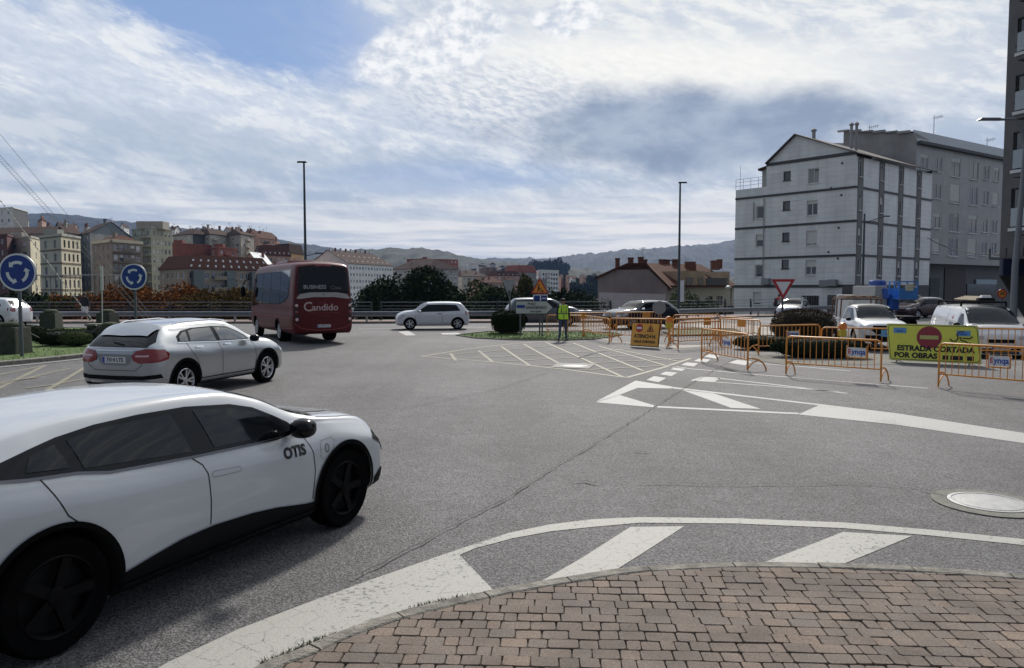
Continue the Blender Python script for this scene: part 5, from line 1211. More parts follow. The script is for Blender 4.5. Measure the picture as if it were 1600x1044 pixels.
def estrada():
    a, b = G(1386, 565), G(1530, 572); m = (a + b) / 2; d = b - a; L = d.length; t = thing('road_closed_board', 'large yellow board reading ESTRADA CORTADA POR OBRAS', 'road works board', (m.x, m.y, 0), math.atan2(d.y, d.x)); t.rotation_euler[0] = R(-6)
    w, h = L, 1.06; YL = mat('board_yellow', (.74,.74,.10), .5, var=.06); skew = -.12
    def sk(pts): return [(x + skew * (y / h), y) for x, y in pts]
    rect = lambda x0, y0, x1, y1: sk([(x0, y0), (x1, y0), (x1, y1), (x0, y1)])
    def rr(x0, y0, x1, y1, r):
        return sk([(x0+r, y0), (x1-r, y0), (x1, y0+r), (x1, y1-r), (x1-r, y1), (x0+r, y1), (x0, y1-r), (x0, y0+r)])
    U = UPR(.06, 0, .05)
    p = MB().prism(rr(-w/2, 0, w/2, h, .03), -.02, 0, U).build('board_edge', mat('board_pale', (.6,.62,.2), .5), t)
    l = MB().prism(rr(-w/2+.03, .035, w/2-.03, h-.035, .07), .001, .002, U).build('border_line', BLACK, p)
    f = MB().prism(rr(-w/2+.045, .05, w/2-.045, h-.05, .06), .003, .005, U).build('board_face', YL, p)
    mb = MB(); mb.lathe([(.001, -.008), (.315, -.008)], 40, 'Y', Matrix.Translation((-.02 + skew*.6, 0, .05 + .69))); q = mb.build('no_entry_disc', mat('faded_red', (.30,.035,.05), .5), f)
    MB().box((-.02 + skew*.6, -.012, .74), (.46, .006, .11)).build('yellow_bar', mat('pale_yellow', (.5,.48,.15), .5), q)
    for s_, z, x in (('ESTRADA CORTADA', .36, .06), ('POR OBRAS', .16, -.42)): text_obj(s_, .205, TXT, f, facing((x, -.009, .05 + z)), bold=.009, sx=1.0)
    for x, w_ in ((.33, .14), (.60, .30), (.93, .16)): MB().box((x, -.008, .19), (w_, .006, .12)).build('black_patch', TXT, f)
    for x, y in ((-w/2 + .30, .90), (.74, .86)):
        s_ = MB().box((x, -.010, y + .02), (.33, .008, .15)).build('blue_sticker', SKY, f); text_obj('obras', .08, BLT, s_, facing((x, -.017, y)), bold=.002)
    mb = MB(); mb.tube([(.42, -.01, .72), (.47, -.01, .66), (.56, -.01, .66), (.62, -.01, .74), (.58, -.01, .84), (.64, -.01, .92), (.76, -.01, .93)], .018, 5); mb.tube([(.66, -.01, .78), (.70, -.01, .68), (.80, -.01, .66), (.86, -.01, .60), (.92, -.01, .62)], .018, 5); mb.tube([(.72, -.01, .75), (.9, -.01, .74), (.96, -.01, .80)], .018, 5); mb.build('spray_scrawl', mat('brown_spray', (.06,.03,.015), .7), f)
    mb = MB()
    for x in (-.9, .9): mb.bar((x, .05, .9), (x, .55, .0), .04); mb.bar((x, .04, 0), (x, .04, 1.0), .04)
    mb.build('stand', ALU, t)
    return t
estrada()
def lamp_on_trestle(x, y, label):
    t = thing('works_lamp', label, 'warning lamp', (x, y, gz(x, y)), .3, 'orange warning lamps')
    mb = MB(); mb.lathe([(.001,-.06),(.12,-.06),(.13,0),(.12,.06),(.001,.06)], 20, 'Y', Matrix.Translation((0, 0, .98))); mb.build('lens', mat('amber_lens', (.75,.20,.01), .3, coat=1), t, smooth=True)
    MB().box((0, 0, .76), (.2, .16, .22)).build('battery_box', mat('works_yellow', (.6,.45,.04), .5), t, bevel=.02)
    mb = MB(); mb.bar((0, 0, 0), (0, 0, .68), .035); mb.bar((-.15, 0, .01), (.15, 0, .01), .03); mb.build('stem', OR, t)
lamp_on_trestle(AT(1045, 510, 28).x, 28, 'orange warning lamp beside the orange ATENCION board')
lamp_on_trestle(AT(1353, 524, 22.6).x, 24.2, 'orange warning lamp beside the yellow road closed board')
x = AT(1030, 480, 37).x; t = thing('round_sign', 'round grey sign seen from behind in front of the dark blue hatchback', 'road sign', (x, 37, 0), math.pi)
mb = MB(); disc(mb, .33, .02, Matrix.Translation((0, 0, HZ(481, 37)))); mb.build('sign_back', ALU, t); MB().bar((0, -.03, 0), (0, -.03, 1.5), .06).build('pole', POLE, t)
x = AT(1566, 459, 40).x; t = thing('speed_sign', 'round orange sign near the foot of the right street lamp', 'road sign', (x, 40, 0), 0)
mb = MB(); disc(mb, .25, .02, Matrix.Translation((0, 0, HZ(459, 40)))); p = mb.build('sign_back', SRED, t); mb = MB(); mb.lathe([(.001,-.004),(.19,-.004)], 30, 'Y', Matrix.Translation((0, 0, HZ(459, 40)))); f = mb.build('sign_face', mat('sign_orange', (.80,.30,.03), .45), p); text_obj('30', .26, TXT, f, facing((0, -.01, HZ(459, 40))), bold=.004); MB().bar((0, .05, 0), (0, .05, 1.8), .06).build('pole', POLE, t)
# ================================================================== street lamps
LMP = mat('lamp_grey', (.06, .075, .085), .45, .4, var=.1)
def street_lamp(px, pyb, pyt, Y, label, arm, side=None, rz=0.0, r=.09, m=None):
    x = AT(px, pyb, Y).x; H = HZ(pyt, Y); t = thing('street_lamp', label, 'street lamp', (x, Y, 0), rz); m = m or LMP
    mb = MB(); mb.tube([(0,0,0),(0,0,.5),(0,0,H*.6),(0,0,H)], r, 10, rs=[r*1.25, r*1.1, r*.85, r*.65]); mb.lathe([(r*2, 0), (r*2, .04), (r*1.3, .08)], 12); mb.build('pole', m, t, smooth=True)
    if arm == 'top':
        mb = MB(); mb.box((-.12 if side == 'L' else .16, 0, H + .03), (.62, .22, .09), taper=.8); mb.build('lamp_head', BLACK, t, bevel=.02)
        mb = MB(); s = 1 if side == 'L' else -1; mb.bar((0, 0, H*.42), (s*.7, 0, H*.435), .04); mb.box((s*.85, 0, H*.437), (.45, .18, .07)); mb.build('side_lamp', BLACK, t)
    return t
street_lamp(479, 512, 254, 47.5, 'tall grey street lamp behind the coach', 'top', 'L')
t2 = street_lamp(1060, 505, 286, 53, 'tall grey street lamp right of the dark blue hatchback', 'top', 'R')
q = MB().box((.22, -.02, HZ(455, 53)), (.28, .04, 1.5)).build('banner', REF, t2)
# lamp with one long arm in front of the white block
x = AT(1347, 480, 60).x; t = thing('street_lamp', 'grey lamp with a slanting double arm in front of the white apartment block', 'street lamp', (x, 60, 0), 0)
mb = MB(); mb.tube([(0,0,0),(0,0,HZ(334,60))], .09, 8, rs=[.12,.07]); mb.build('pole', LMP, t)
mb = MB(); z = HZ(348, 60); mb.bar((0,0,z), (1.5,0,z+.45), .06); mb.box((1.7,0,z+.5), (.5,.2,.08)); mb.bar((0,0,z-.02), (1.1,.1,z+.15), .05); mb.build('arm', LMP, t)
# big lamp at the right edge
Y = 32; x = AT(1583, 500, Y).x; t = thing('street_lamp', 'grey street lamp with a curved arm at the right edge of the frame', 'street lamp', (x, Y, 0), 0)
zt = HZ(187, Y); mb = MB(); mb.tube([(0,0,0),(0,0,3),(.16,0,HZ(300,Y)),(.22,0,HZ(232,Y)),(.10,0,HZ(208,Y)),(-.25,0,zt+.02),(-.9,0,zt)], .10, 10, rs=[.15,.13,.10,.085,.07,.055,.05]); mb.build('pole', mat('pale_pole', (.17,.18,.2), .5, .4), t, smooth=True)
mb = MB(); mb.box((-1.3, 0, zt + .02), (1.0, .3, .09), taper=.75); mb.build('lamp_head', POLE, t, bevel=.02)
# small globe lamp by the white block
x = AT(1142, 480, 66).x; t = thing('globe_lamp', 'small lamp with a white globe left of the white apartment block', 'street lamp', (x, 66, -2), 0)
mb = MB(); mb.tube([(0,0,0),(0,0,HZ(450,66)+2)], .05, 8); mb.build('pole', LMP, t); blob_part('globe', mat('globe_white', (.6,.6,.58), .3), t, (-.25, 0, HZ(449,66)+2.0), (.5,.5,.3), 0, 2, 8)
# ================================================================== railings
RAIL = mat('rail_grey', (.20, .22, .25), .45, .5, var=.1); RPOST = mat('rail_post', (.018, .02, .024), .5)
def poly_pts(pts, step):
    out = []; P = [Vector(p) for p in pts]
    for a, b in zip(P, P[1:]):
        n = max(1, round((b - a).length / step)); out += [a.lerp(b, i/n) for i in range(n)]
    return out + [P[-1]]
def railing(pts, label, H=1.2, step=2.6, zs=(1.16, .92, .72, .5, .3), z0=.11):
    t = thing('railing', label, 'railing', (pts[0][0], pts[0][1], z0)); o = Vector((pts[0][0], pts[0][1])); P = [p - o for p in poly_pts(pts, step)]
    mb = MB(); mb.bar((0, -.02, 0), (0, -.02, H*.8), .12, .07); mb.bar((0, -.02, H*.8), (0, .10, H), .10, .07); pm = None
    for i, p in enumerate(P):
        if pm is None: q = mb.build('post', RPOST, t); pm = q.data
        else: q = child('post', pm, t)
        q.location = (p.x, p.y, 0)
    for z in zs:
        r_ = MB()
        for a, b in zip(P, P[1:]): r_.tube([(a.x, a.y + .06, z), (b.x, b.y + .06, z)], .028 if z == zs[0] else .018, 6)
        r_.build('rail', RAIL, t)
    return t
def crash(pts, label, z0=.0):
    t = thing('guardrail', label, 'guardrail', (pts[0][0], pts[0][1], z0)); o = Vector((pts[0][0], pts[0][1])); P = [p - o for p in poly_pts(pts, 4)]
    mb = MB(); mb.box((0, 0, .35), (.12, .08, .7)); pm = mb.build('post', GALV, t).data
    for p in P[1:]: child('post', pm, t, (p.x, p.y, 0))
    pm_ = [(-.00, .42), (-.05, .46), (-.05, .52), (0, .56), (0, .60), (-.05, .64), (-.05, .70), (0, .74)]
    mb = MB(); vs = []; fs = []
    for i, p in enumerate(P):
        d = (P[min(i+1, len(P)-1)] - P[max(i-1, 0)]).normalized(); n = Vector((d.y, -d.x))
        for dx, z in pm_: q = p + n * (.06 - dx); vs.append((q.x, q.y, z))
    k = len(pm_)
    for i in range(len(P)-1):
        for j in range(k-1): fs.append((i*k+j, i*k+j+1, (i+1)*k+j+1, (i+1)*k+j))
    mb.add(vs, fs); mb.build('beam', mat('beam_steel', (.24, .255, .28), .4, .6, var=.12, vscale=3), t, smooth=True)
    return t
railing([(-58, 48.6), (-9, 48.6)], 'dark railing behind the coach and the roundabout island', 1.15)
railing([(-8.4, 48.6), (6.5, 50), (13.8, 56.4), (21.2, 61.2)], 'long dark railing from the white hatchback to the white apartment block', 1.25)
railing([(21.4, 61.4), (24.6, 64.5)], 'short end piece of railing beside the white apartment block', 1.25)
crash([(-58, 47.0), (-9, 47.0), (6.8, 48.7), (15.0, 55.4), (22.5, 60.2), (28, 64.5), (35.5, 64.0)], 'long galvanised guardrail along the far kerb')
# tall bridge fence left
t = thing('bridge_fence', 'tall fence of thin upright bars on the bridge parapet at the left', 'fence', (-44, 62, 0))
zt, zb = HZ(430, 62), HZ(463, 62)
mb = MB(); mb.tube([(0, 0, zt), (14.2, 0, zt)], .05, 6); mb.build('top_rail', mat('pale_rail', (.42,.43,.45), .5), t)
mb = MB(); mb.tube([(0, 0, zb), (14.2, 0, zb)], .04, 6); mb.build('bottom_rail', RPOST, t)
mb = MB()
for k in range(36): mb.bar((k*.4, 0, zb), (k*.4, 0, zt), .035)
mb.build('bars', RPOST, t)
mb = MB(); mb.box((7.1, 0, zb/2 - 2), (14.4, .5, zb + 4)); mb.build('parapet', mat('dark_stone', (.06,.06,.055), .9, var=.3, vscale=1.5, bump=.4, bscale=8), t)
# ================================================================== roundabout stones, chain, mast
STN = mat('bollard_stone', (.075, .07, .065), .95, col2=(.03, .045, .02), vscale=5, bump=.9, bscale=18)
def stone_bollard(px, py, w, h, label, d=None):
    g = G(px, py); t = thing('stone_bollard', label, 'bollard', (g.x, g.y + .3, .08), random.uniform(-.2, .2), 'rough stone bollards round the island')
    mb = MB(); mb.box((0, 0, h*.44), (w, d or w, h*.88), taper=.93); b = mb.build('shaft', STN, t, bevel=.03)
    o = blob_part('moss_cap', mat('moss', (.05, .06, .03), .95, var=.4, vscale=8, bump=.8, bscale=30), t, (0, 0, h*.93), (w*.85, w*.85, h*.28), 0, 2.4, 8)
    return t, g
stone_bollard(10, 558, .78, .95, 'large dark stone bollard at the left edge below the roundabout sign')
stone_bollard(166, 545, .62, .80, 'dark stone bollard against the silver crossover')
stone_bollard(75, 516, .80, .92, 'dark stone bollard behind the white sport utility car')
stone_bollard(164, 516, .80, .92, 'mossy stone bollard at the foot of the thin white pole')
a = G(36, 548); b = G(150, 540); mb = MB(); pts = []
P0, P1 = Vector((a.x, a.y + .1, .72)), Vector((b.x, b.y + .2, .66))
for k in range(15):
    u = k/14; p = P0.lerp(P1, u); p.z -= .52 * 4*u*(1-u); pts.append(p)
for q, r_ in zip(pts, pts[1:]): mb.tube([q, r_], .035, 6)
tag(mb.build('chain', mat('iron_chain', (.03,.03,.03), .6, .5), smooth=True), 'heavy dark chain hanging between two stone bollards over the grass', 'chain')
g = G(106, 530); t = thing('stone_bench', 'low stone slab seat on the roundabout grass', 'bench', (g.x, g.y + 3, .09), .1)
MB().box((0,0,.38), (1.6,.6,.10)).build('slab', KERB, t, bevel=.02)
for sg in (-1,1): MB().box((sg*.6,0,.17), (.25,.5,.33)).build('leg', STN, t)
# mast with rigging (its top is out of the frame)
t = thing('ship_mast', 'rope rigging of a ship mast crossing the left of the sky', 'monument', (-38, 34, 0))
ROPE = mat('rope', (.22, .22, .22), .8)
mb = MB(); mb.tube([(0,0,0),(0,0,22)], .28, 12, rs=[.32,.18]); mb.build('mast', mat('mast_white', (.5,.5,.48), .5), t, smooth=True)
def W2(px, py, Y): v = AT(px, py, Y); return Vector((v.x + 38, v.y - 34, v.z))
def rope(a, b, r): mb.tube([a, b], r, 5)
mb = MB(); a, b = W2(233, 497, 34), W2(-150, 79, 34); a2, b2 = W2(225, 498, 34), W2(-156, 81, 34); rope(a, b, .009); rope(a2, b2, .009)
n = 120
for k in range(n): mb.tube([a.lerp(b, k/n), a2.lerp(b2, k/n)], .005, 4)
a, b = W2(240, 497, 34.6), W2(-150, 30, 34.6); rope(a, b, .009); a, b = W2(100, 400, 34), W2(-160, 60, 34); mb.build('shroud', ROPE, t)
mb = MB(); a, b = W2(151, 509, 33), W2(-160, 105, 33); rope(a, b, .012)
for k in range(60): mb.tube([a.lerp(b, k/60), a.lerp(b, k/60 + .004)], .03, 5)
mb.build('beaded_rope', mat('pale_rope', (.5,.48,.42), .7), t)
mb = MB(); a, b = W2(160, 514, 33.5), W2(159, 416, 33.5); mb.tube([a, a.lerp(b, .6), a.lerp(b, .62), b], .04, 6, rs=[.02,.025,.06,.05]); mb.build('white_spar', mat('spar', (.55,.55,.53), .5), t)
# ================================================================== buildings
ORD = 'first second third fourth fifth sixth seventh eighth ninth tenth eleventh twelfth thirteenth fourteenth fifteenth sixteenth seventeenth eighteenth nineteenth twentieth twenty-first twenty-second'.split()
WCACHE = {}
FRW = mat('frame_white', (.72,.73,.74), .5); FRD = mat('frame_dark', (.05,.045,.045), .5); FRB = mat('frame_blue', (.04,.08,.22), .5)
SHUT = mat('roller_shutter', (.60,.60,.58), .6, var=.1, vscale=2, stretch=(1, 1, 12)); CURT = mat('net_curtain', (.33,.34,.35), .7)
def win_meshes(w, h, frame, style, near):
    key = (round(w, 2), round(h, 2), frame.name, style, near)
    if key in WCACHE: return WCACHE[key]
    mb = MB(); b = min(.07, w * .1); th = .05
    mb.use(frame)
    for x in (-w/2 + b/2, w/2 - b/2): mb.box((x, 0, h/2), (b, th, h))
    for z in (b/2, h - b/2): mb.box((0, 0, z), (w - 2*b, th, b))
    if w > .9: mb.box((0, 0, h/2), (b, th, h - 2*b))
    if style == 'sill' or near: mb.box((0, -.10, -.03), (w + .12, .2, .06))
    gl = MB(); gl.use(GLASSB); gl.add([(-w/2 + b, .01, b), (w/2 - b, .01, b), (w/2 - b, .01, h - b), (-w/2 + b, .01, h - b)], [(0, 1, 2, 3)])
    sh = None
    frac = {'shut': .92, 'half': .45, 'low': .2}.get(style, 0)
    if frac:
        sh = MB(); sh.use(SHUT); sh.box((0, -.015 if 1 else 0, h - b - (h - 2*b)*frac/2), (w - 2*b, .03, (h - 2*b)*frac))
    if style == 'curt':
        sh = MB(); sh.use(CURT); sh.add([(-w*.42, .004, b), (-w*.12, .004, b), (-w*.12, .004, h-b), (-w*.42, .004, h-b)], [(0, 1, 2, 3)]); sh.add([(w*.06, .004, b), (w*.42, .004, b), (w*.42, .004, h*.8), (w*.06, .004, h*.8)], [(0, 1, 2, 3)])
    if near:
        a = mb.build('window'); p = gl.build('pane'); s = sh.build('shutter' if frac else 'curtain') if sh else None
        r_ = (a.data, p.data, s.data if s else None)
        for o in (a, p, s):
            if o: D.objects.remove(o)
    else:
        for q in ([gl] + ([sh] if sh else [])):
            mats = q.mats
            for f, mi in zip(list(q.f), list(q.m)):
                mb.use(mats[mi]); mb.add([q.v[i] for i in f], [tuple(range(len(f)))])
        a = mb.build('window'); r_ = (a.data, None, None); D.objects.remove(a)
    WCACHE[key] = r_; return r_
def face(b, mb, A, Bp, z0, z1, wins, depth=.16, near=False):
    """wall quad grid from A to B (seen from outside A is on the left) with window holes; wins = (u_centre, z_bottom, w, h, frame, style)"""
    A = Vector(A); Bp = Vector(Bp); L = (Bp - A).length; d = (Bp - A) / L; n = Vector((d.y, -d.x))
    us = sorted({0.0, L} | {round(x, 4) for w in wins for x in (w[0] - w[2]/2, w[0] + w[2]/2)}); zs = sorted({z0, z1} | {round(x, 4) for w in wins for x in (w[1], w[1] + w[3])})
    us = [u for u in us if 0 <= u <= L]; zs = [z for z in zs if z0 <= z <= z1]
    P = lambda u, z, k=0: (A.x + d.x*u - n.x*k, A.y + d.y*u - n.y*k, z)
    holes = [(w[0] - w[2]/2, w[0] + w[2]/2, w[1], w[1] + w[3]) for w in wins]
    for ua, ub in zip(us, us[1:]):
        for za, zb_ in zip(zs, zs[1:]):
            uc, zc = (ua+ub)/2, (za+zb_)/2
            if any(h[0] < uc < h[1] and h[2] < zc < h[3] for h in holes): continue
            mb.add([P(ua, za), P(ub, za), P(ub, zb_), P(ua, zb_)], [(0, 1, 2, 3)])
    for h in holes:
        q = [(h[0], h[2]), (h[1], h[2]), (h[1], h[3]), (h[0], h[3])]
        for i in range(4):
            a_, b_ = q[i], q[(i+1) % 4]; mb.add([P(*a_), P(*b_), P(*b_, depth), P(*a_, depth)], [(0, 1, 2, 3)])
    rz = math.atan2(d.y, d.x)
    for w in wins:
        me = win_meshes(w[2], w[3], w[4], w[5], near); loc = P(w[0], w[1], depth - .03)
        o = child('window', me[0], b, loc, rz)
        if me[1]: child('pane', me[1], o)
        if me[2]: child('shutter', me[2], o)
def band(mb, A, Bp, z, h, out=.06):
    A = Vector(A); Bp = Vector(Bp); d = (Bp - A).normalized(); n = Vector((d.y, -d.x))
    mb.bar((A.x + n.x*out/2, A.y + n.y*out/2, z), (Bp.x + n.x*out/2, Bp.y + n.y*out/2, z), out, h)
def grid(L, cols, rows, w, h, z0, fh, frame, style='', mu=.8, rn=None, mixs=None):
    out = []
    for j in range(rows):
        for i in range(cols):
            u = mu + (L - 2*mu) * (i + .5) / cols; s_ = (rn.choice(mixs) if mixs else style)
            out.append((u, z0 + j*fh, w, h, frame, s_))
    return out
def xy(px, D_): v = AT(px, 452, D_); return Vector((v.x, v.y))
TILE = mat('roof_tile', (.07,.028,.018), .9, spec=.1, col2=(.115,.05,.033), vscale=1.2, bump=.6, bscale=6, stretch=(1, 1, 4))
TILE2 = mat('roof_tile_brown', (.042,.024,.019), .9, spec=.1, col2=(.075,.045,.036), vscale=.8, bump=.6, bscale=5)
CHIM = mat('chimney_brick', (.16,.065,.045), .9, var=.3, vscale=4)
GREYR = mat('flat_roof', (.16,.155,.15), .9, var=.2)
GAP = mat('gap_line', (.05,.05,.05), .9)
BASE = -14
def house(name, label, l, c_, r_, ytop, wallm, roof='flat', roofm=None, rh=3.0, wl=None, wr=None, fh=3.0, frame=None, over=.4, z0=BASE, styles=('', '', 'curt', 'half', 'shut'), seed=0, group=None, topgap=.9, bands=None, parapet=.5, D0=None, skip=0, wallm2=None, chims=0, skylights=0):
    """l,c,r: (pixel x, depth) of left end, near corner, right end"""
    L, C_, R_ = xy(*l), xy(*c_), xy(*r_); Bk = L + R_ - C_; zt = HZ(ytop, c_[1])
    o = thing(name, label, 'building', (C_.x, C_.y, 0), 0, group); off = Vector((C_.x, C_.y)); L, R_, Bk, C2 = L - off, R_ - off, Bk - off, Vector((0, 0)); rn = random.Random(seed + 5)
    frame = frame or FRW
    mb = MB(); mb2 = MB()
    zlow = -4.0
    def wins(w, LL):
        if not w: return []
        cols, ww, hh = w[:3]; rows = max(1, int((zt - topgap - zlow) / fh) - skip); out = []
        for j in range(rows):
            z = zt - topgap - hh - j*fh
            for i in range(cols): out.append((.6 + (LL - 1.2) * (i + .5) / cols, z, ww, hh, frame, rn.choice(styles)))
        return out
    face(o, mb, L, C2, z0, zt, wins(wl, (C2 - L).length)); face(o, mb2 if wallm2 else mb, C2, R_, z0, zt, wins(wr, R_.length))
    for a, b in ((R_, Bk), (Bk, L)): mb.add([(a.x, a.y, z0), (b.x, b.y, z0), (b.x, b.y, zt), (a.x, a.y, zt)], [(0, 1, 2, 3)])
    quad = [L, C2, R_, Bk]; cen = (L + R_) / 2
    if roof == 'gableL':   # gable on the L-C face, ridge parallel to C-R
        m1, m2 = (L + C2)/2, (R_ + Bk)/2
        mb.add([(L.x, L.y, zt), (C2.x, C2.y, zt), (m1.x, m1.y, zt + rh)], [(0, 1, 2)]); mb.add([(R_.x, R_.y, zt), (Bk.x, Bk.y, zt), (m2.x, m2.y, zt + rh)], [(0, 1, 2)])
    if roof == 'gableR':
        m1, m2 = (R_ + C2)/2, (L + Bk)/2
        mb.add([(C2.x, C2.y, zt), (R_.x, R_.y, zt), (m1.x, m1.y, zt + rh)], [(0, 1, 2)]); mb.add([(L.x, L.y, zt), (Bk.x, Bk.y, zt), (m2.x, m2.y, zt + rh)], [(0, 1, 2)])
    w_ = mb.build('wall', wallm, o)
    if wallm2: mb2.build('wall', wallm2, o)
    def ex(p): return p + (p - cen).normalized() * over
    if roof == 'flat':
        q = MB(); q.add([(p.x, p.y, zt - .35) for p in quad], [(0, 1, 2, 3)]); q.build('roof', roofm or GREYR, o)
        q = MB(); 
        for a, b in zip(quad, quad[1:] + quad[:1]): q.bar((a.x, a.y, zt + parapet/2 - .05), (b.x, b.y, zt + parapet/2 - .05), .35, parapet)
        q.build('parapet', wallm, o)
    else:
        q = MB(); E_ = [ex(p) for p in quad]; th = .18
        if roof in ('gableL', 'gableR'):
            if roof == 'gableL': m1, m2 = (E_[0] + E_[1])/2, (E_[2] + E_[3])/2; s1_, s2_ = (E_[1], E_[2], m2, m1), (E_[3], E_[0], m1, m2)
            else: m1, m2 = (E_[1] + E_[2])/2, (E_[3] + E_[0])/2; s1_, s2_ = (E_[0], E_[1], m1, m2), (E_[2], E_[3], m2, m1)
            for s_ in (s1_, s2_):
                zz = (zt - .08, zt - .08, zt + rh, zt + rh); v = [(p.x, p.y, z + th) for p, z in zip(s_, zz)] + [(p.x, p.y, z + .03) for p, z in zip(s_, zz)]
                q.add(v, [(0, 1, 2, 3), (7, 6, 5, 4), (0, 4, 5, 1), (1, 5, 6, 2), (2, 6, 7, 3), (3, 7, 4, 0)])
        else:              # hip / mansard
            fl = .34 if roof == 'hip' else .82; top = [cen + (p - cen) * (1 - fl if roof == 'hip' else fl) for p in E_]
            if roof == 'hip':
                lng = (C2 - L).length > R_.length; m1, m2 = ((E_[0] + E_[3])/2, (E_[1] + E_[2])/2) if lng else ((E_[0] + E_[1])/2, (E_[2] + E_[3])/2)
                m1, m2 = m1.lerp(m2, .22), m2.lerp(m1, .22); top = [m1, m2, m2, m1] if lng else [m1, m1, m2, m2]
            v = [(p.x, p.y, zt - .05) for p in E_] + [(p.x, p.y, zt + .15) for p in E_] + [(p.x, p.y, zt + rh) for p in top]
            q.add(v, [(0, 1, 5, 4), (1, 2, 6, 5), (2, 3, 7, 6), (3, 0, 4, 7), (4, 5, 9, 8), (5, 6, 10, 9), (6, 7, 11, 10), (7, 4, 8, 11), (8, 9, 10, 11), (3, 2, 1, 0)])
        ro = q.build('roof', roofm or TILE, o)
        for k in range(chims):
            u = (k + .5) / chims; base = L.lerp(C2, .5).lerp((R_ + Bk)/2, u) if (R_.length > L.length) else ((C2 + R_)/2).lerp((L + Bk)/2, u)
            c2_ = MB(); c2_.box((base.x, base.y, zt + rh + .3), (.8, .8, 2.2)); c2_.box((base.x, base.y, zt + rh + 1.5), (1.0, 1.0, .15)); c2_.build('chimney', CHIM if k % 2 else wallm, ro)
        for k in range(skylights):
            u = (k + .5) / skylights; a_, b_, t1, t2 = E_[1], E_[2], top[1] if roof not in ('gableL','gableR') else s1_[3], top[2] if roof not in ('gableL','gableR') else s1_[2]
            for tt in (.25,) if skylights < 8 else (.2, .6):
                p0 = Vector((*a_.lerp(b_, u), zt + .1)); p1 = Vector((*t1.lerp(t2, u), zt + rh + .1)); p = p0.lerp(p1, tt); dd = (p1 - p0).normalized(); al = Vector((*(b_ - a_).normalized(), 0)); nn = al.cross(dd)
                if nn.z < 0: nn = -nn
                p += nn * .12; s_ = MB(); s_.add([p - al*.30 - dd*.33, p + al*.30 - dd*.33, p + al*.30 + dd*.33, p - al*.30 + dd*.33], [(0, 1, 2, 3)]); s_.build('skylight', mat('skylight', (.5,.52,.55), .3), ro)
    if not name.startswith('distant'):
        q = MB(); ctr = cen; zz = zt + (rh * .8 if roof != 'flat' else 0)
        for k in range(rn.randint(1, 3)):
            p = cen + (rn.choice(quad) - cen) * rn.uniform(.1, .4); hh = rn.uniform(1.5, 3.5); q.bar((p.x, p.y, zz - 1), (p.x, p.y, zz + hh), .09); q.bar((p.x - .9, p.y, zz + hh - .3), (p.x + .9, p.y, zz + hh - .2), .07)
        q.build('aerial', GALV, o)
        if roof == 'flat' and not name.startswith('slope'):
            q = MB(); p = cen + (quad[0] - cen) * .3; q.box((p.x, p.y, zt + .9), (3.2, 2.6, 2.2)); q.build('roof_housing', wallm, o)
        elif not chims:
            q = MB()
            for k in range(2): p = cen + (rn.choice(quad) - cen) * rn.uniform(.15, .5); q.box((p.x, p.y, zt + rh * .75), (.8, .8, 2.4))
            q.build('chimney', rn.choice([CHIM, wallm]), o)
        if wr and R_.length > 12 and rn.random() < .75 and 'white block' not in label:
            u0 = rn.uniform(.05, .4); u1 = u0 + rn.uniform(.22, .4); q = MB(); n_ = Vector((R_.y, -R_.x)).normalized(); z = zt - topgap - wr[2] - .15
            while z > -3:
                a_, b_ = C2.lerp(R_, u0) + n_*.5, C2.lerp(R_, min(u1, .95)) + n_*.5; q.bar((*a_, z), (*b_, z), 1.0, .16); q.bar((*(a_ + n_*.45), z + .5), (*(b_ + n_*.45), z + .5), .08, .9); z -= fh
            q.build('balconies', rn.choice([wallm, wallm, RPOST]), o)
    if bands:
        q = MB(); k = 0; z = zt - .1
        while z > zlow:
            band(q, L, C2, z, bands[1], .12); band(q, C2, R_, z, bands[1], .12); z -= fh * bands[2]
        q.build('string_course', bands[0], o)
    return o, dict(L=L, C=C2, R=R_, B=Bk, zt=zt)
def balconies(o, a, b, zs, m, depth=1.1, rail=None, u0=.1, u1=.9, slab=.2, hh=1.0):
    d = (b - a).normalized(); n = Vector((d.y, -d.x)); p, q = a.lerp(b, u0), a.lerp(b, u1)
    for z in zs:
        mb = MB(); c0 = (p + q)/2 + n*depth/2; mb.bar((*(p + n*depth/2), z), (*(q + n*depth/2), z), depth, slab); bb = mb.build('balcony', m, o)
        r_ = MB(); r_.bar((*(p + n*depth), z + hh), (*(q + n*depth), z + hh), .06, .06); L_ = (q - p).length; k = max(2, int(L_ / .45))
        for i in range(k + 1):
            e = (p + n*depth).lerp(q + n*depth, i/k); r_.bar((*e, z), (*e, z + hh), .03)
        r_.build('balcony_rail', rail or RPOST, bb)
col = lambda n, c_, **k: mat(n, c_, .85, var=k.get('var', .12), vscale=k.get('vs', .4), bump=.15, bscale=4)
CREAM = col('cream_render', (.62,.56,.40)); CREAM2 = col('grey_cream_render', (.44,.43,.37)); BEIGE = col('beige_render', (.46,.42,.35)); STAIN = col('stained_party_wall', (.38,.36,.34), var=.35, vs=.25)
GREYW = col('grey_render', (.36,.36,.35)); BRICK = col('red_brick', (.24,.07,.045), var=.2); PALEG = col('pale_green_render', (.40,.43,.35)); WHITE = col('white_render', (.75,.75,.74)); BROWNW = col('brown_stone', (.26,.215,.175)); DKG = col('dark_grey_wall', (.09,.095,.10)); ORG = col('ochre_render', (.58,.36,.14)); SALM = col('salmon_render', (.46,.27,.20))
FA = 'apartment houses of the town on the left'; FB = 'town blocks beyond the trees in the middle'
house('apartment_building', 'white block with a dark side wall, highest at the far left', (-30, 300), (25, 290), (48, 305), 325, WHITE, wl=(5, 1.5, 1.3), wallm2=DKG, group=FA)
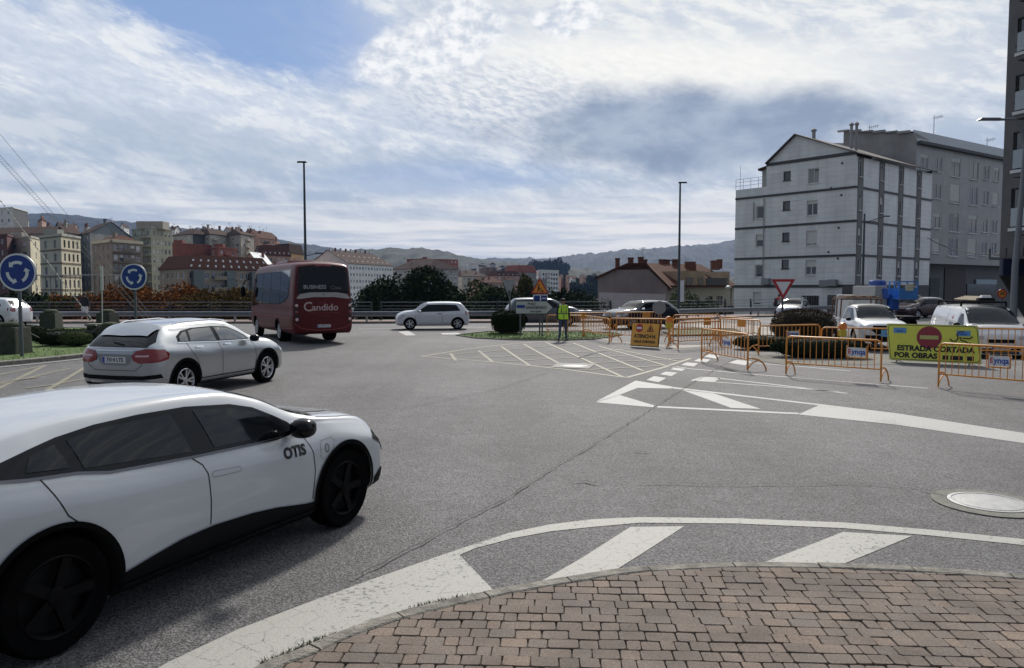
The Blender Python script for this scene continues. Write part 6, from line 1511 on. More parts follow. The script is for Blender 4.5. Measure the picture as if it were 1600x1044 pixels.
house('apartment_building', 'long pinkish block with a brown roof and skylights at the far left', (-60, 250), (84, 240), (102, 262), 365, col('pinkish_render', (.44,.38,.35)), 'gableR', TILE2, 3.0, wl=(9, 1.3, 1.2), skylights=0, group=FA, seed=1, over=.8)
house('apartment_building', 'pale narrow gabled house between the pinkish block and the cream block', (85, 258), (104, 250), (128, 262), 363, PALEG, 'gableL', TILE2, 3.5, wl=(2, 1.3, 1.3), group=FA, seed=2)
house('apartment_building', 'dark red fronted building at the left edge behind the larger sign', (-40, 214), (14, 205), (24, 214), 368, col('maroon_wall', (.11,.04,.04)), wl=(4, 1.3, 1.3), group=FA, seed=3)
o, q = house('apartment_building', 'beige building with blue framed bay windows behind the larger sign', (15, 216), (50, 206), (66, 216), 371, BEIGE, wl=(2, 3.2, 1.6), wr=(1, 1.2, 1.6), frame=FRB, group=FA, seed=4, wallm2=CREAM)
o, q = house('apartment_building', 'cream block with brown string courses and paired windows', (65, 178), (98, 170), (128, 180), 368, CREAM2, 'flat', TILE2, wl=(2, 1.5, 1.7), wr=(4, 1.0, 1.7), frame=FRD, bands=(col('brown_band', (.16,.11,.075)), .3, 1), wallm2=CREAM, group=FA, seed=6, styles=('', 'curt'))  # left face in greyer cream paints its shade, right face in lit cream
house('apartment_building', 'stained grey party wall with blue and white windows on its left face', (125, 262), (143, 252), (208, 275), 364, col('slate_blue_wall', (.16,.19,.21)), 'gableR', TILE2, 4.5, wl=(3, 1.3, 1.4), wallm2=STAIN, group=FA, seed=7, chims=1)
o, q = house('apartment_building', 'dark stone block with rounded balconies below the stained party wall', (146, 240), (176, 228), (224, 240), 377, BROWNW, 'hip', TILE, 2.5, wl=(4, 1.2, 1.6), wr=(5, 1.6, 1.7), frame=FRW, group=FA, seed=8)
balconies(o, q['C'], q['R'], [q['zt'] - 3.0*k - .1 for k in range(1, 6)], BROWNW, 1.2, u0=.05, u1=.95)
q2 = MB(); band(q2, q['L'], q['C'], q['zt'] + .2, .9, .5); band(q2, q['C'], q['R'], q['zt'] + .2, .9, .5); q2.build('cornice', CREAM, o)
o, q = house('apartment_building', 'tall pale green block with curved balconies and a lift housing on its roof', (209, 268), (238, 256), (271, 268), 356, PALEG, wl=(4, 1.3, 1.5), wr=(5, 1.0, 1.7), group=FA, seed=9, wallm2=col('yellowish_render', (.40,.38,.27)))
balconies(o, q['L'], q['C'], [q['zt'] - 3.0*k - .1 for k in range(1, 8)], CREAM, 1.3, u0=.45, u1=1.0)
MB().box((-2, 6, q['zt'] + 1.2), (9, 5, 2.6)).build('lift_housing', BEIGE, o)
house('apartment_building', 'beige hilltop block with a brown hip roof, left half', (272, 330), (303, 318), (330, 326), 366, BEIGE, 'hip', TILE2, 2.6, wl=(3, 1.8, 1.3), group=FA, seed=10, over=.8, wallm2=DKG)
house('apartment_building', 'beige hilltop block with glazed stair tower and antennas', (306, 330), (330, 320), (366, 336), 366, CREAM2, 'hip', TILE2, 3.2, wl=(3, 1.8, 1.3), wr=(4, 1.6, 1.3), group=FA, seed=11, over=.8, chims=2)
house('apartment_building', 'beige hilltop block at the right end of the brown roofs', (352, 335), (378, 325), (398, 340), 366, BEIGE, 'hip', TILE2, 2.6, wl=(3, 1.6, 1.3), wr=(2, 1.4, 1.3), group=FA, seed=12, over=.8)
house('apartment_building', 'small pale houses stepping down right of the hilltop block', (385, 380), (405, 370), (432, 385), 372, SALM, 'gableL', TILE, 4, wl=(2, 1.3, 1.3), wr=(4, 1.2, 1.2), group=FA, seed=13)
house('apartment_building', 'white house on the ridge beside the slender antennas', (402, 420), (418, 410), (434, 425), 369, WHITE, 'gableL', TILE2, 3, wl=(2, 1.4, 1.3), group=FA, seed=14)
house('apartment_building', 'ochre building with a brown roof on the ridge left of the street lamp', (428, 345), (453, 335), (475, 350), 396, SALM, 'mansard', TILE2, 4.5, wl=(4, 1.6, 1.4), wr=(2, 1.2, 1.3), wallm2=ORG, group=FA, seed=15)
house('apartment_building', 'salmon terrace with a row of white skylights below the ridge', (398, 330), (412, 318), (455, 330), 399, SALM, 'mansard', TILE, 4.5, wl=(2, 1.4, 1.4), wr=(6, 1.6, 1.4), skylights=6, group=FA, seed=16)
house('apartment_building', 'red brick block without windows above the mansard terrace', (255, 285), (270, 275), (332, 290), 381, BRICK, 'flat', wl=(2, 1.1, 1.2), group=FA, seed=17)
house('apartment_building', 'lower red brick block with a white balcony opening', (330, 288), (342, 278), (372, 292), 387, BRICK, 'flat', wr=(3, 1.8, 1.4), group=FA, seed=18)
house('apartment_building', 'white curved gable wall among the brown roofs', (380, 262), (404, 252), (425, 265), 412, SALM, 'gableL', WHITE, 4, group=FA, seed=19)
o, q = house('apartment_building', 'long terrace with a brown mansard roof, two rows of skylights and glazed bays', (250, 214), (292, 200), (424, 226), 420, BROWNW, 'mansard', TILE, 3.8, wl=(5, 1.6, 1.6), wr=(12, 1.5, 1.7), frame=FRW, skylights=11, group=FA, seed=20, styles=('', 'curt', ''))
for u0, u1 in ((.05, .16), (.42, .52), (.72, .82)):
    mb = MB(); a, b = q['C'].lerp(q['R'], u0), q['C'].lerp(q['R'], u1); d = (b-a).normalized(); n = Vector((d.y, -d.x)); mb.bar((*(a + n*.5), q['zt'] - 5), (*(b + n*.5), q['zt'] - 5), 1.0, 9); mb.build('glazed_bay', mat('bay_glass', (.10,.12,.12), .15), o)
rn = random.Random(31)
HS = ['white house high on the slope', 'cream house high on the slope', 'grey house high on the slope', 'salmon house high on the slope']
for k in range(22):
    px = 45 + k * 19.5 + rn.uniform(-5, 5); yt = lerp_tab(px, [(45, 343), (130, 350), (210, 355), (270, 360), (330, 356), (390, 360), (430, 374), (480, 390)]) + rn.uniform(-1, 9); Dk = rn.uniform(390, 460); w = rn.uniform(9, 17); q_ = rn.randrange(4)
    house('slope_house', ORD[k] + ' from the left of the houses high on the left slope, ' + ('white', 'cream', 'grey', 'salmon')[q_], (px - w*.6, Dk + 10), (px, Dk), (px + w*.6, Dk + 8), yt, (WHITE, CREAM, GREYW, SALM)[q_], rn.choice(['gableL', 'gableR', 'flat', 'hip']), rn.choice([TILE, TILE2]), 2.2, wl=(rn.choice([2, 3]), 1.4, 1.3), wr=(rn.choice([2, 3]), 1.4, 1.3), seed=90 + k, group='houses high on the left slope')
# big white block, gable end and brown roof
o, q = house('apartment_building', 'large white block with a brown roof, skylights and many chimneys behind the coach', (482, 372), (545, 345), (614, 382), 412, WHITE, 'gableL', TILE2, 6.6, wr=(15, 1.3, 1.3), group=FB, seed=21, chims=9, skylights=9, over=.5, styles=('', 'curt'), topgap=1.3, skip=-1)
house('apartment_building', 'grey block in the middle with a brown hip roof', (612, 450), (668, 430), (716, 445), 420, GREYW, 'hip', TILE2, 6, wl=(9, 1.6, 1.5), wr=(7, 1.6, 1.5), group=FB, seed=22, over=1)
house('apartment_building', 'red brick block rising behind the grey block in the middle', (636, 520), (660, 510), (716, 530), 405, BRICK, 'flat', wr=(9, 1.4, 1.3), group=FB, seed=23)
house('apartment_building', 'long cream block with brown hip roof right of the grey block', (700, 470), (722, 455), (762, 470), 432, BEIGE, 'hip', TILE2, 4, wl=(4, 1.5, 1.5), wr=(6, 1.5, 1.4), group=FB, seed=24)
house('apartment_building', 'narrow white tower house in the middle of the town', (716, 520), (731, 505), (748, 515), 416, WHITE, wl=(2, 1.6, 1.5), wr=(2, 1.4, 1.4), group=FB, seed=25)
house('apartment_building', 'dark gabled house right of the narrow white tower house', (744, 500), (762, 488), (782, 500), 432, DKG, 'gableR', TILE2, 6, wr=(3, 1.3, 1.3), group=FB, seed=26)
house('apartment_building', 'low salmon block with arcaded balconies behind the bushes', (732, 420), (748, 410), (786, 420), 442, SALM, 'hip', TILE, 3, wl=(2, 1.5, 1.5), wr=(6, 1.6, 1.6), group=FB, seed=27)
house('apartment_building', 'orange roofed house with bright skylights left of the yield sign back', (762, 480), (776, 470), (812, 480), 431, SALM, 'mansard', TILE, 3, wr=(5, 1.4, 1.4), skylights=5, group=FB, seed=28)
house('apartment_building', 'block with a dark red mansard roof behind the works triangle', (788, 520), (808, 510), (838, 520), 426, GREYW, 'mansard', BRICK, 5, wl=(3, 1.5, 1.4), wr=(4, 1.5, 1.4), group=FB, seed=29)
house('apartment_building', 'white office block with rows of dark square windows right of the works triangle', (830, 560), (846, 505), (873, 515), 424, WHITE, 'flat', GREYR, wl=(8, 2.0, 1.6), wr=(6, 1.7, 1.7), frame=FRD, group=FB, seed=30, styles=('',), topgap=1.2, parapet=1.0)
rn = random.Random(44)
for k in range(16):
    px = 873 + k * 4.2 + rn.uniform(-1, 1); Dk = rn.uniform(520, 900); yt = rn.uniform(434, 448) - (0 if Dk > 700 else 0)
    w = rn.uniform(6, 10)
    house('distant_house', ORD[k] + ' from the left of the small far houses left of the plaster gable', (px - w*.5, Dk + 8), (px, Dk), (px + w*.6, Dk + 8), yt, rn.choice([WHITE, CREAM, SALM, GREYW]), 'gableL', rn.choice([TILE, TILE2]), 2.5, wr=(2, 1.6, 1.3), group='small far houses in the valley', seed=50+k)
# ---- plaster gabled row
PINK = mat('stained_pink_plaster', (.40,.32,.31), .92, col2=(.24,.20,.195), vscale=.45, bump=.3, bscale=5, stretch=(1, 1, .45), thresh=(.35, .68)); PALEP = mat('pale_plaster', (.60,.54,.54), .92, var=.12, vscale=.6)
OCH = mat('ochre_plaster', (.38,.30,.21), .9, var=.2, vscale=.5)
def gabled_row():
    Y = 92; A, B_, C_, E_ = xy(934, 92), xy(1043, 90), xy(1150, 96), None
    t = thing('terraced_house', 'low house with a big stained plaster gable wall and brick chimneys', 'building', (A.x, A.y, 0)); off = Vector((A.x, A.y)); b = B_ - off; z1 = HZ(426, 91); zl = HZ(457, 91); w = b.length
    bk = Vector((-.1, 12)); zr = HZ(412, 92)
    prof = [(0, BASE), (w, BASE), (w, HZ(449, 90)), (w*.76, HZ(424, 91)), (w*.74, HZ(420, 91)), (w*.25, HZ(418, 91)), (w*.22, HZ(422, 91)), (0, HZ(432, 92))]
    mb = MB(); M4 = Matrix.Rotation(math.atan2(b.y, b.x), 4, 'Z') @ Matrix.Rotation(math.pi/2, 4, 'X'); mb.prism(prof, -12, 0, M4); mb.build('gable_wall', PINK, t)
    mb = MB(); mb.prism([(.15, BASE), (w - .2, BASE), (w - .2, zl - .2), (.15, zl)], .01, .06, M4); mb.build('pale_wall', PALEP, t)
    q = MB(); th = .25
    rp = [(-.3, HZ(433, 92)), (w*.22, HZ(420.5, 91)), (w*.42, HZ(411.5, 91)), (w*.70, HZ(411, 91)), (w*.78, HZ(421, 91)), (w + .4, HZ(450, 90))]
    poly = [(x, z) for x, z in rp] + [(x, z - th) for x, z in rp[::-1]]; q.prism(poly, -12.3, .25, M4)
    q.prism([(w*.20, HZ(421, 91)), (w*.42, HZ(412, 91)), (w*.70, HZ(411.5, 91)), (w*.77, HZ(421, 91)), (w*.73, HZ(420.5, 91)), (w*.26, HZ(418.5, 91))], 0, .1, M4); ro = q.build('roof', TILE, t)
    for px, ya, yb, ww in ((968, 404, 416, 6.5), (989, 403, 417, 8), (1005, 402, 418, 8), (1012, 406, 416, 6)):
        x = xy(px, 92) - off; s_ = ww * 91/FPX; q = MB(); q.box((x.x, x.y + 2, (HZ(ya, 92) + HZ(yb + 6, 92))/2), (s_, s_, HZ(ya, 92) - HZ(yb + 6, 92))); q.box((x.x, x.y + 2, HZ(ya, 92) + .05), (s_*1.2, s_*1.2, .15)); q.build('chimney', CHIM, ro)
    q = MB(); q.bar((xy(1005, 92).x - off.x, 1, HZ(402, 92)), (xy(1005, 92).x - off.x, 1, HZ(386, 92)), .05); q.bar((xy(1005, 92).x - off.x - .4, 1, HZ(388, 92)), (xy(1005, 92).x - off.x + .4, 1, HZ(386, 92)), .05); q.build('aerial', GALV, ro)
    # right hand house
    A2, B2 = xy(1040, 94), xy(1150, 99); t = thing('terraced_house', 'ochre roofed house with dormers between the plaster gable and the white apartment block', 'building', (A2.x, A2.y, 0)); off = Vector((A2.x, A2.y)); b = B2 - off; L_ = b.length
    mb = MB(); W_ = []
    def u(px): return (xy(px, 96) - off).x / b.normalized().x
    for px0, px1, ya, yb in ((1070, 1082, 434, 446),): W_.append(((u(px0) + u(px1))/2, HZ(yb, 96), u(px1) - u(px0), HZ(ya, 96) - HZ(yb, 96), FRD, ''))
    for px0, px1, ya, yb in ((1110, 1118, 463, 476), (1125, 1136, 463, 477)): W_.append(((u(px0) + u(px1))/2, HZ(yb, 96), u(px1) - u(px0), HZ(ya, 96) - HZ(yb, 96), FRD, ''))
    face(t, mb, Vector((0, 0)), b, BASE, HZ(444, 96), [w_ for w_ in W_ if w_[1] < 1.5], near=False); mb.build('wall', CREAM2, t)
    q = MB(); d = b.normalized(); n = Vector((-d.y, d.x)); e0, e1 = -d*.2 - n*.5, b + d*.2 - n*.5; r0, r1 = n*7 - d*.2, b + n*7
    v = [(*e0, HZ(446, 94)), (*e1, HZ(447, 98)), (*r1, HZ(413, 105)), (*r0, HZ(411, 101))]; v += [(x, y, z - .2) for x, y, z in v]; q.add(v, [(0,1,2,3), (7,6,5,4), (0,4,5,1), (1,5,6,2), (2,6,7,3), (3,7,4,0)])
    v = [(*r0, HZ(411, 101)), (*r1, HZ(413, 105)), (*(r1 + n*7), 1), (*(r0 + n*7), 1)]; q.add(v, [(0,1,2,3)]); ro = q.build('roof', TILE, t)
    for px0, px1, ya, yb, m_ in ((1062, 1086, 424, 447, OCH), (1086, 1101, 424, 446, OCH), (1136, 1146, 424, 449, OCH)):
        x0, x1 = u(px0), u(px1); q = MB(); c0 = d*((x0 + x1)/2) + n*2.0; q.box((c0.x, c0.y, (HZ(ya, 97) + HZ(yb, 97))/2), (x1 - x0, 4.5, HZ(ya, 97) - HZ(yb, 97)), math.atan2(d.y, d.x)); dm = q.build('dormer', m_, ro)
        q = MB(); c1 = c0 - n*2.28; q.box((c1.x, c1.y, (HZ(434, 97) + HZ(446, 97))/2), ((x1-x0)*.5, .06, (HZ(434, 97) - HZ(446, 97))), math.atan2(d.y, d.x)); q.build('window', GLASSB, dm)
    q = MB(); x0, x1 = u(1102), u(1136); c0 = d*((x0+x1)/2) - n*.35; q.box((c0.x, c0.y, HZ(440, 96)), (x1-x0, .2, .9), math.atan2(d.y, d.x)); q.build('loggia', DKG, t)
    for px, ya, ww in ((1046, 405, 10), (1055, 407, 6), (1068, 405, 10), (1092, 409, 15), (1133, 407, 13), (1140, 405, 8), (1096, 413, 10)):
        x = (xy(px, 98) - off); q = MB(); s_ = ww*98/FPX; q.box((x.x, x.y + 5, HZ(ya + 7, 100)), (s_, s_*.8, HZ(ya, 100) - HZ(ya + 14, 100))); q.box((x.x, x.y + 5, HZ(ya, 100)), (s_*1.1, s_*.9, .2)); q.build('chimney', CHIM, ro)
gabled_row()
# ---------------------------------------------------------------- white apartment block
def tiled(name, c1, lw=.012, sx=.9, sz=.45):
    m = mat(name, c1, .38, var=.0); N, L = nodes(m); b = N['Principled BSDF']; t = N.new('ShaderNodeTexCoord')
    # joints from the brick texture on wall-aligned coordinates (u along wall, z up)
    mp = N.new('ShaderNodeMapping'); mp.inputs['Rotation'].default_value = (R(90), 0, 0); L.new(t.outputs['UV'], mp.inputs[0])
    br = N.new('ShaderNodeTexBrick'); br.offset = 0.0; br.inputs['Scale'].default_value = 1; br.inputs['Mortar Size'].default_value = lw; br.inputs['Brick Width'].default_value = sx; br.inputs['Row Height'].default_value = sz
    br.inputs['Color1'].default_value = (*c1, 1); br.inputs['Color2'].default_value = (*[c * .93 for c in c1], 1); br.inputs['Mortar'].default_value = (*[c * .68 for c in c1], 1)
    L.new(t.outputs['UV'], br.inputs['Vector'])
    n = N.new('ShaderNodeTexNoise'); n.inputs['Scale'].default_value = .7; n.inputs['Detail'].default_value = 6; mp2 = N.new('ShaderNodeMapping'); mp2.inputs['Scale'].default_value = (1, .25, 1); L.new(t.outputs['UV'], mp2.inputs[0]); L.new(mp2.outputs[0], n.inputs['Vector'])
    r_ = N.new('ShaderNodeMapRange'); L.new(n.outputs[0], r_.inputs[0]); r_.inputs[1].default_value = .3; r_.inputs[2].default_value = .7; r_.inputs[3].default_value = .82; r_.inputs[4].default_value = 1.05
    mx = N.new('ShaderNodeMix'); mx.data_type = 'RGBA'; mx.blend_type = 'MULTIPLY'; mx.inputs[0].default_value = 1; L.new(br.outputs['Color'], mx.inputs[6]); L.new(r_.outputs[0], mx.inputs[7]); L.new(mx.outputs[2], b.inputs['Base Color'])
    return m
def wall_uv(o):
    """u = distance along the wall in metres, v = height"""
    me = o.data; uv = me.uv_layers.new(name='uv'); 
    for p in me.polygons:
        n = p.normal; d = Vector((-n.y, n.x, 0)); d = d.normalized() if d.length > .1 else Vector((1, 0, 0))
        for li in p.loop_indices:
            v = me.vertices[me.loops[li].vertex_index].co; uv.data[li].uv = (v.x*d.x + v.y*d.y, v.z)
WT = tiled('white_tile_cladding', (.80,.81,.81)); GT = tiled('grey_tile_cladding', (.36,.355,.355), .010, 1.1, .55)
BAND = mat('dark_band', (.05,.055,.06), .6); SHAFT = mat('grey_strip', (.17,.165,.16), .7, var=.15, vscale=1)
def white_block():
    C_ = xy(1333, 67); L = xy(1147, 76.2); dL = (L - C_); R_ = xy(1451, 77.2); dR = R_ - C_
    t = thing('apartment_building', 'white tiled apartment block with dark bands and a stepped gable side', 'building', (C_.x, C_.y, 0)); off = C_
    L, R_ = L - off, R_ - off; C2 = Vector((0, 0)); Bk = L + R_; LL, LR = L.length, R_.length
    dl = L.normalized(); dr = R_.normalized()
    Z = lambda py, Y=67: HZ(py, Y)
    zb = [Z(447), Z(398.5), Z(345), Z(292), Z(238.5)]   # band levels at the corner
    fh = (zb[4] - zb[0]) / 4
    # left (gable) face. u measured from L to C
    def uL(px):     # pixel -> distance from L along the face
        d = ray(px, 452); o3 = Vector((C_.x, C_.y)); dd = Vector((d.x, d.y)); # intersect ray s*dd with o3 + t*dl
        det = dd.x * (-dl.y) - dd.y * (-dl.x); s_ = (o3.x * (-dl.y) - o3.y * (-dl.x)) / det; p = dd * s_; return LL - (p - o3).dot(dl), s_ * d.y if False else p.y
    def uR(px):
        d = ray(px, 452); o3 = Vector((C_.x, C_.y)); dd = Vector((d.x, d.y)); det = dd.x * (-dr.y) - dd.y * (-dr.x); s_ = (o3.x * (-dr.y) - o3.y * (-dr.x)) / det; p = dd * s_; return (p - o3).dot(dr), p.y
    zroofL = zb[3]                                   # the left wing stops one storey lower
    uw, _ = uL(1194)                                 # where the wing ends
    ZW = zb[3] + .9
    W_ = []
    def add(px, w, h, py, frame, style):
        u, Y = uL(px); W_.append((u, HZ(py, Y), w, h, frame, style))
    for py, s_ in ((283.5, 'curt'), (333.5, 'low'), (380.5, 'shut'), (426.5, 'half')): add(1267 if py < 300 else 1266, 1.05, 1.35, py + 3, FRW, s_)
    for py in (282, 328.5, 377.5, 420): add(1226, .75, .85, py, FRD, '')
    for py, s_ in ((341.5, ''), (386, 'half'), (433, '')): add(1185.5, .85, 1.2, py, FRW, s_)
    add(1183, .85, 1.2, 476, FRW, 'shut')
    mb = MB()
    A_ = L; SP = L.lerp(C2, uw/LL)
    face(t, mb, L, SP, BASE, ZW, [w for w in W_ if w[0] < uw], near=True)
    face(t, mb, SP, C2, BASE, zb[4], [(w[0] - uw, *w[1:]) for w in W_ if w[0] > uw], near=True)
    w1 = mb.build('gable_wall', WT, t); wall_uv(w1)
    # gable triangle
    ua, Ya = uL(1238.5); apex = L.lerp(C2, ua/LL); za = HZ(211.5, Ya); zc0 = zb[4]; usp = uw
    mb = MB(); mb.add([(*SP, zb[4]), (*C2, zc0), (*C2, Z(236)), (*apex, za)], [(0, 1, 2, 3)]); g = mb.build('gable', WT, t); wall_uv(g)
    # right face with vertical window strips
    SW = []; strips = []
    for px, ws in ((1340, .95), (1373, 1.0), (1403, 1.0), (1431, 1.05)):
        u, Y = uR(px); strips.append((u, ws))
        for k, base in enumerate((zb[3], zb[2], zb[1], zb[0])):
            SW.append((u, base + .95, ws * .62, 1.45, FRW, ('', 'curt', 'half', '')[(k + int(px)) % 4]))
    mb = MB(); face(t, mb, C2, R_, zb[0] - .1, zb[4] - .3, SW, depth=.10, near=True); w2 = mb.build('street_wall', WT, t); wall_uv(w2)
    n = Vector((dr.y, -dr.x)); mb = MB()
    for u, ws in strips:
        for sg in (-1, 1):
            c0 = dr * (u + sg * ws * .405) + n * .02; mb.box((c0.x, c0.y, (zb[0] + zb[4] - .3)/2), (ws * .19, .05, zb[4] - .3 - zb[0]), math.atan2(dr.y, dr.x))
        zz = [zb[0]] + sum([[b + .95, b + .95 + 1.45] for b in (zb[0], zb[1], zb[2], zb[3])], []) + [zb[4] - .3]
        for a, b in zip(zz[::2], zz[1::2]):
            c0 = dr * u + n * .02; mb.box((c0.x, c0.y, (a + b)/2), (ws * .62, .05, b - a - .01), math.atan2(dr.y, dr.x))
    mb.build('grey_strip', SHAFT, t)
    mb = MB(); face(t, mb, C2, R_, BASE, zb[0] - .1, []); a, b = R_, Bk; 
    mb.add([(*a, BASE), (*b, BASE), (*b, zb[4]), (*a, zb[4])], [(0,1,2,3)]); mb.add([(*b, BASE), (*L, BASE), (*L, ZW), (*b, ZW)], [(0,1,2,3)])
    mb.build('ground_floor_wall', mat('dark_granite', (.09,.085,.085), .7, var=.25, vscale=1.5), t)
    mb = MB()
    for k in range(4):
        z = zb[k]; h = .26 if k == 0 else .20; band(mb, L, C2, z, h, .07)
        prev = -.05
        for u, ws in strips + [(LR + .5, 1.0)]:
            a, b = dr * max(prev, 0), dr * min(u - ws*.5, LR); band(mb, a, b, z, h, .07); prev = u + ws*.5
    band(mb, SP, C2, zb[4], .28, .08); mb.build('bands', BAND, t)
    # roof slopes
    q = MB(); ap2 = apex + R_; eC = C2 - (C2 - L).normalized() * -.45; eC = -dl * .45; za2 = za; zC = Z(236.5) + .0
    for (p0, z0_, p1, z1_) in ((apex, za, eC, zC - .35), (apex, za, SP + dl*.0, zb[4] + .05)):
        v = [(*(p0 - dr*.3), z0_ + .12), (*(p1 - dr*.3), z1_ + .12), (*(p1 + R_ + dr*.1), z1_ + .12), (*(p0 + R_ + dr*.1), z0_ + .12)]; v += [(x, y, z - .10) for x, y, z in v]; q.add(v, [(0,1,2,3), (7,6,5,4), (0,4,5,1), (1,5,6,2), (2,6,7,3), (3,7,4,0)])
    # left lean-to piece over the recessed part
    uc, Yc = uL(1167); 
    ro = q.build('roof', mat('grey_roof_tile', (.10,.085,.08), .85, var=.3, vscale=2), t)
    mb = MB(); back = dr * 2.2; P1 = SP + back; P0 = L.lerp(C2, uL(1168)[0]/LL) + back
    mb.add([(*P0, ZW - 1), (*P1, ZW - 1), (*P1, zb[4] + 0.0), (*P0, HZ(261, 75))], [(0,1,2,3)]); mb.add([(*SP, ZW - 1), (*P1, ZW - 1), (*P1, zb[4]), (*SP, zb[4])], [(0,1,2,3)]); bk3 = P0 + dr*10
    mb.add([(*P0, ZW - 1), (*bk3, ZW - 1), (*bk3, HZ(261, 75)), (*P0, HZ(261, 75))], [(0,1,2,3)]); mb.build('rear_wall', GREYW, t)
    q = MB(); v = [(*(P0 + dl*.3 - dr*.3), HZ(260, 75)), (*(P1 - dr*.3), zb[4] + .5), (*(P1 + R_), zb[4] + .5), (*(P0 + dl*.3 + R_), HZ(260, 75))]; v += [(x, y, z - .2) for x, y, z in v]; q.add(v, [(0,1,2,3), (7,6,5,4), (0,4,5,1), (1,5,6,2), (2,6,7,3), (3,7,4,0)]); q.build('roof', TILE2, t)
    q = MB(); q.add([(*L, ZW - .1), (*SP, ZW - .1), (*(SP + dr*9), ZW - .1), (*(L + dr*9), ZW - .1)], [(0,1,2,3)]); q.build('terrace', GREYR, t)
    q = MB()
    for z in (ZW + .35, ZW + .7, ZW + 1.0): q.bar((*L, z), (*SP, z), .03)
    for k in range(5): p = L.lerp(SP, k/4); q.bar((*p, ZW), (*p, ZW + 1.0), .03)
    q.bar((*(L.lerp(SP, .15)), ZW), (*(L.lerp(SP, .15)), ZW + 2.3), .03); q.build('terrace_rail', GALV, t)
    # ground floor: white shop front left, barred window, drain pipes, vents
    mb = MB(); a, b = L, C2; n2 = Vector(((C2-L).normalized().y, -(C2-L).normalized().x))
    u0, u1 = uL(1298)[0], uL(1312)[0]
    for k in range(7): 
        p = L.lerp(C2, (uL(1255)[0] + (uL(1278)[0] - uL(1255)[0]) * k/6) / LL) + n2*.05; mb.bar((*p, HZ(477, 70)), (*p, HZ(462, 70)), .14)
    mb.build('window_bars', FRD, t)
    mb = MB()
    for px, w in ((1306, .9),): 
        p = L.lerp(C2, uL(px)[0]/LL) + n2*.08; mb.box((p.x, p.y, (BASE + zb[0] - .8)/2), (1.4, .14, zb[0] - .8 - BASE), math.atan2(-dl.y, -dl.x))
    p = L.lerp(C2, .97) + n2*.08
    mb.box((p.x, p.y, zb[0]/2 - 2), (1.1, .15, zb[0] + 4), math.atan2(-dl.y, -dl.x)); mb.build('stone_surround', MATS['dark_granite'], t)
    mb = MB()
    for px, y0, y1 in ((1192, 310, 447), (1176, 316, 345)):
        u, Y = uL(px); p = L.lerp(C2, u/LL) + n2*.10; mb.tube([(*p, HZ(y1, Y)), (*p, HZ(y0, Y))], .04, 6)
    mb.build('drain_pipe', GALV, t)
    mb = MB()
    for px, py in ((1311, 255), (1295, 294), (1311, 305), (1308, 356), (1293, 394), (1308, 404), (1293, 441)):
        u, Y = uL(px); p = L.lerp(C2, u/LL) + n2*.02; mb.lathe([(.001, -.02), (.10, -.02), (.10, .02)], 10, 'Y', Matrix.Translation((p.x, p.y, HZ(py, Y))) @ Matrix.Rotation(math.atan2(-dl.y, -dl.x), 4, 'Z'))
    mb.build('vent', FRD, t)
    for px, py in ((1199, 440), (1290, 443), (1303, 442)):
        u, Y = uL(px); p = L.lerp(C2, u/LL) + n2*.3; q = MB(); q.box((p.x, p.y, HZ(py, Y)), (.8, .4, .6), math.atan2(-dl.y, -dl.x)); q.build('air_conditioner', mat('ac_grey', (.25,.26,.27), .5), t, bevel=.03)
    for px, y0, y1, ww in ((1266, 213, 205, .35), (1324, 226, 196, .28), (1332, 232, 195, .28)):
        v = xy(px, 73) - off; q = MB(); q.tube([(v.x, v.y, HZ(y0 + 10, 73)), (v.x, v.y, HZ(y1, 73))], ww/2, 8); q.lathe([(ww*.8, 0), (ww*.8, .12), (.001, .3)], 8, 'Z', Matrix.Translation((v.x, v.y, HZ(y1, 73)))); q.build('flue', GREYW, ro)
white_block()
